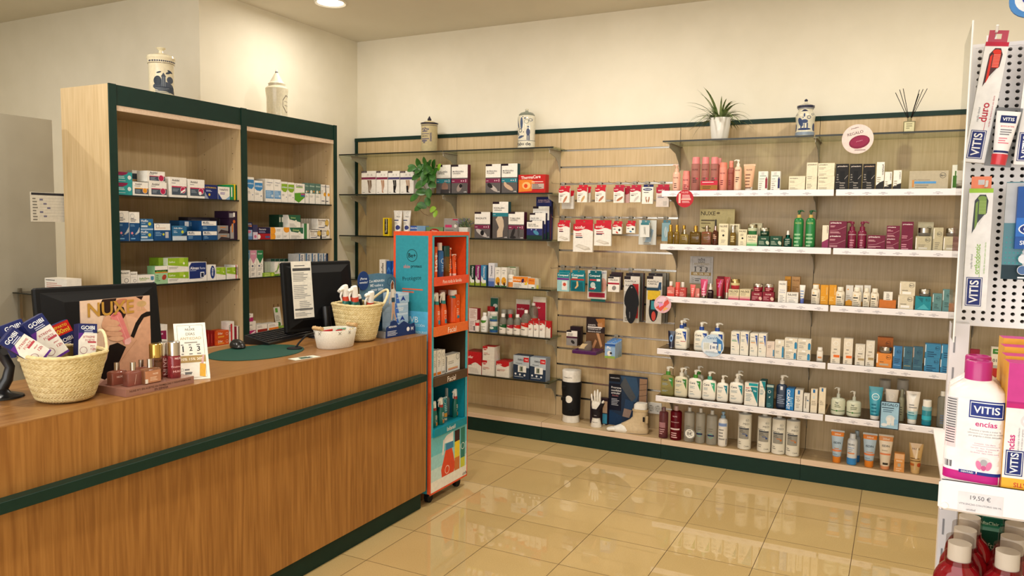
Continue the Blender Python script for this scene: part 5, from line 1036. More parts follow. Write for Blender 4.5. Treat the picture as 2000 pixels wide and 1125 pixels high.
box(1534.5, 1549.5, 760, 'blue and white box with bold upright lettering', '#2a7ec0', [('t', 'CICAPLAST', .28, .5, .92, '#f4f4f4', -90), ('b', .5, .6, .9, 5, '#a8d0e8', .012)], dp=.09)
box(1551, 1567, 762, 'white box with blue top tab and black ring', '#dfdbd0', [('r', .35, .8, .62, .99, '#2f6ea8'), ('b', .12, .7, .85, 2, '#a8a49c', .01), ('o', .45, .5, .15, '#2a2a2a', .3), ('b', .15, .34, .8, 3, '#a8a49c', .01)], dp=.08)
box(1568.5, 1580, 769, 'short white box with upright small print', '#dfdbd0', [('b', .2, .85, .8, 3, '#8a867c', .01), ('r', .3, .2, .45, .8, '#8a867c'), ('r', .6, .6, .85, .66, '#3a6a9c')])
box(1582, 1595, 760.5, 'tall cream box with blue top tab', '#e3d8c2', [('r', .3, .85, .65, .99, '#2f6ea8'), ('r', .35, .6, .6, .72, '#c8d4d4'), ('b', .12, .5, .85, 3, '#a89e8c', .01)])
box(1598, 1611, 758, 'tall cream box with blue top tab at the rail end', '#e6dac0', [('r', .35, .86, .62, .99, '#2f6ea8'), ('b', .12, .5, .85, 3, '#a89e8c', .01)])
for a, b, t_ in ((1621.5, 1650.5, 757), (1652, 1681.5, 764)):
    pump(a, b, t_, 'broad frosted pump bottle with green stripe', '#c9ccb4', '#b9bcae', '#d4d2c8', [('t', 'iap', .45, .8, .2, '#33402c'), ('b', .3, .68, .75, 2, '#6a745c', .01), ('r', .03, .28, .97, .32, '#2f5a2c'), ('c', .45, .3, .06, '#2f7a2c')], n=2, fl=1, bodyf=.62, colw=.25, flip=-1)
tube(1693.5, 1722, 757, 'large turquoise tube with ring emblem', '#3a9ab0', '#efebe2', [('o', .5, .7, .26, '#e0f0f0', .18), ('t', 'cuve', .5, .7, .3, '#e0f0f0'), ('b', .25, .48, .8, 4, '#1a6c84', .02)], capf=.12)
tube(1726, 1752.5, 762, 'pearl white tube with ring behind the small blue sign', '#d9d0c2', '#efebe2', [('o', .5, .78, .2, '#f0e8d8', .3)], capf=.12, ins=.03)
bottle(1753, 1765, 760, 'slim grey-green bottle behind the blue sign', '#9a9a80', '#8a8a74', .24, .6, [('b', .3, .6, .8, 4, '#5a5c4c', .014)], ins=.05)
bottle(1722, 1734, 764, 'clear bottle carrying a dosing cup behind pearl tube', '#b9b8ac', '#c4c3ba', .1, .5, [], kind='frost', ins=.12)
jar(1716, 1740, 741, 'frosted dosing cup upside down behind pearl tube', '#dcdad4', '#dcdad4', .1, [], 'frost', 'frost', name='dosing_cup', cat='cup', taper=1, up=1)
bottle(1757, 1769, 764, 'clear bottle carrying a dosing cup behind gradient tube', '#b9b8ac', '#c4c3ba', .1, .5, [], kind='frost', ins=.12)
jar(1751, 1775, 741, 'frosted dosing cup upside down behind gradient tube', '#dcdad4', '#dcdad4', .1, [], 'frost', 'frost', name='dosing_cup', cat='cup', taper=1, up=1)
tube(1766.5, 1795, 766, 'white tube fading to light blue', '#ded7cb', '#efebe2', [('r', .0, .14, 1, .3, '#7ab8c8'), ('r', .0, .3, 1, .4, '#b4ccce'), ('p', [(.25, .92), (.5, .66), (.75, .92), (.65, .8), (.35, .8)], '#f4f4f0'), ('b', .25, .6, .8, 2, '#8a8a88', .014), ('b', .22, .36, .8, 2, '#4a8a98', .014)], capf=.13, kind='gloss')
bottle(1799, 1818.5, 781, 'two-tone blue bottle with white cap', '#2c8a9c', '#ece9e0', .26, .92, [('r', 0, .0, 1, .22, '#16788c'), ('r', 0, .3, 1, .52, '#3ab0c4'), ('r', 0, .8, 1, .99, '#8ab4b8')], kind='gloss', sh=.03)
bottle(1828, 1848, 764, 'clear bottle with white cap at the right end', '#a8a79c', '#e4e1d8', .13, .5, [('o', .7, .6, .18, '#3a3f40', .1), ('b', .3, .4, .9, 4, '#5a6a88', .014)], kind='frost')

S('B', 4.962, .1368, 'on wooden base shelf', .012)
bottle(1286.5, 1304, 795, 'mauve clear bottle', '#8a5058', '#7a5a5c', .13, .42, [('r', .1, .4, .8, .6, '#a87880'), ('b', .15, .35, .8, 3, '#c8a0a4', .014)], kind='frost', sh=.06)
bottle(1308.5, 1330.5, 792, 'deep red clear bottle', '#8c0f28', '#c8a8a0', .14, .4, [('t', 'NUXE', .5, .82, .4, '#e8c8cc'), ('t', 'Hair Prodigieux', .5, .62, .7, '#e8c8cc'), ('r', .1, .36, .9, .41, '#f0dcdc'), ('b', .2, .26, .8, 3, '#e8c0c4', .014)], kind='frost', sh=.06, ins=.005)
for i, (a, b, t_) in enumerate(((1335, 1355.5, 795), (1357.5, 1376.5, 797), (1378.5, 1400, 801))):
    bottle(a, b, t_, 'clear bottle with teal and navy emblem', '#d6d4ca', '#d0cec6', .12, .35, [('o', .5, .3, .22, '#5ab4a4', .25), ('r', .2, .29, .8, .34, '#232a5c'), ('b', .3, .55, .7, 2, '#7a786c', .014)], kind='frost', sh=.06)
pump(1401.5, 1420, 804, 'white spray bottle with light blue nozzle', '#e9e6e0', '#8fb0cc', '#8fb0cc', [('r', .08, .76, .95, .88, '#8fa8d8'), ('t', 'DEXYANE', .5, .82, .7, '#4a68a8'), ('b', .15, .65, .85, 4, '#9a9a98', .02), ('r', .9, .08, .95, .3, '#3a3a5a')], n=2, fl=1, bodyf=.82, colw=.5, flip=.01)
def bem(c): return [('o', .74, .82, .11, '#3a3f40', .1), ('t', 'Be+', .74, .82, .14, '#3a3f40'), ('t', 'MED', .66, .72, .42, '#4a4a4a', 0, False), ('t', 'Pediatrics', .36, .63, .5, '#333'), ('r', .14, .57, .86, .6, '#2c3444'), ('r', .14, .3, .86, .57, '#9a9890'), ('r', .4, .43, .7, .45, c), ('c', .72, .4, .07, c), ('b', .18, .54, .6, 2, '#6a6862', .01), ('b', .12, .22, .4, 2, '#9a988f', .012), ('o', .62, .1, .06, '#333'), ('t', 'cinfa', .78, .1, .2, '#4a4a4a')]
for i, (a, b, t_, c_) in enumerate(((1440, 1466.5, 801, '#2c4a8c'), (1478, 1505, 807, '#2c4a8c'), (1506, 1533, 811, '#c8783c'), (1533.5, 1561, 814, '#c8783c'))):
    bottle(a, b, t_, 'big white bottle with %s drop label' % ('blue' if i < 2 else 'orange'), '#e9e6da', '#dcd9d0', .06, .4, bem(c_), sh=.03)
isd = [('r', 0, .82, 1, .95, '#e5852c'), ('t', '250ml', .5, .88, .45, '#f8e8d4'), ('t', 'ISDIN', .5, .62, .52, '#2a3a48'), ('b', .3, .46, .8, 1, '#c88a5c', .012), ('r', .14, .35, .84, .41, '#e58a5c'), ('b', .25, .28, .75, 2, '#7a9ab8', .012)]
tube(1620, 1646, 842, 'pale blue sunscreen tube with orange cap', '#a9bfd0', '#e2862a', isd, capf=.2, crimp='#c8ced2')
bottle(1653, 1673, 846, 'white and blue sunscreen spray', '#d8dce0', '#d0d6da', .16, .62, [('r', 0, 0, 1, .26, '#3a8ad0'), ('t', 'ISDIN', .4, .78, .6, '#2a3a48'), ('t', 'Pediatrics', .4, .66, .6, '#4a88c8'), ('r', .1, .42, .75, .47, '#e5925c'), ('b', .15, .6, .6, 2, '#9aa8b8', .012)], sh=.1)
bottle(1664, 1679, 841, 'white and blue sunscreen spray standing behind', '#aab2b8', '#9fb0bc', .16, .62, [('r', 0, 0, 1, .26, '#2a6aa8')], sh=.1, ins=.09)
tube(1682, 1710.5, 848, 'pale blue sunscreen tube with orange cap', '#a9bfd0', '#e2862a', isd, capf=.2, crimp='#c8ced2')
tube(1713, 1742, 851, 'cream sunscreen tube with peach cap', '#e2d3bc', '#e29a6c', [('r', 0, .82, 1, .95, '#e59a5c'), ('t', '250ml', .5, .88, .45, '#f8e8d4'), ('t', 'ISDIN', .5, .68, .5, '#2a3a48'), ('r', .14, .42, .84, .47, '#e58a5c'), ('b', .25, .56, .75, 1, '#b8a890', .012), ('r', .35, .14, .7, .2, '#3a3024')], capf=.1, crimp='#c8c0b0')
box(1745, 1765.5, 886, 'small apricot box with silver window', '#df9a56', [('r', .08, .7, .92, .97, '#e8ba90'), ('r', .2, .55, .8, .64, '#f0c8a0'), ('r', .36, .28, .64, .46, '#b8b0a0'), ('b', .2, .2, .8, 2, '#f0c8a0', .012)])
tube(1772.5, 1801, 868, 'golden tan cream tube', '#c9a46a', '#d4b078', [('t', 'NUXE', .5, .82, .5, '#6a4a2c'), ('r', .12, .26, .42, .34, '#b8642c'), ('e', .75, .3, .14, .07, '#b8502c'), ('b', .15, .52, .9, 2, '#7a5a34', .014), ('p', [(.45, .5), (.6, .5), (.65, .85), (.55, .85)], '#ecd9bc')], kind='gloss')
# shelf products behind the toothbrush stand
S('B', 4.9, .76, 'seen past the toothbrush stand', .008)
box(1892, 1911, 683, 'dark red box with pale ring', '#8c1c34', [('o', .5, .4, .3, '#d08a94', .1)])
S('B', 4.9, .76, 'seen past the toothbrush stand', .008)
box(1933, 1960, 679, 'white box with green badge and red foot numbered 01', '#ddd3c0', [('r', .1, .78, .99, .95, '#3a7a2c'), ('t', 'MIEDER', .5, .87, .5, '#e0e8d0'), ('t', '01', .28, .56, .3, '#3a3a38'), ('r', 0, 0, 1, .3, '#b0281f'), ('r', 0, .3, 1, .4, '#a8a49c')])
# ---------------------------------------------------------------- items hanging from hooks in the slatted panel
def slat_near(y, px):
    P = ony(px, y, YP); return min(SLAT, key=lambda z: abs(z - P.z))
def hook(px, z, ln, label):
    x = ony(px, 400, YP).x if False else on_line(px, Vector((0, YP, z)), Vector((1, 0, 0)))
    o = empty('display_hook', (x, YP, z)); o['label'] = label; o['category'] = 'hook'
    m = MB(); m.box(-.014, .014, -.006, -.0005, -.022, .012, M_grey); m.build('hook_plate', o)
    m = MB(); m.tube([(0, -.004, -.004), (0, -ln, -.004), (0, -ln - .004, .004)], .0022, M_metal, 6); m.build('prong', o)
    PROD.append((o, label, '', px, 'display hooks on the slatted panel')); return o
def hang(x0, x1, yt, yb, label, c, d=(), dp=.02, Y=5.02, tab=None, tabh=.018, side=None, kindm='card', ph='on top hook row', hk=True, cat='hanging pack', name='hanging_pack', extra=0, tabw=.9, fn=None, gr=True):
    CUR[0] = Shelf('B', Y, 0, ph)
    Pb = ony((x0 + x1) / 2, yb, Y); CUR[0].z = Pb.z
    P0 = Vector((0, Y, Pb.z)); u = Vector((1, 0, 0)); a = on_line(x0, P0, u); b = on_line(x1, P0, u); w = b - a
    zt = z_of((Pb.x, Y), yt); H = zt - Pb.z; hb = H - (tabh if tab else 0)
    mb = MB()
    if fn: fn(mb, w, hb)
    else: mb.box(-w / 2, w / 2, 0, dp, 0, hb, (c, kindm), side and (side, kindm))
    if not fn: decals(mb, w, hb, flat_surf(w), list(d), seed=int(x0))
    if tab:
        tw = w * tabw / 2; q = .006; hz = hb + tabh * .55
        yb_ = dp - .001 if not fn else .004
        m2 = (tab, kindm)
        for (xa, xb, za, zb) in ((-tw, -q, hb, H), (q, tw, hb, H), (-q, q, hb, hz - .004), (-q, q, hz + .003, H)):
            mb.box(xa, xb, yb_, yb_ + .0012, za, zb, m2)
    o = mb.build(name, None, Vector(((a + b) / 2, Y, Pb.z)))
    finish(o, label, cat, x0, x1, 'packs hanging on the slatted panel')
    return o, (a + b) / 2, Pb.z + hb + (tabh * .5 if tab else 0)
RED, CRM = '#bf1f30', '#b0203c'
ac = lambda pic, rot=-30, t=RED: [('w', .74, -.05, t), ('t', 'acofar', .26, .87, .42, '#f0dcd8'), ('b', .1, .6, .75, 2, '#b0a098', .008), ('r', .1, .44, .35, .48, '#333'), ('e', .6, .24, .34, .08, pic, rot), ('b', .08, .36, .3, 3, '#b0a098', .01)]
r1 = 'on top hook row'
Z1, Z2, Z3 = SLAT[2], SLAT[4], SLAT[7]
hang(1097, 1120, 372, 408, 'white and red plaster pack hanging behind the first pack', '#d8d4cc', [('w', .8, .04, RED)], Y=5.08, tab=RED, ph=r1)
hang(1091, 1112, 363, 396, 'red and white pack with curved finger picture', W_, ac('#b87a5a', 60), tab=RED, ph=r1)
hang(1134, 1153, 364, 395, 'red and white pack half-hidden behind the wrapped strip pack', '#d8d0c4', [('w', .7, .04, RED)], Y=5.07, tab=RED, ph=r1)
hang(1127, 1146, 361, 395, 'red and white pack with beige bone-shaped strip', W_, ac('#c8a068', 60), tab=RED, ph=r1)
hang(1162, 1182, 361, 395, 'red and white pack with one long brown strip', W_, ac('#b8785a', 45), tab=RED, ph=r1)
hang(1211, 1229, 363, 396, 'crimson pack seen behind the two-strip pack', '#c8a09c', [('w', .62, .05, '#a01a30')], Y=5.06, tab=CRM, ph=r1)
hang(1198, 1218, 361, 396, 'red and white pack with two brown strips', W_, ac('#b8785a', 30, CRM) + [('e', .66, .3, .3, .05, '#a86a4c', 30)], tab=CRM, ph=r1)
hang(1230, 1251, 361, 395, 'crimson and white pack with thin white stick', W_, ac('#c8c0b8', 50, CRM)[:5], tab=CRM, ph=r1)
hang(1253.5, 1275, 360, 398, 'white pack with dark blue oval and two brown fingers', W_, [('r', .0, .8, 1, 1, W_), ('e', .5, .86, .42, .08, '#1d2558'), ('t', 'Hansaplast', .5, .86, .6, '#e8e8f0'), ('b', .15, .7, .9, 1, '#444', .01), ('e', .4, .25, .07, .18, '#a8785a', 10), ('e', .62, .25, .07, .18, '#a8785a', -10), ('c', .5, .3, .1, '#f0e8dc')], tab='#1d2558', ph=r1)
hang(1281, 1306, 360, 404, 'taller crimson and white pack with pale box picture', '#e0d4cc', [('w', .72, -.04, CRM), ('t', 'acofar', .4, .84, .5, '#f0dcd8'), ('b', .12, .56, .8, 1, '#8a5a5a', .01), ('r', .12, .46, .6, .49, '#333a6a'), ('r', .55, .06, .85, .3, '#c8c0b8')], tab=CRM, ph=r1)
r2 = 'on second hook row'
plast = lambda: [('w', .78, -.04, RED), ('t', 'acofar', .34, .88, .52, '#f4e4e0'), ('b', .12, .66, .6, 2, '#b03a44', .012), ('r', .12, .5, .48, .54, '#26324a'), ('p', [(.1, .2), (.3, .28), (.85, .16), (.9, .08), (.6, .06)], '#c4bcae'), ('p', [(.14, .2), (.32, .26), (.8, .15), (.6, .1)], '#dcd6ca')]
hang(1089, 1112, 430, 471, 'red and white dressing pack at the left end', W_, plast(), tab=RED, ph=r2)
hang(1119, 1157, 429, 492, 'largest red and white dressing pack', W_, plast(), tab=RED, ph=r2, tabh=.03)
hang(1160, 1193, 430, 480, 'second largest red and white dressing pack', W_, plast(), tab=RED, ph=r2, tabh=.026)
hang(1196, 1214, 432, 457, 'small red and white pack with coral plugs and dark dot', W_, [('w', .72, -.05, RED), ('t', 'acofar', .35, .86, .5, '#f4e4e0'), ('c', .75, .4, .12, '#2a2826'), ('b', .1, .5, .5, 1, '#333', .01), ('e', .5, .15, .14, .08, '#c8503c', -30)], tab=RED, ph=r2)
hang(1223, 1240, 431, 455, 'small red and white pack with blue plugs and dark dot', W_, [('w', .72, -.05, RED), ('t', 'acofar', .35, .86, .5, '#f4e4e0'), ('c', .75, .4, .12, '#2a2826'), ('b', .1, .5, .5, 1, '#333', .01), ('e', .5, .15, .14, .08, '#2c7ab0', -10)], tab=RED, ph=r2)
hang(1247, 1281, 430, 478, 'clear medical pouch with pale blue print', '#cfd0c8', [('p', [(.35, .1), (.7, .12), (.85, .6), (.6, .7)], '#9ab4c8'), ('b', .3, .1, .8, 2, '#7a7c78', .01), ('l', .5, .2, .75, .55, .002, '#6a8aa8')], Y=5.07, ph=r2, dp=.012, kindm='plastic')
hang(1250, 1268, 430, 463, 'small clear blister with teal top holding a syringe part', '#dcdcd4', [('r', .05, .85, .95, 1, '#3a7a84'), ('e', .5, .45, .1, .3, '#b0b0a8', 10), ('l', .4, .2, .6, .75, .0016, '#8a8c88')], tab='#3a7a84', ph=r2, kindm='plastic')
hang(1292, 1308, 430, 471, 'teal and clear blister beside the white shelf end', '#7aa0a8', [('e', .5, .5, .2, .3, '#b8c8c8'), ('l', .4, .2, .6, .8, .0016, '#5a6c70')], tab='#2f6a78', ph=r2, kindm='plastic')
r3 = 'on third hook row'
TQ = '#167a86'
cmp_ = lambda *x: [('t', 'Compeed', .5, .86, .85, '#e8f4f4'), ] + list(x)
hang(1096, 1112, 528, 562, 'orange and teal pack peeking from behind', '#c8743c', [], Y=5.08, tab=TQ, ph=r3)
hang(1088, 1111, 528, 569, 'turquoise blister with purple band and lip picture', '#9cc8cc', [('r', 0, .74, 1, 1, TQ), ('r', 0, .62, 1, .72, '#6a2a80'), ('r', .4, .08, .85, .56, '#e4e2de'), ('c', .62, .38, .14, '#c8503c')] + cmp_(), Y=5.0, tab=TQ, ph=r3)
hang(1114, 1141, 528, 569, 'turquoise blister with red band and ankle picture', TQ, [('p', [(.08, .02), (.92, .02), (.88, .5), (.12, .5)], '#0f5f6c'), ('r', .03, .6, .97, .68, '#b8342c'), ('r', .1, .7, .5, .77, '#d8d4c8'), ('p', [(.42, .55), (.54, .55), (.58, .3), (.4, .14), (.3, .16), (.44, .32)], '#d8b078')] + cmp_(), tab=TQ, ph=r3)
hang(1154, 1182, 545, 589, 'teal card lowest behind the face pack', '#2a7a78', [], Y=5.12, ph=r3, dp=.004)
hang(1147, 1184, 528, 584, 'white card with crimson foot and face picture behind', '#dcd8d0', [('r', .08, .06, .92, .22, '#a82440'), ('e', .82, .5, .18, .24, '#d8a090'), ('t', 'HIDRO', .78, .92, .36, '#2c4a8c')], Y=5.08, ph=r3, dp=.004)
hang(1149, 1173, 529, 570, 'dark turquoise blister with red label and blister picture', '#0f5f68', [('r', .1, .6, .62, .68, '#c8343c'), ('r', .66, .58, .95, .7, '#e4e2de'), ('e', .36, .36, .2, .16, '#b8c8c4'), ('e', .45, .22, .16, .08, '#d8d4d0'), ('r', .1, .12, .5, .2, '#a82c34')] + cmp_(), tab='#0f5f68', ph=r3)
hang(1193, 1214, 532, 566, 'black and white packs stacked behind the foot pack', '#3a2a30', [('r', 0, 0, .9, .75, '#b8b4b0')], Y=5.09, ph=r3, dp=.03)
hang(1187, 1209, 536, 570, 'white brace pack with crimson band and grey foot', W_, [('r', 0, .72, 1, 1, '#ded8ce'), ('r', 0, .9, .5, 1, '#221a20'), ('t', 'VALGUS', .5, .8, .7, '#444'), ('r', 0, .5, 1, .62, '#a8243a'), ('e', .55, .26, .18, .16, '#8a8480', -30)], tab='#221a20', ph=r3)
def insole_pack(c1, c2): return [('r', 0, .85, 1, 1, '#ded8ce'), ('r', 0, .93, .42, 1, '#221a20'), ('t', 'PLANTILLA', .42, .89, .7, '#333'), ('r', 0, .68, 1, .84, '#ded8ce'), ('t', 'PUNZON', .4, .8, .6, '#333'), ('r', .55, .1, .95, .84, c1), ('b', .1, .1, .4, 2, '#6a6862', .014)]
for k, (dx, Y) in enumerate(((4, 5.13), (2, 5.09))):
    hang(1222 + dx * 2, 1252 + dx, 533, 628 - k * 2, ['dark blue', 'dark red'][k] + '-edged insole pack behind the first insole', '#5a5a58', [], Y=Y, ph=r3, dp=.016, side=('#23285c', '#8a1c28')[k])
hang(1217, 1247, 534, 630, 'grey insole pack with red shape behind the black insole', '#c4beb2', insole_pack('#b82a2c', 0), Y=5.04, tab='#221a20', tabh=.02, ph=r3)
def insole(mb, w, h):
    n = 40; pts = []
    for i in range(n):
        t = 2 * math.pi * i / n; z = .5 - .5 * math.cos(t); s = 1 if t < math.pi else -1
        prof = (.36 + .16 * math.sin(math.pi * min(1, z * 1.1)) ** .5 * (1 if z > .45 else .55) + .08 * max(0, z - .45)) * (math.sin(math.pi * z) ** .42 if 0 < z < 1 else 0)
        waist = -.08 * math.exp(-((z - .42) / .12) ** 2) if s < 0 else 0
        pts.append((s * (prof + waist) * w * .98, z * h))
    mb.prism(pts[::-1] if False else pts, 0, .006, ('#17181c', 'rubber'), ('#55585e', 'rubber'))
    decals(mb, w, h, flat_surf(w), [('t', 'FARMALASTIC', .42, .22, .16, '#9a9aa0', 90), ('c', .5, .93, .05, '#8a8a88')])
hang(1217.5, 1246, 556, 632, 'single black shoe insole hanging in front', '#17181c', Y=4.99, fn=insole, ph=r3, cat='insole', name='shoe_insole')
for k in (1, 0):
    hang(1268 + 8 * k, 1298 + 5 * k, 533, 630, 'grey insole pack %s in the row' % ('second' if k == 0 else 'last'), '#8a867c', [], Y=5.09 + .05 * k, ph=r3, dp=.02, side='#3a3c40')
hang(1261, 1291, 534, 632, 'grey insole pack with yellow, black and red insole picture', '#c4beb2', [('r', 0, .78, 1, 1, '#ded8ce'), ('r', 0, .94, .42, 1, '#221a20'), ('t', 'PLANTILLA', .42, .89, .7, '#333'), ('t', 'CRISTAL', .4, .84, .55, '#333'), ('p', [(.7, .72), (.95, .72), (.95, .88), (.8, .88)], '#2a4a6a'), ('r', 0, .7, .8, .76, '#1d3c50'), ('r', .08, .5, .9, .7, '#d8b42c'), ('e', .48, .28, .3, .24, '#15161a'), ('r', .22, .28, .74, .5, '#15161a'), ('r', .32, .3, .6, .48, '#3a8a94'), ('e', .5, .16, .14, .1, '#c8483c')], tab='#221a20', tabh=.02, ph=r3)
for px, z, nm in ((1100, Z1, 'first'), (1136, Z1, 'second'), (1172, Z1, 'third'), (1208, Z1, 'fourth'), (1240, Z1, 'fifth'), (1264, Z1, 'sixth'), (1294, Z1, 'seventh')): hook(px, z, .2, 'metal display hook, %s on the top hook row' % nm)
for px, nm in ((1100, 'first'), (1138, 'second'), (1176, 'third'), (1205, 'fourth'), (1232, 'fifth'), (1259, 'sixth'), (1300, 'seventh')): hook(px, Z2, .2, 'metal display hook, %s on the second hook row' % nm)
for px, nm in ((1100, 'first'), (1128, 'second'), (1161, 'third'), (1198, 'fourth'), (1232, 'fifth'), (1276, 'sixth')): hook(px, Z3, .22, 'metal display hook, %s on the third hook row' % nm)
r4 = 'on slatted panel below the hooks'
kid = [('r', 0, .78, 1, 1, '#5a88c0'), ('r', 0, .86, 1, .96, '#28509a'), ('t', 'Pic', .4, .72, .4, '#f0f0f4'), ('r', 0, 0, 1, .16, '#8aa84a'), ('e', .45, .34, .22, .18, '#e8e4dc'), ('c', .6, .36, .12, '#3a3a40')]
for k in (3, 2, 1, 0): hang(1181 + k * 3.6, 1201 + k * 3.6, 668 - k * 2, 700 - k * 1.4, 'light blue child nose-spray box, %s of four' % ['front', 'second', 'third', 'rearmost'][k], '#8fb0d4', kid if k == 0 else [('r', 0, 0, 1, .16, '#8aa84a')], Y=4.99 + .035 * k, dp=.03, tab='#5a88c0', tabh=.012, ph=r4, side='#a8c0dc')
hook(1204, SLAT[11], .22, 'metal display hook holding the light blue child boxes')
far4 = [('r', 0, 0, 1, .5, '#8a8684'), ('r', 0, .5, 1, .62, '#4a1c34'), ('r', 0, .62, 1, .9, '#e6e0d6'), ('r', 0, .9, .45, 1, '#221a20'), ('b', .1, .8, .8, 2, '#555', .01), ('e', .6, .25, .2, .1, '#2a2828', -40)]
hang(1113, 1133, 638, 674, 'dark brace box standing in the second row', '#2a1a22', [], Y=5.1, dp=.05, ph=r4)
hang(1106, 1127, 646, 675, 'small grey and white brace box with hand picture', W_, far4, Y=5.03, dp=.05, ph=r4, side='#221a20')
# toe corrector counter display fixed to the slats
CUR[0] = Shelf('B', 4.98, 0, 'on slatted panel')
Pl = ony(1117, 690, 4.94); Pr_ = ony(1161, 692, 4.94); zb_ = Pl.z
e = empty('countertop_display', ((Pl.x + Pr_.x) / 2, 5.06, zb_)); tag(e, 'small display with purple base, photo card and toe brace on the slatted panel', 'display')
wd = Pr_.x - Pl.x
m = MB(); m.rbox(-wd / 2, wd / 2 + .01, -.12, .04, 0, .024, ('#4a1c54', 'plastic'), .003); m.build('base', e)
m = MB(); hC = ony(1150, 619, 5.1).z - zb_; m.box(-.045, .095, .045, .049, .02, hC, '#33261f')
m.T = Matrix.Translation((.025, .045, .02)); decals(m, .14, hC - .02, flat_surf(.14), [('r', .0, .55, 1, 1, '#2a2022'), ('p', [(.5, .95), (1, .98), (1, .7), (.7, .75)], '#a8703c'), ('p', [(.6, .8), (.85, .85), (.9, .68), (.65, .66)], '#b88458'), ('t', 'JUANETE', .3, .74, .4, '#e4dcd8'), ('r', .08, .66, .85, .7, '#e4dcd8'), ('t', 'CORRIGE hasta 15º', .45, .62, .7, '#e4dcd8'), ('t', 'REDUCE EL DOLOR', .45, .54, .7, '#e4dcd8'), ('r', 0, 0, 1, .5, '#6a4a30'), ('p', [(.55, .5), (.7, .5), (.9, .1), (.8, .05)], '#c89468'), ('p', [(.3, .0), (.5, .3), (.6, .25), (.45, 0)], '#b8845c')]); m.T = None; m.build('photo_card', e)
m = MB(); m.loft([(.024, .05, .026, 2.4), (.045, .048, .026, 2.3, 0, .005), (.065, .03, .024, 2, 0, .02), (.085, .02, .02, 2, 0, .028), (.088, .012, .012, 2, 0, .028)], ('#6e6258', 'satin'), 20, -.01, -.06); m.build('foot_model', e)
m = MB(); m.loft([(.034, .04, .0275, 2.2, 0, -.01), (.07, .03, .0255, 2.2, 0, .014)], ('#cdb68c', 'satin'), 20, -.01, -.06, caps=(False, False)); m.build('toe_strap', e)

# ---------------------------------------------------------------- apothecary jars
def aj_at(P, yt, wpx, zb, prof, label, ds, rz=math.radians(62)):
    Q = Vector((P.x, P.y, zb)); h = z_of(Q, yt) - zb; _, _, c = proj(Q); r = wpx / 2 * c / FPX
    e = empty('apothecary_jar', Q, rz); tag(e, label, 'jar', 'blue and white ceramic apothecary jars')
    b = MB(); secs = [(z * h, k * r, k * r, 2) for z, k in prof['body']]; b.loft(secs, (prof['c'], 'ceramic'), 32)
    decals(b, 2 * r, h, loft_surf(secs, 2 * r), ds, True, 5); b.build('body', e)
    for z0, z1, k, col in prof.get('bands', ()):
        m = MB(); m.loft([(z0 * h, k * r * 1.012, k * r * 1.012, 2), (z1 * h, k * r * 1.012, k * r * 1.012, 2)], (col, 'ceramic'), 32, caps=(False, False)); m.build('painted_band', e)
    m = MB(); L = prof['lid']
    for i, (z, k, col) in enumerate(L[:-1]):
        z2, k2, c2 = L[i + 1]; m.loft([(z * h, max(k * r, 1e-4), max(k * r, 1e-4), 2), (z2 * h, max(k2 * r, 1e-4), max(k2 * r, 1e-4), 2)], (col, 'ceramic'), 28, caps=(i == 0, i == len(L) - 2))
    m.build('lid', e); return e
CRM_ = '#ebe2c4'
pA = dict(c=CRM_, body=[(0, .8), (.02, .86), (.30, .86), (.74, .86), (.76, .92), (.8, .94)], bands=[(.755, .765, .91, '#5a4a3a'), (.285, .292, .86, '#6a5a4a')],
    lid=[(.80, .93, CRM_), (.84, 1, CRM_), (.87, .96, CRM_), (.905, .5, CRM_), (.915, .18, CRM_), (.955, .14, CRM_), (.99, .34, CRM_), (1, .3, CRM_)])
scene_ = [('e', .5, .42, .34, .07, '#4a5260'), ('r', .42, .42, .56, .56, '#7a828c'), ('r', .45, .42, .47, .56, '#2e3644'), ('r', .51, .42, .53, .56, '#2e3644'), ('p', [(.4, .56), (.58, .56), (.49, .62)], '#4a5260'), ('e', .3, .5, .12, .07, '#39424f'), ('e', .72, .52, .12, .05, '#4a5260'), ('e', .66, .62, .1, .015, '#39424f', 20), ('e', .72, .64, .1, .015, '#39424f', -25), ('e', .34, .62, .08, .012, '#39424f', 20), ('p', [(.2, .42), (.85, .42), (.88, .32), (.5, .36)], '#39424f'), ('b', .22, .4, .8, 4, '#7a828c', .008)] + [('e', .08 + i * .07, .785, .028, .012, '#4a4a58', i * 37) for i in range(13)]
P = onx(316, 150, -3.93); P.y = on_line(316, Vector((-3.93, 0, 2.3)), Vector((0, 1, 0))); aj_at(P, 93.5, 53, 2.161, pA, 'cream lidded apothecary jar with dark landscape print on the cabinet, left', scene_)
pB = dict(c='#d5cdb2', body=[(0, .92), (.03, .95), (.14, .93), (.3, .88), (.55, .88), (.66, .97), (.7, .98), (.73, .8), (.74, .7)], bands=[(.16, .275, .915, '#8088a0')],
    lid=[(.74, .70, '#c8c0a8'), (.775, .74, '#e4dcc4'), (.80, .60, '#e4dcc4'), (.94, .14, '#6a6470'), (.96, .12, '#e4dcc4'), (1, .02, '#e4dcc4')])
P = onx(541, 200, -3.92); P.y = on_line(541, Vector((-3.92, 0, 2.3)), Vector((0, 1, 0)))
aj_at(P, 135, 44, 2.161, pB, 'white apothecary jar with pointed lid and blue base band on the cabinet', [('p', [(.62, .42), (.62, .52), (.78, .6), (.97, .58), (.97, .36), (.8, .33)], '#6a5f58'), ('p', [(.64, .43), (.64, .51), (.79, .585), (.96, .565), (.96, .375), (.81, .345)], '#d5cdb2'), ('t', 'ANTIMO', .82, .5, .25, '#77706a'), ('t', 'VIRGAE', .82, .44, .25, '#77706a'), ('o', .35, .21, .08, '#5a6280'), ('o', .65, .21, .08, '#5a6280'), ('l', .42, .24, .6, .18, .004, '#5a6280')])
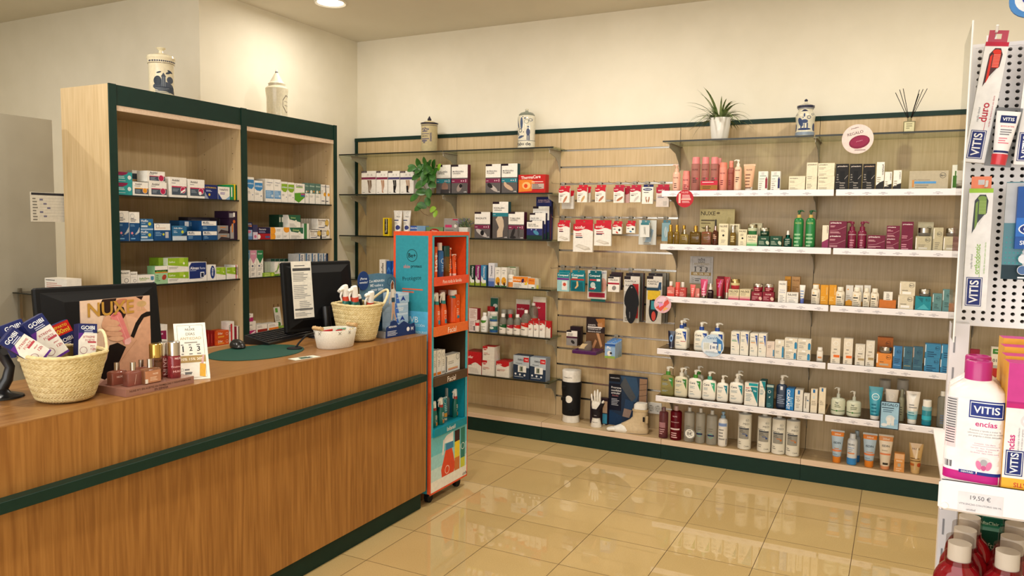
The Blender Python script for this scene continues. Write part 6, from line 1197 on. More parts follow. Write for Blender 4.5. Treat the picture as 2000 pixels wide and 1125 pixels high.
pC = dict(c='#cbbd92', body=[(0, .9), (.01, .93), (.74, .95), (.755, .98)], bands=[(.715, .73, .95, '#3a3640')], lid=[(.755, .98, '#2c2a38'), (.80, 1.03, '#2c2a38'), (.805, .8, '#cbbd92'), (.85, .5, '#cbbd92'), (.865, .12, '#cbbd92'), (.87, .2, '#2c2a38'), (.9, .24, '#2c2a38'), (1, .01, '#2c2a38')])
orn = [('e', .3 + .08 * i, .62 + .02 * math.sin(i * 2.4), .05, .018, '#6a6470', i * 50) for i in range(6)] + [('e', .48, .56, .2, .02, '#6a6470'), ('l', .5, .58, .5, .68, .004, '#6a6470'), ('r', .22, .34, .74, .37, '#6a6470'), ('r', .22, .48, .74, .5, '#6a6470'), ('t', 'XEROPA', .47, .425, .42, '#4a4448'), ('e', .45, .3, .2, .03, '#6a6470'), ('e', .45, .25, .07, .02, '#6a6470')] + [('e', .82, .3 + .04 * i, .05, .015, '#6a6470', i * 40) for i in range(6)]
aj_at(ony(838.5, 285, 5.1), 226.5, 34, 2.1145, pC, 'tan ceramic jar with dark pointed knob and crest on the highest glass shelf', orn, 0)
pD = dict(c='#d9d4c0', body=[(0, .98), (.03, 1), (.05, .97), (.19, .97), (.2, .95), (.7, .98), (.78, .98), (.82, .86)], bands=[(.185, .195, .975, '#3a4660')], lid=[(.82, .86, '#7d8478'), (.84, .9, '#7d8478'), (.89, .7, '#8d9488'), (.93, .2, '#8d9488'), (.95, .16, '#d9d4c0'), (.98, .22, '#d9d4c0'), (1, .1, '#d9d4c0')])
dn = [('t', 'Rabo de', .5, .11, .8, '#2c303c'), ('e', .42, .62, .08, .15, '#4a5a78'), ('e', .15, .62, .05, .14, '#4a5a78', 20), ('o', .34, .44, .11, '#4a5460', .3), ('e', .36, .28, .18, .03, '#4a5a78', 15), ('e', .78, .4, .09, .09, '#4a5470'), ('r', .72, .2, .77, .34, '#4a5470'), ('r', .8, .2, .85, .34, '#4a5470'), ('c', .78, .53, .05, '#6a7484'), ('o', .7, .66, .12, '#7a8478', .2), ('o', .88, .7, .08, '#6a7484', .3), ('c', .55, .4, .03, '#4a4a50'), ('c', .55, .3, .03, '#4a4a50'), ('c', .5, .78, .03, '#4a4a50'), ('e', .62, .74, .05, .02, '#4a5a78', 40), ('e', .2, .36, .03, .05, '#4a5a78', 20)]
aj_at(ony(1028, 280, 5.1), 212.5, 35, 2.1145, pD, 'white jar with blue figures and leaves on the highest glass shelf', dn, 0)
pE = dict(c='#d4cfb8', body=[(0, .86), (.02, .9), (.04, .96), (.13, .96), (.14, .93), (.3, .9), (.5, .97), (.56, 1), (.62, .88), (.68, .72), (.73, .72), (.76, .8)], bands=[(.045, .13, .96, '#8a98a8'), (.735, .755, .79, '#8a90a0')], lid=[(.76, .82, '#262a44'), (.77, .88, '#262a44'), (.82, .88, '#262a44'), (.825, .8, '#c8c2b0'), (.87, .4, '#c8c2b0'), (.9, .17, '#d4cfb8'), (.93, .14, '#262a44'), (.97, .18, '#262a44'), (1, .06, '#262a44')])
dE = [('t', 'DE CERVAS', .5, .085, .62, '#2a3450'), ('e', .5, .2, .32, .03, '#2a3a66'), ('e', .32, .38, .11, .12, '#3a4a70', 20), ('e', .52, .4, .16, .05, '#3a4a70'), ('r', .32, .2, .38, .34, '#3a4a70'), ('r', .62, .2, .68, .36, '#3a4a70'), ('r', .48, .2, .52, .34, '#3a4a70'), ('o', .72, .5, .09, '#3a4a70', .3), ('p', [(.32, .66), (.68, .66), (.58, .70), (.5, .715), (.42, .70)], '#262a44'), ('e', .5, .56, .04, .05, '#3a4a70'), ('c', .44, .5, .03, '#3a4a70'), ('e', .07, .25, .05, .1, '#3a4a70'), ('e', .93, .25, .05, .1, '#3a4a70'), ('o', .12, .58, .06, '#3a4a70', .3), ('o', .88, .58, .06, '#3a4a70', .3)]
aj_at(ony(1572, 255, 5.03), 193.5, 37, 2.1145, pE, 'white jar with blue crowned lion on the top right glass shelf', dE, 0)

# ---------------------------------------------------------------- signs on and above the rails
def disc(px, py, r, Y, label, base, ds, name='round_sign'):
    P = ony(px, py, Y); _, _, c = proj(P); R = r * c / FPX
    mb = MB(); n = 40; vs = [(R * math.cos(2 * math.pi * i / n), R * math.sin(2 * math.pi * i / n)) for i in range(n)]
    mb.prism(vs, 0, .0015, base)
    mb.T = Matrix.Translation((0, 0, -R)); decals(mb, 2 * R, 2 * R, flat_surf(2 * R), ds); mb.T = None
    o = mb.build(name, None, P); return tag(o, label, 'sign')
disc(1675, 271.5, 28.5, 4.899, 'pale pink round gift sign with wine red pouch on the top glass shelf edge', '#dccac4', [('t', 'primaderm', .4, .87, .24, '#4a3a3c', 12), ('t', 'REGALO', .42, .7, .5, '#4a3a3c', 14, False), ('e', .56, .4, .33, .22, '#7a1c3c', 14), ('e', .56, .42, .29, .17, '#8a2246', 14), ('t', 'primaderm', .56, .43, .2, '#c88a9c', 14), ('b', .42, .14, .8, 1, '#8a7474', .01)])
disc(1337.5, 388, 17, 4.880, 'red round offer sign hanging from the top white rail', '#b5232f', [('t', 'NUXE', .5, .86, .4, '#e8a8a8'), ('r', .14, .25, .26, .8, '#e8c8bc'), ('b', .34, .72, .85, 4, '#f0c4c4', .007), ('r', .3, .42, .86, .5, '#e8b0a0'), ('b', .34, .36, .8, 2, '#f0c4c4', .007)])
disc(1294, 594.5, 17, 4.880, 'small round pink hologram sign at the third white rail end', '#dcb0b8', [('p', [(.1, .3), (.4, .1), (.9, .6), (.8, .8)], '#d8564a'), ('p', [(.1, .6), (.5, .4), (.7, .9), (.4, .95)], '#e8c8d8'), ('p', [(.3, .3), (.6, .5), (.3, .6)], '#d89ad0'), ('p', [(.55, .1), (.85, .3), (.6, .35)], '#e8b06a'), ('t', 'NUXE', .35, .6, .3, '#6a4a3c')])
disc(1391.5, 675, 22, 4.879, 'light blue and white round offer sign on the fourth white rail', '#c3d7ea', [('r', .08, .2, .92, .62, '#e8ecf0'), ('p', [(.66, .9), (.92, .72), (.96, .4), (.85, .15), (.75, .2)], '#3a78b8'), ('t', 'CeraVe', .5, .84, .5, '#6a90b8'), ('r', .12, .3, .36, .6, '#d0d4cc'), ('r', .52, .6, .72, .66, '#2c4a8c'), ('t', '1=1', .56, .42, .3, '#1c3a70'), ('r', .76, .28, .88, .6, '#d8dccc'), ('b', .2, .24, .8, 2, '#9ab0c4', .007)])
disc(1347, 847, 10.5, 4.955, 'small round price badge reading 8 euros on clear bottle', '#ecece6', [('o', .5, .5, .49, '#2a2a2a', .1), ('t', 'POR', .5, .78, .25, '#2a2a2a'), ('t', '8€', .5, .5, .5, '#2a2a2a', 0, False), ('b', .4, .26, .6, 1, '#2a2a2a', .004)])
def flatsign(x0, y0, x1, y1, Y, label, base, ds, name='small_sign', th=.003):
    A = ony(x0, y1, Y); B = ony(x1, y1, Y); zt = z_of(((A.x + B.x) / 2, Y), y0); zb = (A.z + B.z) / 2
    mb = MB(); w = B.x - A.x; mb.box(-w / 2, w / 2, 0, th, 0, zt - zb, base); decals(mb, w, zt - zb, flat_surf(w), ds)
    return tag(mb.build(name, None, ((A.x + B.x) / 2, Y, zb)), label, 'sign')
dias = [('l', .1, .04, .1, .96, .0012, '#8a867c'), ('l', .9, .04, .9, .96, .0012, '#8a867c'), ('l', .1, .96, .9, .96, .0012, '#8a867c'), ('l', .1, .04, .9, .04, .0012, '#8a867c'), ('c', .5, .93, .02, '#444'), ('t', 'NUXE', .5, .885, .3, '#555'), ('t', 'DÍAS', .5, .81, .28, '#5a564c', 0, False), ('t', 'ANTIEDAD', .5, .725, .66, '#a8925c', 0, False), ('b', .3, .66, .75, 1, '#8a867c', .01),
    ('t', '1', .24, .54, .04, '#222'), ('t', '2', .48, .54, .1, '#222'), ('t', '3', .72, .54, .1, '#222'), ('b', .18, .62, .3, 1, '#777', .01), ('b', .42, .62, .54, 1, '#777', .01), ('b', .66, .62, .8, 1, '#777', .01), ('b', .18, .46, .3, 1, '#777', .01), ('b', .42, .46, .54, 1, '#777', .01), ('b', .66, .46, .8, 1, '#777', .01),
    ('r', .06, .3, .92, .42, '#a88a4c'), ('t', '10% 15% 20%', .5, .36, .7, '#f4ecd8'), ('o', .16, .18, .05, '#444'), ('b', .24, .19, .5, 2, '#666', .012), ('o', .16, .1, .04, '#444'), ('b', .24, .12, .5, 1, '#666', .012)]
flatsign(1346.5, 501, 1391.5, 554, 5.2, 'white framed discount days sign on the panel above the third white-railed shelf', '#d3d0cc', dias + [('l', .78, .2, .84, .34, .002, '#b89a6c')])
# small blue easel sign
o = flatsign(1717, 784.5, 1755, 838, 4.865, 'small light blue gift sign with dark frame at the lowest white rail', '#1f2c3c', [('r', .05, .03, .96, .97, '#9cc4dc'), ('t', 'REGALO', .5, .88, .82, '#1c2c44'), ('b', .08, .78, .92, 1, '#1c2c44', .01), ('b', .15, .7, .9, 2, '#4a6a84', .01), ('c', .55, .36, .24, '#d4dfe6'), ('c', .8, .28, .16, '#88b8dc'), ('r', .38, .14, .56, .42, '#e4e4e0'), ('r', .6, .14, .75, .42, '#dcdedc'), ('e', .25, .14, .16, .06, '#e0e4e8')])

# ---------------------------------------------------------------- plants and scent diffuser
def leaf(m, base, d, up, L, wd, droop, mat_, seg=6, fold=.25, mat2=None):
    """curved leaf blade"""
    p = Vector(base); d = Vector(d).normalized(); pts = []
    for i in range(seg + 1):
        t = i / seg; pts.append((p.copy(), t)); p = p + d * (L / seg); d = (d + Vector((0, 0, -droop / seg))).normalized()
    L_, R_s, C_ = [], [], []
    for i, (q, t) in enumerate(pts):
        dd = (pts[min(i + 1, seg)][0] - pts[max(i - 1, 0)][0]).normalized(); s = dd.cross(Vector(up)); s = s.normalized() if s.length > 1e-4 else Vector((1, 0, 0))
        k = wd * (math.sin(math.pi * (t * .93 + .07)) ** .7 if wd > .012 else (1 - t) ** .6 * (.55 + .45 * min(1, t * 5)))
        n = s.cross(dd) * (fold * k); L_.append(q - s * k + n); R_s.append(q + s * k + n); C_.append(q)
    vs = L_ + C_ + R_s; n1 = seg + 1
    f1 = [(i, i + 1, n1 + i + 1, n1 + i) for i in range(seg)]; f2 = [(n1 + i, n1 + i + 1, 2 * n1 + i + 1, 2 * n1 + i) for i in range(seg)]
    m.add(vs, f1 + f2, mat_, True)
LG = noise_ramp('spider_leaf', [(.35, '#3f5a2c'), (.65, '#86955a')], (60, 60, 4), 3, .5)
LP = noise_ramp('pothos_leaf', [(.3, '#1f4a18'), (.7, '#3c7426')], (25, 25, 25), 3, .35); LP2 = mat('#8fb83a', 'plastic')
P = ony(1405.5, 265, 5.04); P.z = 2.1145; _, _, c = proj(P); r = 20.5 * c / FPX; h = z_of(P, 231) - P.z
e = empty('spider_plant', P); tag(e, 'spider plant with striped leaves in white pot on top right glass shelf', 'plant')
m = MB(); m.loft([(0, r * .72, r * .72, 2), (.004, r * .76, r * .76, 2), (h * .96, r * 1.02, r * 1.02, 2), (h, r, r, 2), (h, r * .93, r * .93, 2), (h * .85, r * .9, r * .9, 2)], ('#e8e6de', 'gloss'), 28); m.build('pot', e)
m = MB()
for i in range(90):
    a = rnd.uniform(0, 2 * math.pi); el = rnd.uniform(0, 1.25); L = rnd.uniform(.16, .26); dr = rnd.uniform(.7, 2.1)
    if math.sin(a) > 0: L *= .55
    leaf(m, (math.cos(a) * r * .3, math.sin(a) * r * .3, h * .9), (math.cos(a) * math.cos(el), math.sin(a) * math.cos(el), math.sin(el)), (0, 0, 1), L, .0092, dr, LG, 7)
f = m.build('foliage', e); f['kind'] = 'stuff'
P = ony(836, 370, 5.1); P.z = 1.7905; _, _, c = proj(P); r = 15 * c / FPX; h = z_of(P, 345) - P.z
e = empty('pothos_plant', P); tag(e, 'trailing pothos plant in white pot hanging over the second glass shelf', 'plant')
m = MB(); m.loft([(0, r * .8, r * .8, 2), (h, r * 1.08, r * 1.08, 2), (h, r * .98, r * .98, 2), (h * .85, r * .95, r * .95, 2)], ('#dcdcd4', 'gloss'), 24); m.build('pot', e)
st = MB(); lv = MB()
leaves = [(806, 327, 140, 1), (818, 318, 100, 1), (832, 324, 60, 1), (848, 320, 70, 1), (826, 336, 200, 1.1), (812, 345, 200, 1), (842, 338, -30, 1), (836, 349, -80, 1), (851, 334, 50, .9), (858, 326, 60, .8), (803, 330, 190, .9), (845, 360, -10, 1.1), (820, 360, 200, 1.2), (822, 374, 170, 1.1), (838, 378, -70, 1), (808, 386, 210, 1), (836, 394, -60, 1), (824, 400, 150, 1), (846, 408, 30, .9), (850, 418, 250, .7), (816, 406, 200, .9), (828, 343, 250, 1), (840, 330, 110, 1), (824, 326, 160, 1), (834, 334, 20, 1), (846, 346, -60, 1), (816, 332, 215, .9), (830, 314, 95, .8), (840, 318, 60, .8), (828, 354, 230, 1)]
for i, (px, py, an, s) in enumerate(leaves):
    Q = ony(px, py, 4.97 - rnd.uniform(0, .04)) - P; a = math.radians(an); L = .085 * s
    d = Vector((math.cos(a), -.25, math.sin(a)))
    leaf(lv, Q - d * L * .5, d, (0.2 * math.cos(a + 1.57), -1, .3), L, .027 * s, .5, LP2 if i in (18, 19, 9) else LP, 6, .25)
lv.build('foliage', e)['kind'] = 'stuff'
for pth in (((836, 340), (826, 333), (812, 345), (806, 330)), ((840, 342), (846, 332), (856, 327)), ((834, 345), (826, 360), (838, 380), (832, 398), (842, 410), (848, 420)), ((830, 345), (818, 362), (822, 385), (812, 402), (828, 418), (836, 421)), ((838, 345), (842, 362), (834, 374), (836, 396))):
    st.tube([ony(a, b, 4.975) - P if k else Vector((0, -.01, h)) for k, (a, b) in enumerate(pth)], .0016, ('#6a4a2c', 'matte'), 6)
st.build('stems', e)['kind'] = 'stuff'
P = ony(909, 462, 5.07); P.z = 1.4555; _, _, c = proj(P); s = 11 * c / FPX; h = z_of(P, 444) - P.z
e = empty('lavender_plant', P); tag(e, 'small grey-green lavender plant in square white pot on third glass shelf', 'plant')
m = MB(); m.loft([(0, s * .85, s * .85, 8), (h, s, s, 8), (h, s * .9, s * .9, 8), (h * .85, s * .88, s * .88, 8)], ('#dad8d0', 'satin'), 24); m.build('pot', e)
m = MB(); mv = mat('#7a7488', 'matte'); mg_ = mat('#5f7250', 'matte'); mg2 = mat('#6d7f62', 'matte')
for i in range(170):
    a = rnd.uniform(0, 2 * math.pi); el = rnd.uniform(.5, 1.5); L = rnd.uniform(.015, .075); d = Vector((math.cos(a) * math.cos(el), math.sin(a) * math.cos(el), math.sin(el)))
    q = Vector((0, 0, h * .85)) + d * L + Vector((rnd.uniform(-.025, .025), rnd.uniform(-.02, .02), 0))
    leaf(m, q, d + Vector((rnd.uniform(-.6, .6), rnd.uniform(-.6, .6), rnd.uniform(-.3, .5))), (rnd.uniform(-1, 1), -1, .3), .02, .0042, .3, mv if (L > .055 and i % 2) else (mg_ if i % 3 else mg2), 3)
m.build('foliage', e)['kind'] = 'stuff'
P = ony(1775.5, 252, 5.03); P.z = 2.1145; _, _, c = proj(P); r = 10.5 * c / FPX; h = z_of(P, 236) - P.z
e = empty('reed_diffuser', P); tag(e, 'small square glass reed diffuser with black sticks on top right glass shelf', 'diffuser')
m = MB(); sc_ = [(0, r * .95, r * .95, 7), (.003, r, r, 7), (h * .92, r, r, 7), (h, r * .4, r * .4, 2), (h * 1.22, r * .4, r * .4, 2)]; m.loft(sc_, ('#b9b088', 'liquid'), 24)
decals(m, 2 * r, h, loft_surf(sc_, 2 * r), [('r', .1, .1, .9, .85, '#cfc8a0'), ('b', .25, .75, .75, 3, '#8a8464', .012)], True); m.build('bottle', e)
for i, (px, py) in enumerate(((1749, 181), (1757, 175), (1764, 173), (1796, 175), (1803, 174), (1811, 173), (1795, 183))):
    T = ony(px, py, 5.03 + (i % 3 - 1) * .03) - P; m = MB(); m.tube([(0, 0, h * .9), tuple(T)], .0018, ('#17120f', 'matte'), 6); m.build('reed', e)
# ---------------------------------------------------------------- orthopaedic display models on the base shelf
MW = ('#ece9e0', 'satin'); BK = ('#141416', 'rubber')
ZB = .1368
def basept(px, py, Y, z=ZB): P = ony(px, py, Y); P.z = z; return P
P = basept(1115, 822, 5.09); _, _, c = proj(P); r = 18 * c / FPX; h = z_of(P, 722) - ZB
e = empty('leg_model', P); tag(e, 'white leg model wearing a black knee brace with round kneecap hole', 'brace display')
m = MB(); m.loft([(0, r * .92, r * .85, 2), (.004, r * .95, r * .88, 2), (h * .2, r * .84, r * .8, 2), (h * .45, r * .86, r * .8, 2), (h * .72, r * .98, r * .88, 2), (h * .985, r * 1.05, r * .95, 2), (h, r * 1.0, r * .9, 2)], MW, 32)
s_ = [(0, r * .95, r * .88, 2), (h * .72, r * .98, r * .88, 2), (h, r * 1.05, r * .95, 2)]; decals(m, 2 * r, h, loft_surf(s_, 2 * r), [('t', 'FARMALASTIC', .45, .87, .5, '#3a3a3a')], True); m.build('leg_form', e)
m = MB(); s2 = [(h * .14, r * .9, r * .9, 2), (h * .155, r * .98, r * .95, 2), (h * .3, r * 1.0, r * .95, 2), (h * .5, r * 1.02, r * .96, 2), (h * .66, r * 1.08, r * .99, 2), (h * .78, r * 1.1, r * .99, 2), (h * .785, r * 1.02, r * .95, 2)]
m.loft(s2, BK, 32, caps=(False, False)); decals(m, 2 * r, h, loft_surf(s2, 2 * r), [('e', .54, .46, .19, .07, MW, 0), ('o', .54, .46, .26, ('#26262a', 'rubber'), .2)], True); m.build('knee_brace', e)
for zz, sx in ((.68, -.45), (.46, -.5), (.24, .35)):
    m = MB(); m.rbox(sx * r - .02, sx * r + .016, -r * 1.02, -r * .8, h * (zz - .035), h * (zz + .03), ('#0c0c0e', 'satin'), .003); m.build('strap', e)

def skin_obj(name, parent, verts, edges, radii, m, sub=2, root=0, loc=(0, 0, 0)):
    me = bpy.data.meshes.new(name); me.from_pydata(verts, edges, []); o = bpy.data.objects.new(name, me); SC.collection.objects.link(o); o.location = loc
    sk = o.modifiers.new('skin', 'SKIN')
    for i, v in enumerate(me.skin_vertices[0].data): v.radius = radii[i] if isinstance(radii[i], tuple) else (radii[i], radii[i]); v.use_root = (i == root)
    sd = o.modifiers.new('sub', 'SUBSURF'); sd.levels = sub; sd.render_levels = sub
    bpy.context.view_layer.update()
    ev = o.evaluated_get(bpy.context.evaluated_depsgraph_get()); nm = bpy.data.meshes.new_from_object(ev)
    o.modifiers.clear(); o.data = nm; bpy.data.meshes.remove(me)
    nm.materials.clear(); nm.materials.append(mat(*m) if isinstance(m, tuple) else m)
    for p in nm.polygons: p.use_smooth = True; p.material_index = 0
    o.parent = parent; return o
# hand model with thumb and wrist brace
P = basept(1164, 836, 5.04); _, _, c = proj(P); H = z_of(P, 760) - ZB; k = H
e = empty('hand_model', P); tag(e, 'white left hand model with five fingers wearing a black thumb and wrist brace', 'brace display')
m = MB(); m.loft([(0, .145 * k, .12 * k, 2), (.01 * k, .15 * k, .125 * k, 2), (.22 * k, .105 * k, .09 * k, 2), (.36 * k, .095 * k, .07 * k, 2)], MW, 24)
s_ = [(0, .15 * k, .125 * k, 2), (.25 * k, .11 * k, .09 * k, 2)]; decals(m, .3 * k, .25 * k, loft_surf(s_, .3 * k), [('t', 'FARMALASTIC', .5, .55, .5, '#3a3a3a')], True); m.build('stand_cuff', e)
V = [(0, 0, .30), (0, 0, .40), (0, 0, .50), (0, 0, .62)]; E_ = [(0, 1), (1, 2), (2, 3)]; Rr = [(.085, .065), (.09, .06), (.115, .05), (.12, .042)]
skin_v = [tuple(a * k for a in v) for v in V]
hand = MB()
hand.loft([(.33 * k, .09 * k, .065 * k, 2.2), (.44 * k, .115 * k, .06 * k, 2.4), (.56 * k, .135 * k, .055 * k, 2.8), (.66 * k, .135 * k, .045 * k, 3), (.685 * k, .12 * k, .035 * k, 3)], MW, 28)
def finger(b, tip, r0, bend=-.03):
    b, tip = Vector(b) * k, Vector(tip) * k; pts = []
    for i in range(9):
        t = i / 8; q = b.lerp(tip, t); q.y += bend * k * math.sin(t * math.pi) * 1.0 - .02 * k * t * t; pts.append(q)
    rad = [r0 * k * x for x in (1.0, .96, .95, .98, .9, .92, .86, .74, .42)]
    hand.tube(pts, rad, MW, 12)
for bx, tx, tz, r0 in ((-.10, -.135, .87, .028), (-.035, -.045, .965, .032), (.03, .035, 1.0, .034), (.095, .105, .945, .033)):
    finger((bx, 0, .62), (tx, -.01, tz), r0)
finger((.09, -.02, .46), (.215, -.04, .73), .038, -.01)
hand.build('hand', e)
m = MB(); m.loft([(.25 * k, .125 * k, .1 * k, 2), (.26 * k, .132 * k, .1 * k, 2), (.38 * k, .13 * k, .085 * k, 2.2), (.47 * k, .137 * k, .075 * k, 2.4), (.48 * k, .13 * k, .07 * k, 2.4)], ('#1c1418', 'rubber'), 28, caps=(False, False))
m.tube([(.06 * k, -.02 * k, .44 * k), (.13 * k, -.03 * k, .55 * k), (.19 * k, -.036 * k, .665 * k)], [.07 * k, .058 * k, .05 * k], ('#1c1418', 'rubber'), 14)
m.T = Matrix.Translation((0, 0, .25 * k)); decals(m, .25 * k, .2 * k, lambda x, z, e_: (x - .125 * k, -.105 * k - e_, z), [('t', 'FARMA', .55, .35, .3, '#c8c4c8')]); m.T = None; m.build('wrist_brace', e)
CUR[0] = Shelf('B', 5.1, ZB + .0002, 'behind the hand model'); box(1152, 1186, 777, 'dark box with beige hand picture and teal edge', '#2a1c26', [('r', .72, .45, .98, .9, '#b89a80'), ('r', .72, .05, .98, .42, '#3a88a8'), ('b', .75, .03, .95, 1, '#d8d4d0', .01)], dp=.04)
# poster board
flatsign(1187, 734, 1262, 834, 5.15, 'dark blue mobility programme poster board showing a strapped knee, behind the foot model', '#24364e', [('r', 0, .86, .3, 1, '#15161c'), ('t', 'FARMALASTIC', .16, .93, .24, '#d8d8dc'), ('r', .0, .3, .34, .82, '#14182a'), ('t', 'Programa', .2, .74, .26, '#f0f0f2'), ('t', 'movilidad', .2, .69, .26, '#f0f0f2'), ('t', 'articular', .19, .64, .24, '#f0f0f2'), ('t', 'Estudio', .18, .59, .16, '#d88a8a', 0, False), ('b', .08, .53, .32, 5, '#b8bcc8', .011),
    ('p', [(.3, .98), (.72, .98), (.8, .7), (.72, .5), (.6, .52), (.5, .7)], '#33506e'), ('p', [(.3, .8), (.42, .97), (.72, .6), (.62, .5), (.5, .6)], '#4d5258'), ('r', .8, .5, .99, .97, '#9a7a60'), ('l', .8, .85, .99, .88, .003, '#4a3a2c'), ('l', .8, .74, .99, .77, .003, '#4a3a2c'), ('l', .8, .63, .99, .66, .003, '#4a3a2c'), ('p', [(.45, .55), (.66, .5), (.64, .35), (.42, .36)], '#2a4668'), ('p', [(.42, .36), (.62, .34), (.56, .18), (.38, .2)], '#9a8478'), ('e', .88, .45, .1, .05, '#7a4a34', -30), ('p', [(0, .0), (.4, .0), (.36, .2), (.0, .3)], '#1c3a5c')], 'poster_board', .006)
# foot model with ankle brace
P = basept(1240, 840, 5.03); _, _, c = proj(P); q = c / FPX; L = 78 * q; H = z_of(P, 786) - ZB
e = empty('foot_model', P, math.radians(8)); tag(e, 'white foot model with toes wearing a beige ankle brace', 'brace display')
BG = ('#cbb693', 'satin')
def footsec(x0, x1, zt, hd, z, n=2.3): return (z, (x1 - x0) / 2, hd, n, 0, (x0 + x1) / 2)
m = MB()
hx = .32 * L    # heel x
# foot body as horizontal slices: long at the sole, closing to the ankle
m.loft([footsec(-.60 * L, hx, 0, .037, .0), footsec(-.63 * L, hx + .004, 0, .043, .01), footsec(-.60 * L, hx + .004, 0, .044, .02), footsec(-.5 * L, hx, 0, .04, .034), footsec(-.37 * L, hx - .002, 0, .036, .05), footsec(-.23 * L, hx - .006, 0, .034, .07), footsec(-.12 * L, hx - .008, 0, .033, .09), footsec(-.05 * L, hx - .009, 0, .032, .11), footsec(-.01, hx - .006, 0, .036, H * .93), footsec(.005, hx - .008, 0, .036, H)], MW, 36)
m.build('foot_form', e)
m = MB()
for i, (yy, xx, rr_) in enumerate(((-.034, -.61, .0125), (-.017, -.63, .0105), (-.003, -.625, .010), (.011, -.60, .0095), (.024, -.57, .009))):
    m.tube([(xx * L + .035, yy * .9, .016), (xx * L + .01, yy, .015), (xx * L - .012, yy, .012), (xx * L - .02, yy, .011)], [rr_, rr_ * 1.02, rr_, rr_ * .5], MW, 10)
m.build('toes', e)
m = MB(); m.loft([footsec(-.36 * L, hx + .004, 0, .046, .004), footsec(-.38 * L, hx + .007, 0, .047, .014), footsec(-.36 * L, hx + .007, 0, .047, .026), footsec(-.36 * L, hx + .003, 0, .043, .04), footsec(-.35 * L, hx + .001, 0, .039, .056), footsec(-.23 * L, hx - .003, 0, .037, .074), footsec(-.13 * L, hx - .005, 0, .036, .092), footsec(-.065 * L, hx - .006, 0, .0355, .112), footsec(-.016, hx - .003, 0, .039, H * .8)], BG, 36, caps=(False, False))
m.build('ankle_brace', e)
m = MB(); m.loft([footsec(-.022, hx + .001, 0, .0405, H * .74), footsec(-.018, hx + .001, 0, .0408, H * .81)], ('#c4ae88', 'satin'), 36, caps=(False, False)); m.rbox(hx - .012, hx + .006, -.046, -.028, H * .38, H * .62, ('#c0aa84', 'satin'), .003); m.rbox(hx - .03, hx - .018, -.042, -.034, H * .42, H * .58, BK, .003); m.build('strap', e)
# double wall socket
A = ony(1265, 806, YP); B = ony(1292.5, 806, YP); zt = z_of(((A.x + B.x) / 2, YP), 786); w_ = B.x - A.x; hh = zt - A.z
e = empty('wall_socket', ((A.x + B.x) / 2, YP - .001, A.z)); tag(e, 'white double wall socket on the panel beside the foot model', 'socket')
m = MB(); m.rbox(-w_ / 2, w_ / 2, -.009, 0, 0, hh, ('#e4e2da', 'plastic'), .002); m.build('frame', e)
for sx in (-.5, .5):
    m = MB(); cx = sx * w_ / 2; R0 = min(w_ * .22, hh * .36)
    def ringf(r1, y0, r2, y1, col): 
        n = 24; vs = [(cx + r1 * math.cos(2 * math.pi * i / n), y0, hh / 2 + r1 * math.sin(2 * math.pi * i / n)) for i in range(n)] + [(cx + r2 * math.cos(2 * math.pi * i / n), y1, hh / 2 + r2 * math.sin(2 * math.pi * i / n)) for i in range(n)]
        m.add(vs, [(i, (i + 1) % n, n + (i + 1) % n, n + i) for i in range(n)], col, True); m.add(vs, [tuple(range(n, 2 * n))], col)
    ringf(R0, -.0115, R0 * .92, -.0095, ('#c9c6bc', 'plastic')); 
    for dx in (-.35, .35): m.box(cx + dx * R0 - .0022, cx + dx * R0 + .0022, -.0102, -.0096, hh / 2 - .0022, hh / 2 + .0022, ('#222222', 'matte'))
    for dz in (-.8, .8): m.box(cx - .002, cx + .002, -.0112, -.0096, hh / 2 + dz * R0 - .003, hh / 2 + dz * R0 + .003, ('#8a8a88', 'metal'))
    m.build('socket_insert', e)

# ---------------------------------------------------------------- sales counter items
def cpt(px, py, z=KZ): return onz(px, py, z)
T0 = KZ + .0004
# green oval desk mat
m = MB(); n = 48; C0 = cpt(502, 688.5); ax = []
vs = [(C0.x + .178 * math.cos(2 * math.pi * i / n), C0.y + .235 * math.sin(2 * math.pi * i / n), T0) for i in range(n)]
pL, pR = proj(vs[0]), proj(vs[24])
m.add([(v[0] - C0.x, v[1] - C0.y, 0) for v in vs] + [(v[0] - C0.x, v[1] - C0.y, .0022) for v in vs], [tuple(reversed(range(n))), tuple(range(n, 2 * n))] + [(i, (i + 1) % n, n + (i + 1) % n, n + i) for i in range(n)], ('#1f4a3e', 'satin'))
tag(m.build('desk_mat', None, (C0.x, C0.y, T0)), 'dark green oval desk mat on the counter', 'mat')
# mouse
Q = cpt(464, 680); e = empty('computer_mouse', (Q.x, Q.y, T0 + .0025), math.radians(62)); tag(e, 'black computer mouse on the green oval mat', 'computer mouse')
m = MB(); m.loft([(0, .029, .05, 2.6), (.006, .032, .054, 2.6), (.016, .031, .052, 2.4, .002), (.028, .025, .042, 2.2, .006), (.035, .014, .026, 2, .01), (.037, .002, .004, 2, .012)], ('#131315', 'plastic'), 28); m.build('body', e)
m = MB(); m.tube([(-.0025, -.032, .027), (.0025, -.032, .027)], .006, ('#2a2a2c', 'rubber'), 12); m.build('scroll_wheel', e)
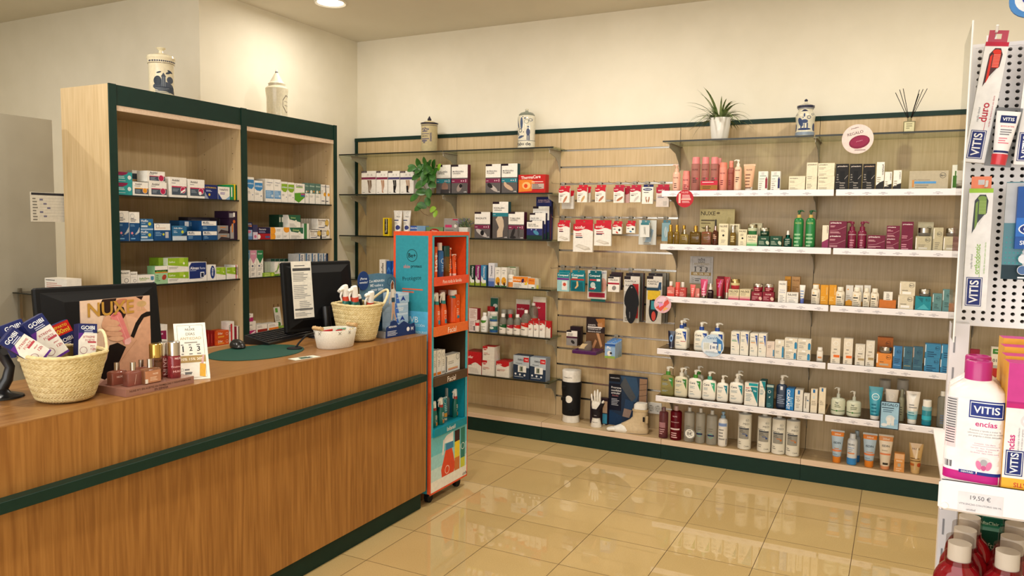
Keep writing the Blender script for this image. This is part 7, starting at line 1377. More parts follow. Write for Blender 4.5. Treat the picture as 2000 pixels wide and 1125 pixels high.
# keyboard
A = cpt(546, 674); e = empty('keyboard', (-2.768, 2.90, T0), math.radians(90 + 8)); tag(e, 'black keyboard tilted up behind the green mat', 'keyboard')
m = MB(); m.add([(-.21, -.07, 0), (.21, -.07, 0), (.21, .07, 0), (-.21, .07, 0), (-.21, -.07, .012), (.21, -.07, .012), (.21, .07, .042), (-.21, .07, .042)], [(0, 3, 2, 1), (4, 5, 6, 7), (0, 1, 5, 4), (1, 2, 6, 5), (2, 3, 7, 6), (3, 0, 4, 7)], ('#121214', 'plastic')); m.build('case', e)
m = MB()
for r_ in range(6):
    for k_ in range(20):
        x = -.195 + k_ * .0202; y = -.052 + r_ * .0205; z0 = .012 + (y + .07) / .14 * .03
        m.rbox(x, x + .017, y, y + .017, z0, z0 + .006, ('#1b1b1e', 'plastic'), .0015)
m.build('keys', e)['kind'] = 'stuff'
# second monitor seen from behind, with a paper taped on
def quad_frame(cx, cy, z0, ang, tilt=0): return Matrix.Translation((cx, cy, z0)) @ Matrix.Rotation(ang, 4, 'Z') @ Matrix.Rotation(tilt, 4, 'X')
def monitor(pos, ang, tilt, w, h, zb, label, paper=False, base=True):
    e = empty('computer_monitor', (pos[0], pos[1], T0), ang); tag(e, label, 'monitor')
    R = Matrix.Translation((0, 0, zb)) @ Matrix.Rotation(tilt, 4, 'X')
    m = MB(); m.T = R; m.rbox(-w / 2, w / 2, 0, .028, 0, h, ('#0c0c0d', 'rubber'), .006); m.add([(-w / 2 + .02, -.0, .02), (w / 2 - .02, -.0, .02), (w / 2 - .02, 0, h - .02), (-w / 2 + .02, 0, h - .02), (-w * .3, -.022, .06), (w * .3, -.022, .06), (w * .3, -.022, h - .06), (-w * .3, -.022, h - .06)], [(4, 5, 6, 7), (0, 1, 5, 4), (1, 2, 6, 5), (2, 3, 7, 6), (3, 0, 4, 7)], ('#0d0d0e', 'rubber')); m.build('housing', e)
    m = MB(); m.T = R; m.box(-w / 2 + .012, w / 2 - .012, .028, .0285, .018, h - .012, ('#0a0b0d', 'gloss')); m.build('screen', e)
    if base:
        m = MB(); m.tube([(0, -.03, zb + h * .35), (0, -.05, zb + .0), (0, -.03, .012)], [.022, .022, .03], ('#141416', 'plastic'), 10); m.build('stand_neck', e)
        m = MB(); m.loft([(0, .1, .045, 3), (.008, .1, .045, 3), (.012, .09, .038, 3)], ('#141416', 'plastic'), 28, 0, -.035); m.build('stand_foot', e)
    return e, R
e, R = monitor((-2.685, 3.10), math.radians(77), math.radians(-6), .43, .36, .03, 'black computer monitor seen from behind with a white paper taped on', base=True)
m = MB(); m.T = R @ Matrix.Translation((-.12, -.0235, .072)); m.box(-.06, .06, -.0006, .0, 0, .29, '#e4e0d4'); decals(m, .12, .29, lambda x, z, e_: (x - .06, -.0006 - e_, z), [('b', .15, .93, .9, 1, '#666', .01), ('r', .06, .83, .95, .88, '#4a4a4a'), ('b', .06, .8, .95, 6, '#8a8a88', .008), ('b', .06, .58, .95, 8, '#9a9a98', .009), ('b', .3, .3, .9, 6, '#9a9a98', .009), ('r', .06, .14, .95, .17, '#6a6a68'), ('b', .06, .1, .9, 3, '#9a9a98', .007)])
m.build('taped_paper', e)
m = MB(); m.tube([(.12, -.03, .15), (.17, -.06, .1), (.15, -.08, .03), (.05, -.1, .006), (-.1, -.1, .005)], .004, ('#111112', 'rubber'), 8); m.build('cable', e)
# first monitor at the left
e, R = monitor((-2.72, 1.90), math.radians(79), math.radians(-8), .46, .32, .0 + .02, 'black computer monitor behind the cosmetics panel at the left end', base=False)
m = MB(); m.T = R; m.box(-.235, .235, -.001, .0, .03, .04, ('#262628', 'satin')); m.build('rear_ledge', e)
m = MB(); m.tube([(0, .02, .1), (0, .02, .004)], .03, ('#141416', 'plastic'), 12); m.loft([(0, .1, .08, 3), (.01, .1, .08, 3)], ('#141416', 'plastic'), 24); m.build('stand', e)
# coin tray / dark mat edge behind basket
Q = cpt(98, 776); m = MB(); m.loft([(0, .05, .03, 2), (.002, .05, .03, 2)], ('#1a1a1c', 'rubber'), 28); tag(m.build('small_pad', None, (Q.x - .02, Q.y + .02, T0)), 'small round black pad half under the left straw basket', 'pad')
# gooseneck holder
Q = cpt(575, 682); e = empty('gooseneck_holder', (Q.x, Q.y, T0)); tag(e, 'round black base with bent gooseneck stem beside the white bowl', 'holder')
m = MB(); m.loft([(.0024, .034, .034, 2), (.006, .034, .034, 2), (.008, .03, .03, 2)], ('#151517', 'rubber'), 28); m.build('base', e)
m = MB(); m.tube([(0, .01, .007), (0, .03, .025), (-.005, .07, .045), (-.02, .11, .052), (-.05, .15, .045)], .0045, ('#121214', 'rubber'), 8); m.build('stem', e)
# leaflet on the counter
A = cpt(573, 701); B = cpt(626, 699); Q = cpt(598, 699.5); m = MB(); m.box(-.05, .05, -.0006, 0, 0, .001, W_)
m = MB(); w_, l_ = .055, .13; m.box(-l_ / 2, l_ / 2, -w_ / 2, w_ / 2, 0, .0008, '#d9dccb'); m.add([(-.03, -.018, .0011), (.03, -.02, .0011), (.02, .015, .0011), (-.02, .018, .0011)], [(0, 1, 2, 3)], '#2a4a38'); m.add([(.0, -.02, .0013), (.03, -.02, .0013), (.03, .01, .0013)], [(0, 1, 2)], '#1c2a30')
tag(m.build('leaflet', None, (Q.x - .01, Q.y, T0), math.radians(78)), 'white and green leaflet lying at the counter edge', 'leaflet')

# straw baskets: braided bands with real relief
M_straw = noise_ramp('woven_palm', [(.3, '#c9b47c'), (.7, '#e3d3a2')], (60, 60, 60), 3, .6)
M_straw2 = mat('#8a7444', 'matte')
def basket(name, pos, r0, r1, h, label, rz=0, tilt=None):
    e = empty(name, pos, rz); tag(e, label, 'basket')
    m = MB(); NU = 288; bands = 8; NV = bands * 8
    def R(t): return r0 + (r1 - r0) * (t ** .75) if t > .06 else r0 * (.8 + .2 * (t / .06) ** .5) + (r1 - r0) * (t ** .75)
    vs = []
    for j in range(NV + 1):
        t = j / NV; b = t * bands; bi = int(b) % 2; fb = b % 1
        for i in range(NU):
            a = 2 * math.pi * i / NU; u = i / NU * 54
            tri = abs(fb * 2 - 1)
            ph = u + (tri * 1.1)
            st = abs(math.sin(math.pi * ph)) ** .6; gv = min(1, min(fb, 1 - fb) * 9) ** .5
            d = .0042 * st * (.35 + .65 * gv) - .0015
            rr_ = R(t) + d
            wv = .0025 * math.sin(3 * a + 1)
            vs.append((rr_ * math.cos(a), rr_ * .88 * math.sin(a), t * h + wv * t))
    fs = [(j * NU + i, j * NU + (i + 1) % NU, (j + 1) * NU + (i + 1) % NU, (j + 1) * NU + i) for j in range(NV) for i in range(NU)]
    m.add(vs, fs, M_straw, True); m.add(vs, [tuple(reversed(range(NU)))], M_straw)
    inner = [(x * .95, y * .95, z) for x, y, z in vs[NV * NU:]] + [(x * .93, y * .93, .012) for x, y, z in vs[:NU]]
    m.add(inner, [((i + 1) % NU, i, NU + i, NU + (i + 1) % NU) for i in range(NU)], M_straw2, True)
    m.build('woven_body', e)
    m = MB(); pts = [((R(1) - .002) * math.cos(2 * math.pi * i / 60), (R(1) - .002) * .88 * math.sin(2 * math.pi * i / 60), h + .0025 * math.sin(3 * 2 * math.pi * i / 60 + 1)) for i in range(61)]
    rads = [.0062 + .0014 * (i % 2) for i in range(61)]; m.tube(pts, rads, M_straw, 8); m.build('rim', e)
    return e
def handle(e, a0, a1, r, h, up, lean, thick=.006):
    m = MB(); A = Vector((r * math.cos(a0), .88 * r * math.sin(a0), h - .012)); B = Vector((r * math.cos(a1), .88 * r * math.sin(a1), h - .012)); pts = []
    for i in range(21):
        t = i / 20; q = A.lerp(B, t); s = math.sin(math.pi * t) ** .75; q += Vector((lean[0] * s, lean[1] * s, up * s)); pts.append(q)
    m.tube(pts, [thick + .0008 * (i % 2) for i in range(21)], ('#e2d3a8', 'matte'), 10); m.build('handle', e)
B1 = Vector((-2.422, 1.542, T0)); e1 = basket('straw_basket', B1, .085, .137, .155, 'large straw basket full of blue and white repellent boxes at the left')
handle(e1, 1.1, 1.95, .137, .155, .07, (.0, .02), .0045)
handle(e1, -1.9, -2.9, .137, .155, .0, (.01, -.012))
B2 = Vector((-2.435, 3.075, T0)); e2 = basket('straw_basket', B2, .088, .132, .185, 'straw basket holding green and orange spray bottles beside the round-signed display')
handle(e2, .75, 1.75, .132, .185, .075, (.03, .06))
# repellent boxes inside basket 1
GB = '#242c62'
def goi(kind):
    if kind == 0: return [('r', 0, .72, 1, 1, GB), ('t', 'GOIBI', .5, .88, .74, '#f4f4f6'), ('b', .3, .8, .9, 2, '#c8cce0', .006), ('p', [(0, .5), (.3, .72), (0, .72)], '#5c2c8a'), ('t', 'XTREME', .56, .6, .66, '#b0283c', 0, False), ('t', 'FORTE', .62, .5, .5, '#b0283c', 0, False), ('r', .5, .42, .95, .47, '#b84a58'), ('o', .28, .2, .2, '#8a2448', .1), ('t', '12h', .8, .24, .26, '#b84a58'), ('t', 'SPRAY', .76, .33, .26, '#b84a58'), ('r', 0, 0, 1, .05, '#5c2c8a')]
    return [('r', 0, .68, 1, .99, '#c8251f'), ('t', '200ml', .5, .78, .8, '#f0c83c'), ('t', 'REPARTO', .5, .9, .75, '#f0c83c'), ('t', 'GOIBI', .5, .54, .72, '#f4f4f6'), ('b', .2, .46, .9, 2, '#c8cce0', .006), ('r', 0, 0, 1, .3, '#ddd8d0'), ('t', 'XTREME', .5, .2, .7, '#b0283c', 0, False)]
def tbox(loc, rots, w, h, dp, col, ds, label, side=None, name='repellent_box', cat='box', grp='repellent boxes in the left straw basket'):
    mb = MB(); mb.box(-w / 2, w / 2, 0, dp, 0, h, col, side or col); decals(mb, w, h, flat_surf(w), ds)
    o = mb.build(name, None, loc); o.rotation_euler = rots; tag(o, label, cat, grp); return o
ra = math.radians
def place_px(px, py, X): 
    P = onx(px, py, X); return P
for (px, py, X, ry, w, h, kd, lb, rzz) in (
    (118, 697, -2.44, 28, .066, .150, 0, 'white and blue repellent box tilted left in the middle of the basket', 80),
    (88, 700, -2.40, 50, .062, .130, 0, 'white and blue repellent box leaning far left at the front of the basket', 80),
    (171, 697, -2.42, -7, .060, .112, 0, 'white and blue repellent box standing at the right end of the basket', 80),
    (50, 690, -2.50, 18, .066, .108, 2, 'blue repellent box side with small print at the left end of the basket', 80),
    (72, 690, -2.54, 12, .066, .105, 1, 'blue repellent box with red 200 ml band, at the back left', 80),
    (148, 700, -2.53, 20, .066, .135, 1, 'blue repellent box with red band, half hidden behind the tilted box', 80)):
    P = onx(px, py, X); P.z = max(P.z, KZ + .03)
    ds = goi(kd) if kd < 2 else [('t', 'GOIBI', .5, .85, .74, '#f4f4f6'), ('b', .15, .7, .7, 1, '#9a6ac0', .008), ('b', .1, .62, .95, 9, '#6a74a8', .007)]
    tbox(P, (ra(-10), ra(-ry), ra(rzz)), w, h, .036, W_ if kd == 0 else GB, ds, lb, side=GB)
# spray bottles in basket 2
def spray(pos, rots, s, label, name='spray_bottle', body='#14645a', band='#c8442c', head='#eeebe4', flip=-1, grp=None, hh=.2, cat='spray bottle', d=()):
    e = empty(name, pos); e.rotation_euler = rots; tag(e, label, cat, grp); r = .028 * s; h = hh * s
    m = MB(); secs = [(0, r * .95, r * .62, 2.4), (.004, r, r * .66, 2.4), (h * .42, r, r * .66, 2.4), (h * .56, r * .8, r * .6, 2.2), (h * .66, r * .62, r * .5, 2)]
    m.loft(secs, (body, 'plastic'), 24); decals(m, 2 * r, h * .6, loft_surf(secs, 2 * r), list(d), True); m.build('body', e)
    m = MB(); m.loft([(h * .64, r * .64, r * .54, 2), (h * .74, r * .6, r * .5, 2)], (band, 'plastic'), 20); m.build('neck_band', e)
    m = MB(); m.loft([(h * .74, r * .5, r * .42, 2.5), (h * .84, r * .5, r * .4, 2.5), (h * .93, r * .62, r * .4, 2.5, 0, flip * r * .12), (h * .985, r * .55, r * .34, 2.5, 0, flip * r * .1), (h, r * .3, r * .2, 2, 0, 0)], (head, 'plastic'), 18)
    m.tube([(flip * r * .2, 0, h * .92), (flip * r * 1.0, 0, h * .925), (flip * r * 1.3, 0, h * .9)], [r * .34, r * .3, r * .24], (head, 'plastic'), 10)
    m.tube([(flip * r * .8, 0, h * .88), (flip * r * 1.15, 0, h * .78), (flip * r * 1.05, 0, h * .68)], [r * .16, r * .15, r * .1], (head, 'plastic'), 8); m.build('trigger_head', e)
    return e
for (dx, dy, tx, ty, rz_, lb, z_) in ((-.01, -.058, 3, -9, 85, 'leftmost white-headed spray bottle in the right basket', .066), (.02, -.035, 6, -8, 80, 'tallest white-headed spray bottle in the right basket', .062), (.05, .01, 12, -2, 80, 'white-headed spray bottle leaning forward in the right basket', .035), (-.04, .03, -2, -16, 75, 'rear white-headed spray bottle in the right basket', .062)):
    spray(B2 + Vector((dx, dy, z_)), (ra(tx), ra(ty), ra(rz_)), 1.12, lb, grp='spray bottles in the right straw basket')
e = empty('sample_bottle', B2 + Vector((-.02, .075, .085))); e.rotation_euler = (0, ra(-14), ra(80)); tag(e, 'small black and white capped bottle leaning in the right basket', 'bottle')
m = MB(); m.loft([(0, .014, .014, 2), (.11, .014, .014, 2), (.125, .0135, .0135, 2)], ('#1f4a42', 'plastic'), 18); m.loft([(.09, .0145, .0145, 2), (.125, .0142, .0142, 2)], ('#17171a', 'plastic'), 18); m.build('body', e)
m = MB(); m.loft([(.125, .0135, .0135, 2), (.142, .012, .012, 2), (.147, .006, .006, 2)], ('#e4e0d8', 'plastic'), 18); m.build('cap', e)
# white fabric bowl with wooden handles and sachets
Q = cpt(652, 683); bp = Vector((-2.385, 2.845, T0)); e = empty('fabric_bowl', bp, ra(80)); tag(e, 'oval white stitched fabric bowl with wooden handles holding colourful sachets', 'bowl')
MF = noise_ramp('bowl_canvas', [(.35, '#dcd8ca'), (.65, '#efece2')], (300, 300, 300), 4, .9, bump=.3)
m = MB(); m.loft([(0, .088, .062, 2.3), (.004, .092, .066, 2.3), (.085, .108, .078, 2.3), (.088, .107, .077, 2.3), (.086, .103, .073, 2.3), (.02, .09, .063, 2.3)], MF, 48)
for i in range(12):
    a = 2 * math.pi * i / 12 + .2; cx, cy = .1085 * math.cos(a), .0785 * math.sin(a); tn = Vector((-math.sin(a) * .108, math.cos(a) * .078, 0)).normalized(); o_ = Vector((math.cos(a), math.sin(a), 0)) * .001
    for sg in (-1, 1):
        p0 = Vector((cx, cy, .068)) + o_ - tn * .007 * sg - Vector((math.cos(a), math.sin(a), 0)) * .0015; p1 = Vector((cx, cy, .082)) + o_ + tn * .007 * sg; m.tube([p0, p1], .0007, ('#5a5148', 'matte'), 5)
m.build('bowl_body', e)
for sx in (-1, 1):
    m = MB(); m.tube([(sx * .103, -.032, .098), (sx * .103, .032, .098)], .0095, noise_ramp('handle_wood', [(.3, '#b08a58'), (.7, '#cda876')], (30, 30, 30), 3, .6) if sx < 0 else bpy.data.materials['handle_wood'], 14)
    for yy in (-.018, .018): m.tube([(sx * .103, yy, .088), (sx * .115, yy, .1), (sx * .103, yy, .109), (sx * .092, yy, .1), (sx * .103, yy, .088)], .0014, ('#e0cda0', 'matte'), 6)
    m.build('wooden_handle', e)
for i, (x, y, col, nm) in enumerate(((-.06, .0, '#c22a34', 'red'), (-.035, .012, '#d83a2c', 'orange-red'), (-.01, -.02, '#b81f30', 'crimson'), (.015, .015, '#7fc0ae', 'mint'), (.04, .02, '#8accbc', 'pale mint'), (.03, -.03, '#d8a83c', 'yellow'), (.055, -.015, '#c8b04c', 'mustard'), (-.02, -.035, '#d8602c', 'orange'))):
    mb = MB(); mb.rbox(-.02, .02, -.0025, .0025, 0, .055, (col, 'plastic'), .001)
    c_, s_ = math.cos(ra(80)), math.sin(ra(80)); o = mb.build('sachet', None, bp + Vector((c_ * x - s_ * y, s_ * x + c_ * y, .034 + .001 * i))); o.rotation_euler = (ra(12 + 4 * i), ra(-6 + 3 * i), ra(60 + i * 12)); tag(o, '%s sweet sachet standing in the white fabric bowl' % nm, 'sachet', 'sachets in the white bowl')
# leg-care cardboard display with round sign
A = cpt(752, 662); Bq = cpt(808, 652); C3 = cpt(720, 652)
e = empty('countertop_display', (-2.345, 3.19, T0), ra(84)); tag(e, 'blue cardboard counter display with round navy sign and stack of pale blue boxes', 'display')
NV_ = '#1c3468'
w_ = .235; dpt = .16
m = MB(); m.box(0, w_, 0, dpt, 0, .012, '#8f9296'); m.box(-.001, .0, 0, dpt, 0, .035, '#9a9ca0'); m.box(w_, w_ + .001, 0, dpt, 0, .035, '#9a9ca0'); m.build('tray', e)
m = MB(); fp = [(0, 0), (w_, 0), (w_, .035), (w_ * .96, .062), (w_ * .8, .055), (w_ * .72, .065), (w_ * .6, .078), (w_ * .42, .06), (w_ * .38, .07), (w_ * .33, .085), (w_ * .24, .088), (w_ * .16, .08), (w_ * .14, .065), (w_ * .02, .055)]
m.prism(fp, -.002, 0, NV_); m.T = Matrix.Translation((w_ / 2, -.0022, 0)); decals(m, w_, .09, flat_surf(w_), [('t', 'MENAVEN', .22, .62, .25, '#e4e8f0'), ('b', .05, .38, .5, 4, '#c8d0e0', .007), ('c', .74, .35, .05, '#ecedf0'), ('t', 'M', .88, .35, .08, '#d8dce8')]); m.T = None; m.build('front_panel', e)
m = MB(); bp_ = [(-.01, 0), (w_ + .01, 0), (w_ + .02, .25), (w_ + .02, .29), (w_ - .01, .315), (w_ * .5, .325), (.02, .32), (-.02, .3), (-.02, .2)]
m.prism(bp_, dpt, dpt + .003, '#55788f'); m.T = Matrix.Translation((w_ / 2, dpt - .0002, 0)); decals(m, w_, .33, flat_surf(w_), [('r', -.02, .03, 1.0, .5, '#2a4a62'), ('t', 'Con MENAVEN', .45, .86, .5, '#e4eaf0'), ('t', 'ME vuelve a', .45, .79, .42, '#d8e0e8'), ('t', 'sentir BIEN', .47, .72, .4, '#d8e0e8'), ('o', .9, .83, .1, '#3a5a70', .15)]); m.T = None; m.build('back_panel', e)
m = MB(); n = 32; m.prism([(-.0 + .042 * math.cos(2 * math.pi * i / n), .29 + .05 * math.sin(2 * math.pi * i / n)) for i in range(n)], dpt - .006, dpt - .003, '#1f3a72'); m.T = Matrix.Translation((0, dpt - .0062, .24)); decals(m, .084, .1, flat_surf(.084), [('t', '¿Piernas', .5, .6, .6, '#dfe6f0'), ('t', 'cansadas?', .5, .42, .7, '#dfe6f0')]); m.T = None; m.build('round_sign', e)
# printed walking woman cut-out
m = MB(); X0 = .085; sk = '#c49a80'
def pp(pts, col, y): m.prism([(X0 + a * .1, .08 + b * .2) for a, b in pts], y, y + .0015, col)
pp([(-.1, 1.0), (.0, 1.08), (.12, 1.02), (.16, .86), (.3, .76), (.26, .7), (.1, .76), (.14, .62), (.2, .5), (.16, .3), (.34, -.02), (.26, -.04), (.1, .22), (-.02, .02), (-.1, .02), (-.02, .32), (-.04, .5), (-.12, .6), (-.2, .44), (-.26, .48), (-.16, .68), (-.12, .82)], '#c8c2bc', .03)
m.build('figure_cutout', e)
m = MB(); m.prism([(X0 + a * .1, .08 + b * .2) for a, b in [(-.02, .5), (.16, .5), (.15, .3), (.3, 0), (.24, 0), (.1, .26), (0, .04), (-.05, .05), (.0, .32)]], .029, .0302, sk); m.prism([(X0 + a * .1, .08 + b * .2) for a, b in [(-.06, .62), (.16, .62), (.18, .5), (-.05, .5)]], .028, .0302, '#2a4a60'); m.prism([(X0 + a * .1, .08 + b * .2) for a, b in [(-.08, .84), (.1, .86), (.14, .62), (-.06, .62)]], .028, .0302, '#d8d4cc'); m.prism([(X0 + a * .1, .08 + b * .2) for a, b in [(-.08, .84), (-.1, .98), (0, 1.06), (.08, .98), (.06, .86)]], .027, .0302, '#6a3a20'); m.prism([(X0 + a * .1, .08 + b * .2) for a, b in [(0, .9), (.05, .98), (.07, .9), (.04, .86)]], .026, .0302, sk); m.build('printed_figure', e)
ang = ra(84); ux = Vector((math.cos(ang), math.sin(ang), 0)); uy = Vector((-math.sin(ang), math.cos(ang), 0)); O = Vector((-2.345, 3.19, T0))
for i, nm in enumerate(('bottom', 'second', 'third', 'top')):
    mb = MB(); wb_, hb_ = .105, .052; mb.box(-wb_ / 2, wb_ / 2, 0, .09, 0, hb_, '#a9c8e4', '#b8d0e6'); decals(mb, wb_, hb_, flat_surf(wb_), [('p', [(0, 0), (.3, 0), (.1, 1), (0, 1)], '#3f6cc0'), ('r', .2, .75, .95, .95, '#c8dcf0'), ('p', [(.35, .15), (.55, .7), (.75, .15), (.55, .3)], '#1f3f98') if i % 2 == 1 else ('b', .3, .5, .8, 2, '#e8f0f8', .01), ('t', 'MENAVEN', .22, .5, .3, '#e8f0f8')])
    tag(mb.build('leg_cream_box', None, O + ux * (.165 + .006 * (i == 3)) + uy * .035 + Vector((0, 0, .0128 + i * (hb_ + .0006))), ang), 'pale blue leg-care box, %s in the stack of four on the counter display' % nm, 'box', 'pale blue boxes stacked on the counter display')
m = MB(); m.box(-.03, .03, -.004, .004, 0, .06, '#8fb03c'); m.box(-.03, .03, -.0045, .004, 0, .03, '#7ab0b8'); Q = cpt(652, 650); tag(m.build('small_card', None, (-2.60, 3.02, T0), ra(80)), 'small green and blue card standing between the monitor and the right basket', 'card')

# NUXE tester tray
A = cpt(245, 778); e = empty('tester_display', (-2.274, 1.655, T0), ra(90)); tag(e, 'rose-brown perfume tester tray with tall printed back panel on the counter', 'display')
RB = ('#9a6f60', 'gloss'); wt = .275; dt = .21
m = MB(); m.box(0, wt, 0, dt, 0, .026, RB); m.T = Matrix.Translation((wt / 2, 0, 0)); decals(m, wt, .026, flat_surf(wt), [('t', 'NUXE Nº1 EN ACEITES EN FARMACIAS Y PARAFARMACIAS', .5, .66, .9, '#5a3a30'), ('t', 'EN ESPAÑA', .5, .3, .2, '#5a3a30')]); m.T = None; m.build('tray', e)
m = MB(); hp = .285; px0 = -.012; m.box(px0, px0 + .27, dt - .004, dt, .0, hp + .026, '#d8b49c')
m.T = Matrix.Translation((px0 + .135, dt - .004, .026)); SK, SK2 = '#d3a283', '#c69272'
decals(m, .27, hp, flat_surf(.27), [('r', 0, 0, .3, 1, '#e4c8b0'), ('p', [(.42, .999), (.88, .999), (.9, .86), (1, .76), (1, 0), (.38, 0), (.44, .3), (.5, .6), (.46, .8)], SK),
    ('p', [(.25, .8), (.24, .9), (.3, .999), (.5, .999), (.46, .9), (.48, .8), (.42, .76), (.34, .8)], '#2a1814'), ('p', [(.5, .9), (.6, .88), (.63, .78), (.56, .7), (.48, .78)], '#2a1814'), ('p', [(.78, .999), (.9, .999), (.87, .95)], '#2a1814'), ('e', .56, .95, .1, .035, '#b8765c', 8),
    ('p', [(.62, .78), (.8, .72), (.86, .6), (.7, .5)], '#dcae90'), ('p', [(.38, .42), (.5, .44), (.62, .37), (.52, .2), (.42, .06), (.3, .0), (.22, .04), (.34, .26)], '#17100f'),
    ('p', [(.40, 0), (.47, .14), (.6, .3), (.78, .44), (.97, .56), (1, .56), (1, .2), (.86, .06), (.78, 0)], SK), ('l', .47, .14, .78, .44, .0015, '#b5825f'),
    ('p', [(1, .79), (1, .735), (.9, .72), (.82, .62), (.74, .47), (.69, .5), (.77, .66), (.86, .76), (.94, .79)], '#17100f'),
    ('e', .4, .63, .12, .1, '#c08c6c', 40), ('p', [(.395, .78), (.45, .82), (.53, .83), (.56, .8), (.7, .45), (.66, .41), (.6, .4)], '#d97f7c'), ('p', [(.42, .78), (.46, .81), (.52, .8), (.46, .77)], '#bf5c60'), ('p', [(.6, .46), (.69, .49), (.7, .43), (.66, .395), (.6, .4)], '#e8b4b0'), ('l', .5, .77, .63, .47, .002, '#e8a09c'),
    ('e', .42, .70, .115, .04, SK, -12), ('e', .43, .63, .13, .04, '#d9aa8a', -10), ('e', .45, .56, .125, .038, SK, -10), ('e', .48, .495, .11, .034, '#d9aa8a', -8), ('l', .33, .67, .52, .64, .0008, '#a8765a'), ('l', .33, .6, .55, .575, .0008, '#a8765a'), ('l', .36, .53, .57, .515, .0008, '#a8765a'), ('e', .34, .72, .05, .09, SK, -30),
    ('t', 'NUXE', .42, .88, .66, '#b98d3e'), ('e', .87, .9, .075, .04, '#c0a070'), ('r', .865, .82, .875, .88, '#c0a070'), ('r', .8, .815, .94, .82, '#c0a070')])
m.T = None; m.build('back_panel', e)
def onTray(x, y): return Vector((-2.274 - y, 1.655 + x, T0 + .0266))
def sqb(x, y, s, label, col='#b06a58', hh=.085, capc='#cfc6bc', ds=(), rz=ra(90)):
    e_ = empty('perfume_oil_bottle', onTray(x, y), rz); tag(e_, label, 'bottle', 'tester bottles on the rose-brown tray')
    m = MB(); w2 = .03 * s; hb = .045 * s; secs = [(0, w2 * .97, w2 * .5, 7), (.003, w2, w2 * .52, 7), (hb - .004, w2, w2 * .52, 7), (hb, w2 * .9, w2 * .45, 7), (hb + .004, w2 * .3, w2 * .3, 2)]
    m.loft(secs, (col, 'liquid'), 28); decals(m, 2 * w2, hb, loft_surf(secs, 2 * w2), ds, True); m.build('body', e_)
    m = MB(); m.loft([(hb + .002, .0085 * s, .0085 * s, 2), (hb + .03 * s, .0085 * s, .0085 * s, 2)], (capc, 'metal'), 18); m.build('cap', e_)
sqb(.045, .105, 1, 'rose clear perfume oil bottle nearest the straw basket', ds=[('t', 'NUXE', .5, .6, .4, '#e8c8b8')])
sqb(.062, .045, 1.05, 'rose clear perfume oil bottle at the front of the tester tray', '#b06a5c', ds=[('l', .4, .1, .5, .8, .001, '#e8c8b8')])
sqb(.135, .10, .95, 'rose clear perfume oil bottle at the back of the tester tray')
sqb(.115, .028, 1.12, 'tan labelled perfume oil bottle at the tray front', '#a8704e', ds=[('r', .04, .08, .96, .9, '#b98260'), ('t', 'NUXE', .62, .66, .3, '#f0dcc8'), ('b', .3, .45, .9, 3, '#e0c0a4', .005), ('r', .04, .06, .18, .35, '#dcd4c8')])
def cylb(x, y, r, h, label, col, capc, txt):
    e_ = empty('spray_oil_bottle', onTray(x, y), ra(80)); tag(e_, label, 'bottle', 'tester bottles on the rose-brown tray'); hb = h * .62
    m = MB(); secs = [(0, r * .95, r * .95, 2), (.003, r, r, 2), (hb - .004, r, r, 2), (hb, r * .9, r * .9, 2)]; m.loft(secs, (col, 'liquid'), 28); decals(m, 2 * r, hb, loft_surf(secs, 2 * r), txt, True); m.build('body', e_)
    m = MB(); m.loft([(hb, r * .93, r * .93, 2), (h - .002, r * .93, r * .93, 2), (h, r * .86, r * .86, 2)], (capc, 'metal'), 28); m.build('cap', e_)
cylb(.165, .062, .0225, .128, 'golden-capped brown tester bottle on the tray', '#7a4a2a', '#d8b868', [('t', 'Prodigieux', .5, .4, .8, '#3a2414'), ('t', 'NUXE', .5, .85, .6, '#3a2414')])
cylb(.212, .082, .018, .125, 'silver-capped pink tester bottle standing behind', '#a84a4c', '#cfc8c0', [('t', 'NUXE', .5, .5, .8, '#e8c0c0', 90)])
cylb(.222, .038, .0225, .13, 'silver-capped rose red tester bottle at the tray right end', '#a83a44', '#d8d2ca', [('t', 'NUXE', .62, .88, .6, '#f0dcdc'), ('t', 'Prodigieux', .5, .5, .8, '#e8b8b8'), ('t', 'HUILE', .5, .3, .6, '#e8b8b8')])
# discount days sign, leaning back
BL_, BR_ = cpt(347, 746), cpt(410, 741); e = empty('counter_sign', ((BL_.x + BR_.x) / 2 - .01, (BL_.y + BR_.y) / 2 + .01, T0), math.atan2(BR_.y - BL_.y, BR_.x - BL_.x)); tag(e, 'white leaning discount days sign with gold band beside the tester tray', 'sign')
wS = (BR_ - BL_).length * 1.02; hS = .235
m = MB(); m.T = Matrix.Rotation(ra(-33), 4, 'X'); m.box(-wS / 2, wS / 2, 0, .002, 0, hS, '#ece8de'); m.T = m.T @ Matrix.Identity(4); decals(m, wS, hS, flat_surf(wS), dias + [('p', [(.68, .06), (.86, .04), (.9, .26), (.72, .28)], '#d8a42c'), ('p', [(.76, .28), (.83, .27), (.88, .42), (.83, .43)], '#c8a0a0')]); m.T = None; m.build('sign_card', e)
m = MB(); m.box(-wS / 2, wS / 2, .0, .08, 0, .0015, '#ddd8cc'); m.build('foot', e)
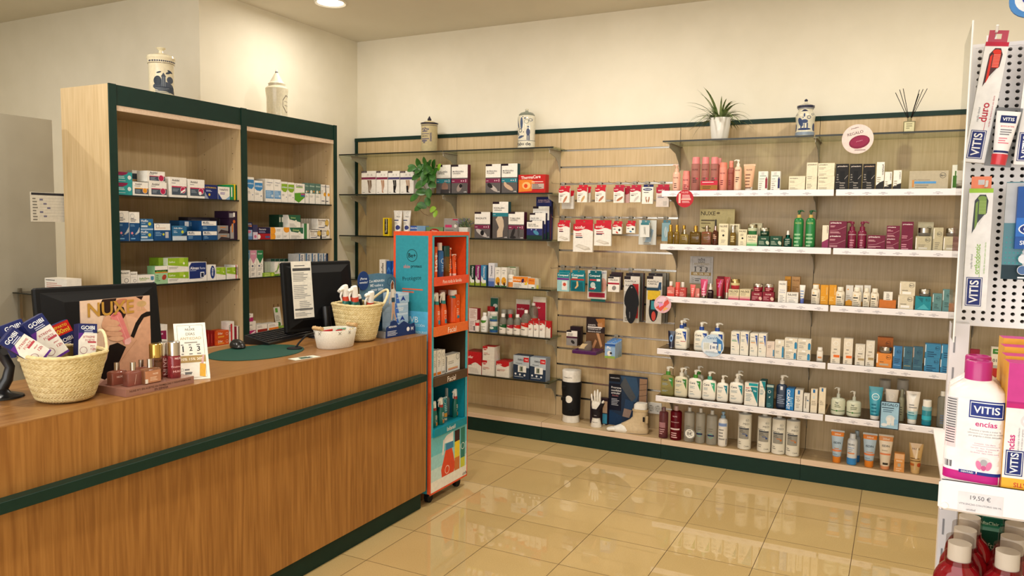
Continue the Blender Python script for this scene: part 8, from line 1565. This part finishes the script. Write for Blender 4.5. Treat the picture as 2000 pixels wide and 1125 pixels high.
# barcode scanner on its stand at the far left
Q = cpt(35, 782); e = empty('barcode_scanner', (-2.62, 1.45, T0), ra(60)); tag(e, 'black barcode scanner on a curved stand at the left picture edge', 'scanner')
m = MB(); m.loft([(0, .07, .06, 2), (.006, .068, .058, 2), (.018, .03, .028, 2), (.03, .022, .02, 2)], ('#17191e', 'plastic'), 32); m.build('stand_foot', e)
m = MB(); m.tube([(0, 0, .02), (.022, 0, .06), (.03, 0, .1), (.012, 0, .14), (-.012, 0, .165)], [.02, .017, .015, .016, .018], ('#1b1e24', 'plastic'), 14); m.build('stand_neck', e)
m = MB(); m.loft([(.165, .02, .018, 2.4, 0, -.015), (.18, .05, .026, 2.6, 0, -.03), (.2, .055, .03, 2.8, 0, -.04), (.215, .045, .026, 2.6, 0, -.045), (.222, .02, .015, 2.4, 0, -.045)], ('#15161a', 'plastic'), 26); m.build('scan_head', e)
m = MB(); m.tube([(.018, -.016, .155), (.018, .016, .155)], .013, ('#202329', 'plastic'), 16); m.build('hinge', e)
# leaflet stand in the right cabinet bay
P0 = Vector((-3.80, 0, .779)); y_ = on_line(558, P0, Vector((0, 1, 0))); e = empty('leaflet_stand', (-3.86, y_, .7795), ra(90)); tag(e, 'small wooden leaflet stand with cards at the bottom of the right cabinet bay', 'stand')
m = MB(); m.tube([(-.035, 0, 0), (-.02, .03, .2)], .005, ('#7a5a38', 'matte'), 6); m.tube([(.035, 0, 0), (.02, .03, .2)], .005, ('#7a5a38', 'matte'), 6); m.box(-.035, .035, -.01, .03, .02, .03, ('#7a5a38', 'matte')); m.build('easel', e)
m = MB(); m.T = Matrix.Translation((0, -.004, .032)) @ Matrix.Rotation(ra(-10), 4, 'X'); m.box(-.03, .03, 0, .003, 0, .15, '#d8d4c8'); decals(m, .06, .15, flat_surf(.06), [('r', .2, .75, .6, .95, '#5a9a3c'), ('b', .1, .6, .9, 4, '#8a8a80', .01), ('e', .5, .2, .3, .1, '#4a7a3c')]); m.build('card', e)
# small glass shelf with a white box outside the cabinet, and the notice on the partition
e = empty('small_glass_shelf', (-4.08, 2.50, 1.165)); tag(e, 'small glass shelf left of the tall wooden cabinet', 'shelf')
m = MB(); m.box(-.068, .30, -.12, .16, -.006, 0, M_smoke); m.build('glass', e); m = MB(); m.box(-.066, .3, -.123, -.12, -.006, 0, M_edge); m.build('edge', e)
m = MB(); m.box(-.06, -.045, -.1, -.085, -.4, .02, ('#b8b4a8', 'metal')); m.build('bracket', e)
CUR[0] = Shelf('B', 2.46, 1.1652, 'on small glass shelf left of cabinet'); box(88, 131, 544, 'white box with red small print', '#e4ded2', [('b', .05, .9, .7, 1, '#4a4a4a', .008), ('b', .08, .7, .9, 5, '#c89a8c', .01)], dp=.08, ins=0)
A = onx(60, 433, -4.15); B = onx(131, 437, -4.15); zt = z_of((A.x, (A.y + B.y) / 2), 376); w_ = B.y - A.y; m = MB(); m.box(-w_ / 2, w_ / 2, -.0008, 0, 0, zt - A.z, '#c9c4b6')
decals(m, w_, zt - A.z, lambda x, z, e_: (x - w_ / 2, -.0008 - e_, z), [('r', .03, .9, .99, .98, '#2a2a30'), ('b', .06, .8, .2, 9, '#77736a', .016)] + [('r', .25 + .1 * (i % 3), .72 - .14 * i, .34 + .1 * (i % 3), .78 - .14 * i, '#6a6880') for i in range(5)] + [('l', .25, .8 - .1 * i, .98, .8 - .1 * i, .0008, '#9a968c') for i in range(7)])
o = m.build('wall_notice', None, (-4.1492, (A.y + B.y) / 2, A.z), ra(90)); tag(o, 'white printed timetable notice on the grey partition at the left', 'notice')

# ---------------------------------------------------------------- contents of the wheeled sunscreen display
class DispShelf(Shelf): pass
dphr = ['on top tray, orange wheeled display', 'on second tray, orange wheeled display', 'on dark third tray, orange wheeled display', 'on teal fourth tray, orange wheeled display']
def DS(k): CUR[0] = Shelf('L', DX1 - .012, levels[k][1] - .0015, dphr[k], .02)
OG = '#de5a22'
DS(0)
box(849.5, 854, 482, 'narrow orange and white box at the tray left edge', OG, [('t', 'Be+', .5, .5, .6, '#f4e4d8', 90)], dp=.05)
bottle(853.5, 862.5, 474, 'blue spray bottle with white tip', '#1d5f9c', '#ecdfd4', .22, .62, [('o', .5, .6, .3, '#d8e8f4', .15), ('b', .3, .45, .8, 4, '#8ab8dc', .01)], sh=.05)
bottle(863.5, 874, 480, 'brown bottle with dark green cap', '#6a4a1c', '#1c4a40', .35, .98, [('b', .5, .6, .9, 4, '#d8b45c', .012)], kind='gloss', ins=.03, sh=.02)
tube(876, 886.5, 484, 'orange tube with white ring, larger', OG, '#f0e6dc', [('o', .62, .82, .22, '#f8e8dc', .12), ('b', .5, .6, .9, 6, '#f8d8c0', .01), ('c', .7, .33, .14, '#2f8aa0')], capf=.1, crimp='#f0e6dc', ins=.03)
tube(887, 894.5, 496, 'orange tube with white ring, smaller', OG, '#f0e6dc', [('o', .62, .82, .24, '#f8e8dc', .12), ('b', .5, .6, .9, 4, '#f8d8c0', .01), ('c', .7, .33, .14, '#2f8aa0')], capf=.1, crimp='#f0e6dc', ins=.03)
def dspray(px, k, s, label, body, band, ins=.03, flip=-1, hh=.2):
    P0 = Vector((DX1 - .012 - ins, 0, levels[k][1] - .0015)); y_ = on_line(px, P0, Vector((0, 1, 0)))
    e_ = spray(Vector((P0.x, y_, P0.z)), (0, 0, ra(90)), s, label + ' ' + dphr[k], body=body, band=band, flip=flip, hh=hh, d=[('o', .5, .4, .2, '#f4e4d8', .12), ('b', .3, .75, .8, 3, '#f0d8c8', .008), ('r', .4, .1, .85, .3, '#2f8aa0' if k == 1 else '#c8803c')]); e_['group'] = 'spray bottles on the orange wheeled display'
DS(1)
dspray(852, 1, .95, 'orange trigger spray with teal neck, left,', OG, '#1f8a8c', flip=-1); dspray(865, 1, .95, 'orange trigger spray with teal neck, right,', OG, '#1f8a8c')
bottle(858, 870.5, 566, 'dark bottle with white cap behind the sprays', '#3a2420', '#e4d8cc', .14, .7, [], ins=.1)
bottle(877, 889, 566, 'orange bottle with white flip cap', OG, '#ece6de', .16, .8, [('o', .5, .6, .22, '#f8e8dc', .12), ('b', .35, .45, .8, 4, '#f8d8c0', .01), ('r', .3, .08, .75, .2, '#2f8aa0'), ('r', 0, .9, 1, .99, '#1f8a8c')], sh=.04)
box(890.5, 898, 575, 'narrow orange box with white ring', OG, [('o', .5, .7, .3, '#f8e8dc', .12), ('b', .2, .5, .8, 5, '#f8d8c0', .01), ('r', .3, .15, .9, .25, '#2f8aa0')], dp=.05)
DS(2)
wr = [('o', .5, .8, .3, '#4a4a4a', .12), ('b', .3, .6, .8, 4, '#9a968c', .01), ('r', .1, .03, .95, .14, '#e5832c')]
box(846, 852, 685, 'slim white box with orange foot, left of three', W_, wr, dp=.05)
box(853, 862, 683.5, 'slim white box with orange foot, middle of three', W_, wr, dp=.05)
box(862.5, 869, 683, 'slim white box with grey foot, right of three', W_, wr[:2] + [('r', .1, .05, .95, .14, '#a8a49a')], dp=.05)
box(871, 898, 691.5, 'wide white box with orange and red stripes', W_, [('o', .84, .8, .12, '#3a3a3a', .14), ('b', .15, .62, .6, 2, '#a8a49a', .01), ('r', .15, .18, .85, .23, '#e5a03c'), ('r', .15, .12, .85, .16, '#c8402c'), ('r', .0, .05, .06, .95, '#4a4640')], dp=.05)
DS(3)
dspray(848, 3, .8, 'green trigger spray with red neck, left,', '#14685c', '#a8322c', hh=.185); dspray(861, 3, .84, 'green trigger spray with red neck, middle,', '#14685c', '#a8322c', hh=.185); dspray(889, 3, .84, 'green trigger spray with red neck, right,', '#14685c', '#a8322c', ins=.05, hh=.2)
tube(868, 878, 776, 'teal and orange tube between the green sprays', '#1c8290', '#e8e0c8', [('o', .5, .82, .28, '#d8f0f0', .14), ('r', .1, .15, .9, .32, '#e5a03c'), ('b', .3, .66, .8, 4, '#b8e0e0', .01)], capf=.1, ins=.045, crimp='#d8e4e4')
bottle(869, 877.5, 757, 'grey translucent spray bottle behind the teal tube', '#8a9a98', '#b8bcb8', .3, .6, [], ins=.09)
# ---------------------------------------------------------------- dental care stand in the right foreground
WH = ('#f2eff2', 'plastic')
YPEG = 1.70
st_ = tag(empty('dental_care_stand', (.34, 1.6, 0)), 'white dental care display stand with perforated board in the right foreground', 'display stand')
def peg(m):
    x0, x1, z0, z1 = .098, .62, 1.372, 1.902; px_, pz_, rx, rz_ = .0158, .0129, .0037, .0034
    nx_, nz_ = int((x1 - x0 - .01) / px_), int((z1 - z0 - .01) / pz_); ox = x0 + (x1 - x0 - nx_ * px_) / 2; oz = z0 + (z1 - z0 - nz_ * pz_) / 2
    vs, fs = [], []
    for i in range(nx_):
        for j in range(nz_):
            cx, cz = ox + (i + .5) * px_, oz + (j + .5) * pz_; o = len(vs)
            ho = [(cx + rx * math.cos(2 * math.pi * k / 12), cz + rz_ * math.sin(2 * math.pi * k / 12)) for k in range(12)]
            sq = []
            for k in range(12):
                a = 2 * math.pi * k / 12; s = 1 / max(abs(math.cos(a)), abs(math.sin(a))); sq.append((cx + px_ / 2 * s * math.cos(a) , cz + pz_ / 2 * s * math.sin(a)))
            # corner points
            sq2 = {1: (cx + px_ / 2, cz + pz_ / 2), 4: (cx - px_ / 2, cz + pz_ / 2), 7: (cx - px_ / 2, cz - pz_ / 2), 10: (cx + px_ / 2, cz - pz_ / 2)}
            for y in (YPEG, YPEG + .012):
                vs += [(a, y, b) for a, b in ho] + [(a, y, b) for a, b in sq] + [(a, y, b) for a, b in sq2.values()]
            for k in range(12):
                k2 = (k + 1) % 12
                f = [o + k, o + k2, o + 12 + k2] + ([o + 24 + [1, 4, 7, 10].index(k)] if k in sq2 else []) + [o + 12 + k]
                fs.append(tuple(f[::1])); fs.append((o + k, o + 28 + k, o + 28 + k2, o + k2))
                fs.append(tuple(reversed([q + 28 for q in f])))
    m.add(vs, fs, WH)
    e0, e1 = ox, ox + nx_ * px_; f0, f1 = oz, oz + nz_ * pz_
    m.box(x0, e0, YPEG - .001, YPEG + .013, z0, z1, WH); m.box(e1, x1, YPEG - .001, YPEG + .013, z0, z1, WH); m.box(e0, e1, YPEG - .001, YPEG + .013, z0, f0, WH); m.box(e0, e1, YPEG - .001, YPEG + .013, f1, z1, WH)
part('perforated_board', st_, peg)
part('clear_side_panel', st_, lambda m: (m.box(.0885, .0905, 1.52, YPEG + .01, 1.36, 1.905, ('#dfe0dc', 'film')), m.tube([(.089, 1.52, 1.36), (.089, 1.52, 1.905)], .0016, ('#e8e8e6', 'plastic'), 6)))
A = ony(1853, 680, 1.62); B = ony(1890, 680, 1.62)
def upr(m):
    m.box(A.x, B.x, 1.60, 1.64, 0, 1.385, ('#dedbe2', 'plastic'))
    for k in range(24): m.box(A.x + .006, A.x + .009, 1.5992, 1.6, .02 + k * .057, .05 + k * .057, ('#8a8a92', 'matte'))
part('slotted_post', st_, upr)
part('rear_sheet', st_, lambda m: m.box(.10, .615, YPEG + .03, YPEG + .034, 1.375, 1.898, ('#4a4743', 'matte')))
part('right_post', st_, lambda m: m.box(.60, .64, 1.60, 1.64, 0, 1.9, ('#dedbe2', 'plastic')))
part('foot_base', st_, lambda m: m.box(.066, .64, 1.22, 1.66, 0, .06, ('#dedbe2', 'plastic')))
g = part('shelf', st_, lambda m: m.box(.07, .62, 1.258, 1.60, 1.18, 1.187, WH))
def rail(z0, z1):
    def f(m):
        m.rbox(.066, .625, 1.246, 1.257, z0, z1, WH, .004); m.tube([(.0745, 1.2455, z0 + .008), (.0745, 1.244, z0 + .008)], .0045, ('#f2f0f2', 'plastic'), 16)
        if z1 > 1.1:
            m.T = Matrix.Translation((.118, 1.2458, z0)); decals(m, .055, z1 - z0, flat_surf(.055), [('r', -.1, .08, 1.08, .72, '#dcdce4'), ('t', '19,50 €', .5, .56, .45, '#4a4a54', 0, False), ('t', 'VITIS ENCÍAS COLUTORIO 500 ML', .5, .34, .95, '#5a5a66', 0, False), ('t', 'unidad', .3, .16, .2, '#5a5a66', 0, False)]); m.T = None
            m.T = Matrix.Translation((.215, 1.2458, z0)); decals(m, .055, z1 - z0, flat_surf(.055), [('r', -.1, .08, 1.08, .72, '#dcdce4'), ('t', '12,95 €', .5, .56, .45, '#4a4a54', 0, False), ('t', 'VITIS ENCÍAS PASTA', .5, .34, .95, '#5a5a66', 0, False), ('t', 'unidad', .3, .16, .2, '#5a5a66', 0, False)]); m.T = None
    return f
part('price_rail', g, rail(1.149, 1.193))
g = part('shelf', st_, lambda m: m.box(.07, .62, 1.23, 1.60, .884, .892, WH)); part('price_rail', g, rail(.857, .896))
Z1s = 1.1875
# mouthwash bottles
def mouth(x, y, label, full=True):
    e_ = empty('mouthwash_bottle', (x, y, Z1s), ra(-9)); tag(e_, label, 'bottle', 'pink-capped mouthwash bottles'); r = .0375; rd = .024
    m = MB(); secs = [(0, r * .94, rd * .92, 3.6), (.004, r, rd, 3.6), (.126, r * .985, rd * .98, 3.6), (.135, r * .95, rd * .97, 3.2), (.147, r * .58, rd * .85, 2.4), (.151, r * .44, rd * .68, 2)]
    m.loft(secs, ('#e9e4e4', 'plastic'), 48)
    if full:
        decals(m, 2 * r, .133, loft_surf(secs, 2 * r), [('r', .02, .03, .98, .13, '#b81f7c'), ('r', .02, .13, .98, .94, '#eceaee'), ('r', .03, .6, .22, .93, '#c8c6ca'), ('r', .03, .38, .22, .6, '#e4ccd2')] + [('r', .04, .905 - i * .028, .2, .915 - i * .028, '#4a4a52') for i in range(18)] +
            [('r', .05 + .02 * i, .16, .055 + .02 * i + .006 * (i % 3), .23, '#3a3a42') for i in range(7)] +
            [('r', .41, .735, .97, .925, '#1c2f80'), ('r', .43, .75, .95, .91, '#f0f0f4'), ('r', .44, .76, .94, .90, '#1c2f80'), ('t', 'VITIS', .69, .83, .42, '#f0f0f4'), ('t', 'encías', .7, .675, .35, '#c02878'), ('t', 'Previene y ayuda a tratar la', .69, .6, .5, '#77747a', 0, False), ('t', 'inflamación y el sangrado de encías', .69, .57, .56, '#77747a', 0, False), ('t', 'por gingivitis o encías delicadas', .69, .54, .52, '#55525a', 0, False),
             ('t', 'Colutorio · Uso diario', .7, .46, .34, '#b05a88', 0, False), ('r', .5, .435, .94, .438, '#b05a88'), ('t', 'Con CPC · Flúor · Provitamina B5', .7, .41, .45, '#b05a88', 0, False), ('t', 'Lactato de Zinc', .7, .385, .25, '#b05a88', 0, False), ('t', 'Sin alcohol · Sabor menta suave', .7, .36, .45, '#b05a88', 0, False),
             ('c', .7, .24, .14, '#d8d8dc'), ('e', .62, .225, .045, .05, '#d87aa8', 15), ('e', .78, .225, .045, .05, '#d87aa8', -15), ('e', .7, .2, .04, .03, '#c85a90'), ('e', .7, .26, .055, .035, '#a8a8b0'), ('r', .3, .115, .58, .15, '#1c2f80'), ('t', 'DENTAID', .44, .132, .2, '#f0f0f4'), ('r', .6, .115, .98, .15, '#1c2f80')], True)
    m.build('body', e_)
    m = MB(); m.loft([(.149, .0172, .0172, 2), (.1755, .0172, .0172, 2), (.1775, .0162, .0162, 2), (.178, .013, .013, 2), (.1755, .0125, .0125, 2)], ('#b02878', 'plastic'), 36); m.build('cap', e_)
P = ony(1896, 958, 1.29); mouth(P.x, 1.288, 'white mouthwash bottle with magenta cap and blue logo, front left of the stand shelf')
mouth(P.x + .003, 1.34, 'white mouthwash bottle with magenta cap standing behind the front one', False)
# toothpaste packs with free brush
PKc = '#c23a8c'
def pack(k, x, y, zt_, label):
    w__, h__ = .058, zt_ - Z1s
    mb = MB(); mb.box(-w__ / 2, w__ / 2, 0, .034, 0, h__, '#e8e6ea' if k == 0 else '#e0a83c', '#dca43a' if k == 0 else '#e0a83c', PKc)
    if k == 0: decals(mb, w__, h__, flat_surf(w__), [('r', 0, 0, 1, .1, '#e8b43c'), ('t', 'GRATIS', .5, .05, .5, '#c8402c', 180), ('r', 0, .69, 1, 1, PKc), ('r', 0, .685, 1, .7, '#a81f70'), ('r', 0, .65, 1, .685, '#b81f70'), ('r', .38, .8, .99, .9, '#d4d4dc'), ('e', .52, .85, .12, .05, '#f0f0f4'), ('c', .48, .555, .17, '#d4d2d8'), ('e', .42, .555, .06, .02, '#e8e8ee'), ('e', .55, .55, .1, .03, '#cf5a9c'),
        ('t', 'encías', .15, .36, .16, '#c02878', 90), ('t', 'Previene y ayuda a tratar la inflamación', .3, .36, .28, '#8a8890', 90, False), ('t', 'y el sangrado de encías por gingivitis', .37, .36, .26, '#8a8890', 90, False), ('t', 'pasta dentífrica · uso diario', .5, .33, .2, '#c87aa8', 90, False),
        ('r', .05, .12, .42, .32, '#1c2a70'), ('r', .07, .128, .4, .312, '#f0f0f4'), ('r', .085, .134, .385, .306, '#1c2a70'), ('t', 'VITIS', .235, .22, .16, '#f0f0f4', 90)])
    o = mb.build('toothpaste_pack', None, (x, y, Z1s), ra(4)); tag(o, label, 'box', 'magenta and yellow toothpaste packs')
P = ony(1975, 965, 1.262)
x_ = ony(1947, 965, 1.262).x + .029
pack(0, x_ + .004, 1.262, Z1s + .182, 'magenta and white toothpaste pack with free brush at the front right of the stand')
for k in range(3): pack(k + 1, x_ + .004 + .002 * k, 1.302 + .04 * k, Z1s + .186 + .008 * k, 'yellow and magenta toothpaste pack, %s behind the front pack' % ['first', 'second', 'third'][k])
# red mouthwash on the lower shelf
Z2s = .8925
def redb(px, py, y, label):
    P = ony(px, py, y); e_ = empty('mouthwash_bottle', (P.x, y, Z2s), ra(4)); tag(e_, label, 'bottle', 'red mouthwash bottles on the lower shelf'); H_ = .208
    m = MB(); secs = [(0, .031, .022, 2.4), (.004, .0345, .025, 2.4), (.12, .0345, .025, 2.4), (.145, .032, .024, 2.2), (.158, .026, .022, 2), (.166, .0185, .018, 2), (.172, .0175, .0175, 2)]
    m.loft(secs, ('#b01624', 'liquid'), 40)
    decals(m, .069, .15, loft_surf(secs, .069), [('r', .1, .1, .9, .72, '#e8dcdc'), ('c', .3, .86, .025, '#e8a0a8'), ('c', .4, .84, .02, '#e8a0a8'), ('c', .24, .82, .018, '#e8a0a8')], True); m.build('body', e_)
    m = MB(); m.loft([(.171, .0155, .0155, 2), (.197, .0155, .0155, 2)], ('#f0ece4', 'plastic'), 28); m.build('inner_cap', e_)
    m = MB(); m.loft([(.166, .0188, .0188, 2), (.205, .0182, .0182, 2), (.206, .0176, .0176, 2)], ('#e4e0dc', 'film'), 28); m.build('clear_dosing_cap', e_)
for px, y, nm in ((1875, 1.29, 'front left'), (1884, 1.355, 'middle left'), (1891, 1.42, 'rear left'), (1970, 1.29, 'front right'), (1977, 1.355, 'middle right'), (1983, 1.42, 'rear right')):
    redb(px, 1060, y, 'red mouthwash bottle with clear cap over white, %s on the lowest visible stand shelf' % nm)
for i in range(3):
    A = ony(1906, 1060, 1.47); mb = MB(); w__, h__ = .042, .16 + .012 * i; mb.box(0, w__, 0, .03, 0, h__, '#14503c', '#1a5c44'); decals(mb, w__, h__, lambda x, z, e__: (x, -e__, z), [('t', 'Afta', .45, .84, .55, '#b8d0b8', 0, False), ('t', 'clair', .62, .74, .5, '#b8d0b8', 0, False)] if i == 0 else [('t', 'AftaClair', .5, .94, .7, '#b8c8a8'), ])
    tag(mb.build('gel_box', None, (A.x, 1.475 + .033 * i, Z2s)), 'dark green mouth-gel box, %s of three between the red bottles' % ['front', 'middle', 'rearmost'][i], 'box', 'dark green boxes on the lower stand shelf')
A = ony(1952, 1060, 1.47)
for i in range(2):
    mb = MB(); mb.box(0, .042, 0, .03, 0, .165 + .012 * i, '#14503c', '#1a5c44'); decals(mb, .042, .165 + .012 * i, lambda x, z, e__: (x, -e__, z), [('t', 'AftaClair', .5, .94, .7, '#b8c8a8')])
    tag(mb.build('gel_box', None, (A.x + .004, 1.50 + .033 * i, Z2s)), 'dark green mouth-gel box at the right, %s of two' % ['front', 'rear'][i], 'box', 'dark green boxes on the lower stand shelf')
# toothbrush packs on pegs
def peghook(P, ln, label):
    e_ = empty('peg_hook', (P.x, YPEG, P.z)); tag(e_, label, 'hook', 'hooks on the perforated board')
    m = MB(); m.tube([(0, -.001, -.006), (0, -ln, -.006), (0, -ln - .006, .002)], .0024, ('#e8e6e2', 'plastic'), 8); m.build('prong', e_); m = MB(); m.box(-.008, .008, -.004, -.0012, -.016, .008, WH); m.build('hook_plate', e_)
def brush(px, py_top, py_bot, Y, w_, label, tabc, topc, bc, words, wc, tilt=0, n=1, dep=.018):
    Pt = ony(px, py_bot, Y); zt = z_of((Pt.x, Y), py_top); h = zt - Pt.z - .022
    e_ = empty('toothbrush_pack', (Pt.x, Y, Pt.z)); e_.rotation_euler = (0, ra(tilt), 0); tag(e_, label, 'toothbrush pack', 'toothbrush packs on the perforated board')
    m = MB(); m.box(-w_ / 2, w_ / 2, 0, dep, 0, h, ('#ecebec', 'card'), ('#d4d6d8', 'card'))
    wx = .24; decals(m, w_, h, flat_surf(w_), [('r', 0, .965, 1, 1, topc), ('p', [(.2, .63), (.42, .72), (.78, .8), (.82, .9), (.7, .95), (.45, .95), (.25, .9)], '#4a2a2c' if bc == '#d8301f' else '#3a4048'), ('p', [(.3, .66), (.4, .71), (.4, .9), (.3, .88)], bc), ('r', .44, .79, .74, .91, bc), ('e', .56, .92, .18, .02, bc), ('p', [(.46, .73), (.7, .79), (.7, .78), (.46, .7)], '#d8d8d8')] +
        [('l', .44, .80 + i * .012, .74, .80 + i * .012, .0006, '#f0b0a0' if bc == '#d8301f' else '#b8d080') for i in range(9)] +
        [('t', words, .5, .42, .16 if len(words) < 6 else .25, wc, 90), ('t', 'cepillo dental', .28, .4, .12, '#6a6a70', 90, False), ('b', .62, .45, .64, 1, wc, .1), ('t', 'cerdas de textura para uso diario', .82, .43, .26, wc, 90, False), ('r', .1, .03, .78, .27, '#1c2a70'), ('r', .13, .036, .75, .264, '#f0f0f4'), ('r', .16, .041, .72, .259, '#1c2a70'), ('t', 'VITIS', .44, .15, .19, '#f0f0f4', 90)])
    m.build('box', e_)
    m = MB(); q = .005; H_ = .022
    for (xa, xb, za, zb) in ((-w_ * .42, -q, h, h + H_), (q, w_ * .42, h, h + H_), (-q, q, h, h + .007), (-q, q, h + .016, h + H_)): m.box(xa, xb, dep * .5, dep * .5 + .001, za, zb, (tabc, 'plastic'))
    m.build('hang_tab', e_)
    if n: 
        for k in range(n): 
            m = MB(); m.box(-w_ / 2, w_ / 2, dep + .002 + k * .006, dep + .006 + k * .006, .004, h - .004, ('#c8cacc', 'film')); m.build('clear_back_sleeve', e_)
brush(1903, 58, 317, 1.60, .035, 'white toothbrush pack with red tab and red brush, top left of the perforated board', '#a81c3c', '#b81f3c', '#d8301f', 'duro', '#b8283c', 6.5)
brush(1902, 344, 605, 1.61, .037, 'white toothbrush pack with orange tab and green brush, below the red-tabbed pack', '#e5702c', '#9ac83c', '#7a9a4a', 'orthodontic', '#8ab84a', 0)
for k in range(5): brush(2003 + 2 * k, 60 + 2 * k, 322 - 3 * k, 1.60 + .018 * k, .036, 'white toothbrush pack with blue lettering at the right picture edge, %s in line' % ['first', 'second', 'third', 'fourth', 'fifth'][k], '#3a6a9c', '#3a8ab8', '#3a8ab8', 'medio', '#2c8ab0', 3, 0, .008)
for px, py, nm in ((1936, 78, 'red-tabbed'), (1917, 362, 'orange-tabbed'), (2010, 75, 'blue-lettered')): peghook(ony(px, py, YPEG), .10, 'white peg hook holding the %s toothbrush pack' % nm)
P = ony(1949, 322, 1.585); e = empty('toothpaste_tube', (P.x, 1.585, P.z)); e.rotation_euler = (0, ra(7), 0); tag(e, 'small white toothpaste tube with red cap hanging beside the red-tabbed pack', 'tube')
secs = [(.017, .011, .010, 2), (.05, .0145, .008, 2), (.088, .018, .0015, 3), (.092, .018, .0012, 3)]
m = MB(); m.loft(secs, ('#e8e6e8', 'plastic'), 24); decals(m, .036, .092, loft_surf(secs, .036), [('r', .22, .78, .86, .92, '#1c2a60'), ('t', 'VITIS', .54, .85, .48, '#f0f0f4'), ('t', 'anticaries', .55, .72, .55, '#c8303c', 0, False), ('b', .3, .66, .8, 3, '#77757c', .004), ('b', .3, .5, .8, 3, '#d87a8a', .004), ('r', .2, .22, .8, .26, '#1c2a60')], True); m.build('body', e)
m = MB(); m.loft([(0, .0115, .0115, 2), (.018, .0125, .0125, 2)], ('#c8303a', 'plastic'), 24); m.build('cap', e)
m = MB(); m.box(-.02, .021, .011, .0118, -.002, .1, ('#d4d6d8', 'film')); m.build('clear_sleeve', e)
# interdental pack at the right edge
A = ony(1958, 545, 1.60); e = empty('floss_pack', (A.x + .04, 1.60, A.z)); tag(e, 'blue and teal dental floss pack with clear window at the right picture edge', 'hanging pack')
zt = z_of((A.x, 1.6), 345); H_ = zt - A.z
m = MB(); w_ = .085; m.box(-w_ / 2, w_ / 2, .004, .008, 0, H_ * .95, ('#1f6a78', 'plastic')); decals(m, w_, H_, lambda x, z, e__: (x - w_ / 2, .004 - e__, z), [('r', 0, .55, 1, .94, '#b4b8bc'), ('r', 0, 0, 1, .14, '#16303a'), ('o', .62, .22, .3, '#d8dce0', .2), ('o', .62, .22, .2, '#a8b0b8', .3)] + [('c', .06 + .07 * (i % 6), .16 + .05 * (i // 6), .015, '#2f9a9c') for i in range(36)]); m.build('backing_card', e)
m = MB(); m.box(-w_ / 2 + .016, w_ / 2, -.012, .003, H_ * .3, H_ * .9, ('#1c4f9c', 'card')); decals(m, w_ - .016, H_ * .6, lambda x, z, e__: (x - w_ / 2 + .016, -.012 - e__, z), [('r', 0, .7, 1, 1, '#2a6ac0'), ('e', .35, .82, .3, .1, '#f0f0f4'), ('e', .35, .82, .27, .085, '#16307a'), ('t', 'Oral-B', .36, .82, .4, '#f0f0f4'), ('t', 'SUPER', .3, .6, .4, '#e8ecf4'), ('t', 'FLOSS', .75, .6, .35, '#e8ecf4'), ('b', .2, .52, .7, 2, '#c8d4e8', .006), ('c', .2, .34, .11, '#d8dce4'), ('c', .2, .16, .11, '#4a6a9c'), ('o', .2, .16, .12, '#d8dce4', .1), ('b', .1, .05, .7, 1, '#e8ecf4', .006)]); m.build('printed_box', e)
peghook(ony(2005, 365, YPEG), .09, 'white peg hook holding the blue and teal floss pack')
# topper sign
A = ony(1969, 37, 1.66); e = empty('topper_sign', (A.x, 1.66, A.z)); tag(e, 'blue and white rounded sign on top of the dental stand at the picture corner', 'sign')
m = MB()
def rr(x0, z0, x1, z1, r, y0, y1, col):
    pts = []
    for cx, cz, a0 in ((x1 - r, z0 + r, -90), (x1 - r, z1 - r, 0), (x0 + r, z1 - r, 90), (x0 + r, z0 + r, 180)):
        for k in range(7): a = ra(a0 + 15 * k); pts.append((cx + r * math.cos(a), cz + r * math.sin(a)))
    m.prism(pts, y0, y1, col)
rr(0, 0, .5, .22, .03, 0, .006, '#4a86c8'); rr(.008, .008, .492, .212, .025, -.001, 0, '#e4e8ee'); rr(.018, .018, .482, .202, .02, -.002, -.001, '#2a3a9c'); m.build('sign_board', e)
m = MB(); m.box(.08, .1, .006, .012, -.08, .02, ('#d8d6da', 'plastic')); m.box(.4, .42, .006, .012, -.08, .02, ('#d8d6da', 'plastic')); m.build('support', e)

# ---------------------------------------------------------------- labels: tell look-alikes on one shelf apart, share a group
ORD = ['first', 'second', 'third', 'fourth', 'fifth', 'sixth', 'seventh', 'eighth', 'ninth']
by = {}
for o, lb, ph, px, cat in PROD: by.setdefault((lb, ph), []).append((px, o))
for (lb, ph), L in by.items():
    L.sort(key=lambda t: t[0]); n = len(L)
    for i, (px, o) in enumerate(L):
        t = (lb + ' ' + ph).strip()
        if n == 2: t += ', ' + ('left', 'right')[i] + ' of two'
        elif n > 2: t += ', ' + ('leftmost' if i == 0 else 'rightmost' if i == n - 1 else ORD[i] + ' from left') + ' of ' + ['', '', '', 'three', 'four', 'five', 'six', 'seven', 'eight'][n]
        o['label'] = t
GRP = {}
for o, lb, ph, px, cat in PROD:
    g_ = (cat if cat.startswith('display hooks') or cat.startswith('packs') else {'box': 'boxes', 'bottle': 'bottles', 'pump bottle': 'pump bottles', 'tube': 'tubes', 'jar': 'jars', 'sign': 'signs', 'bag': 'bags', 'pouch': 'pouches'}.get(cat, cat) + ' ' + ph)
    GRP.setdefault(g_, []).append(o)
for g_, L in GRP.items():
    if len(L) > 1:
        for o in L: o['group'] = g_
for o in SC.objects:
    if o.parent is None and 'label' in o and len(o['label'].split()) > 16: print('LONG', len(o['label'].split()), o['label'])
bpy.context.view_layer.update()
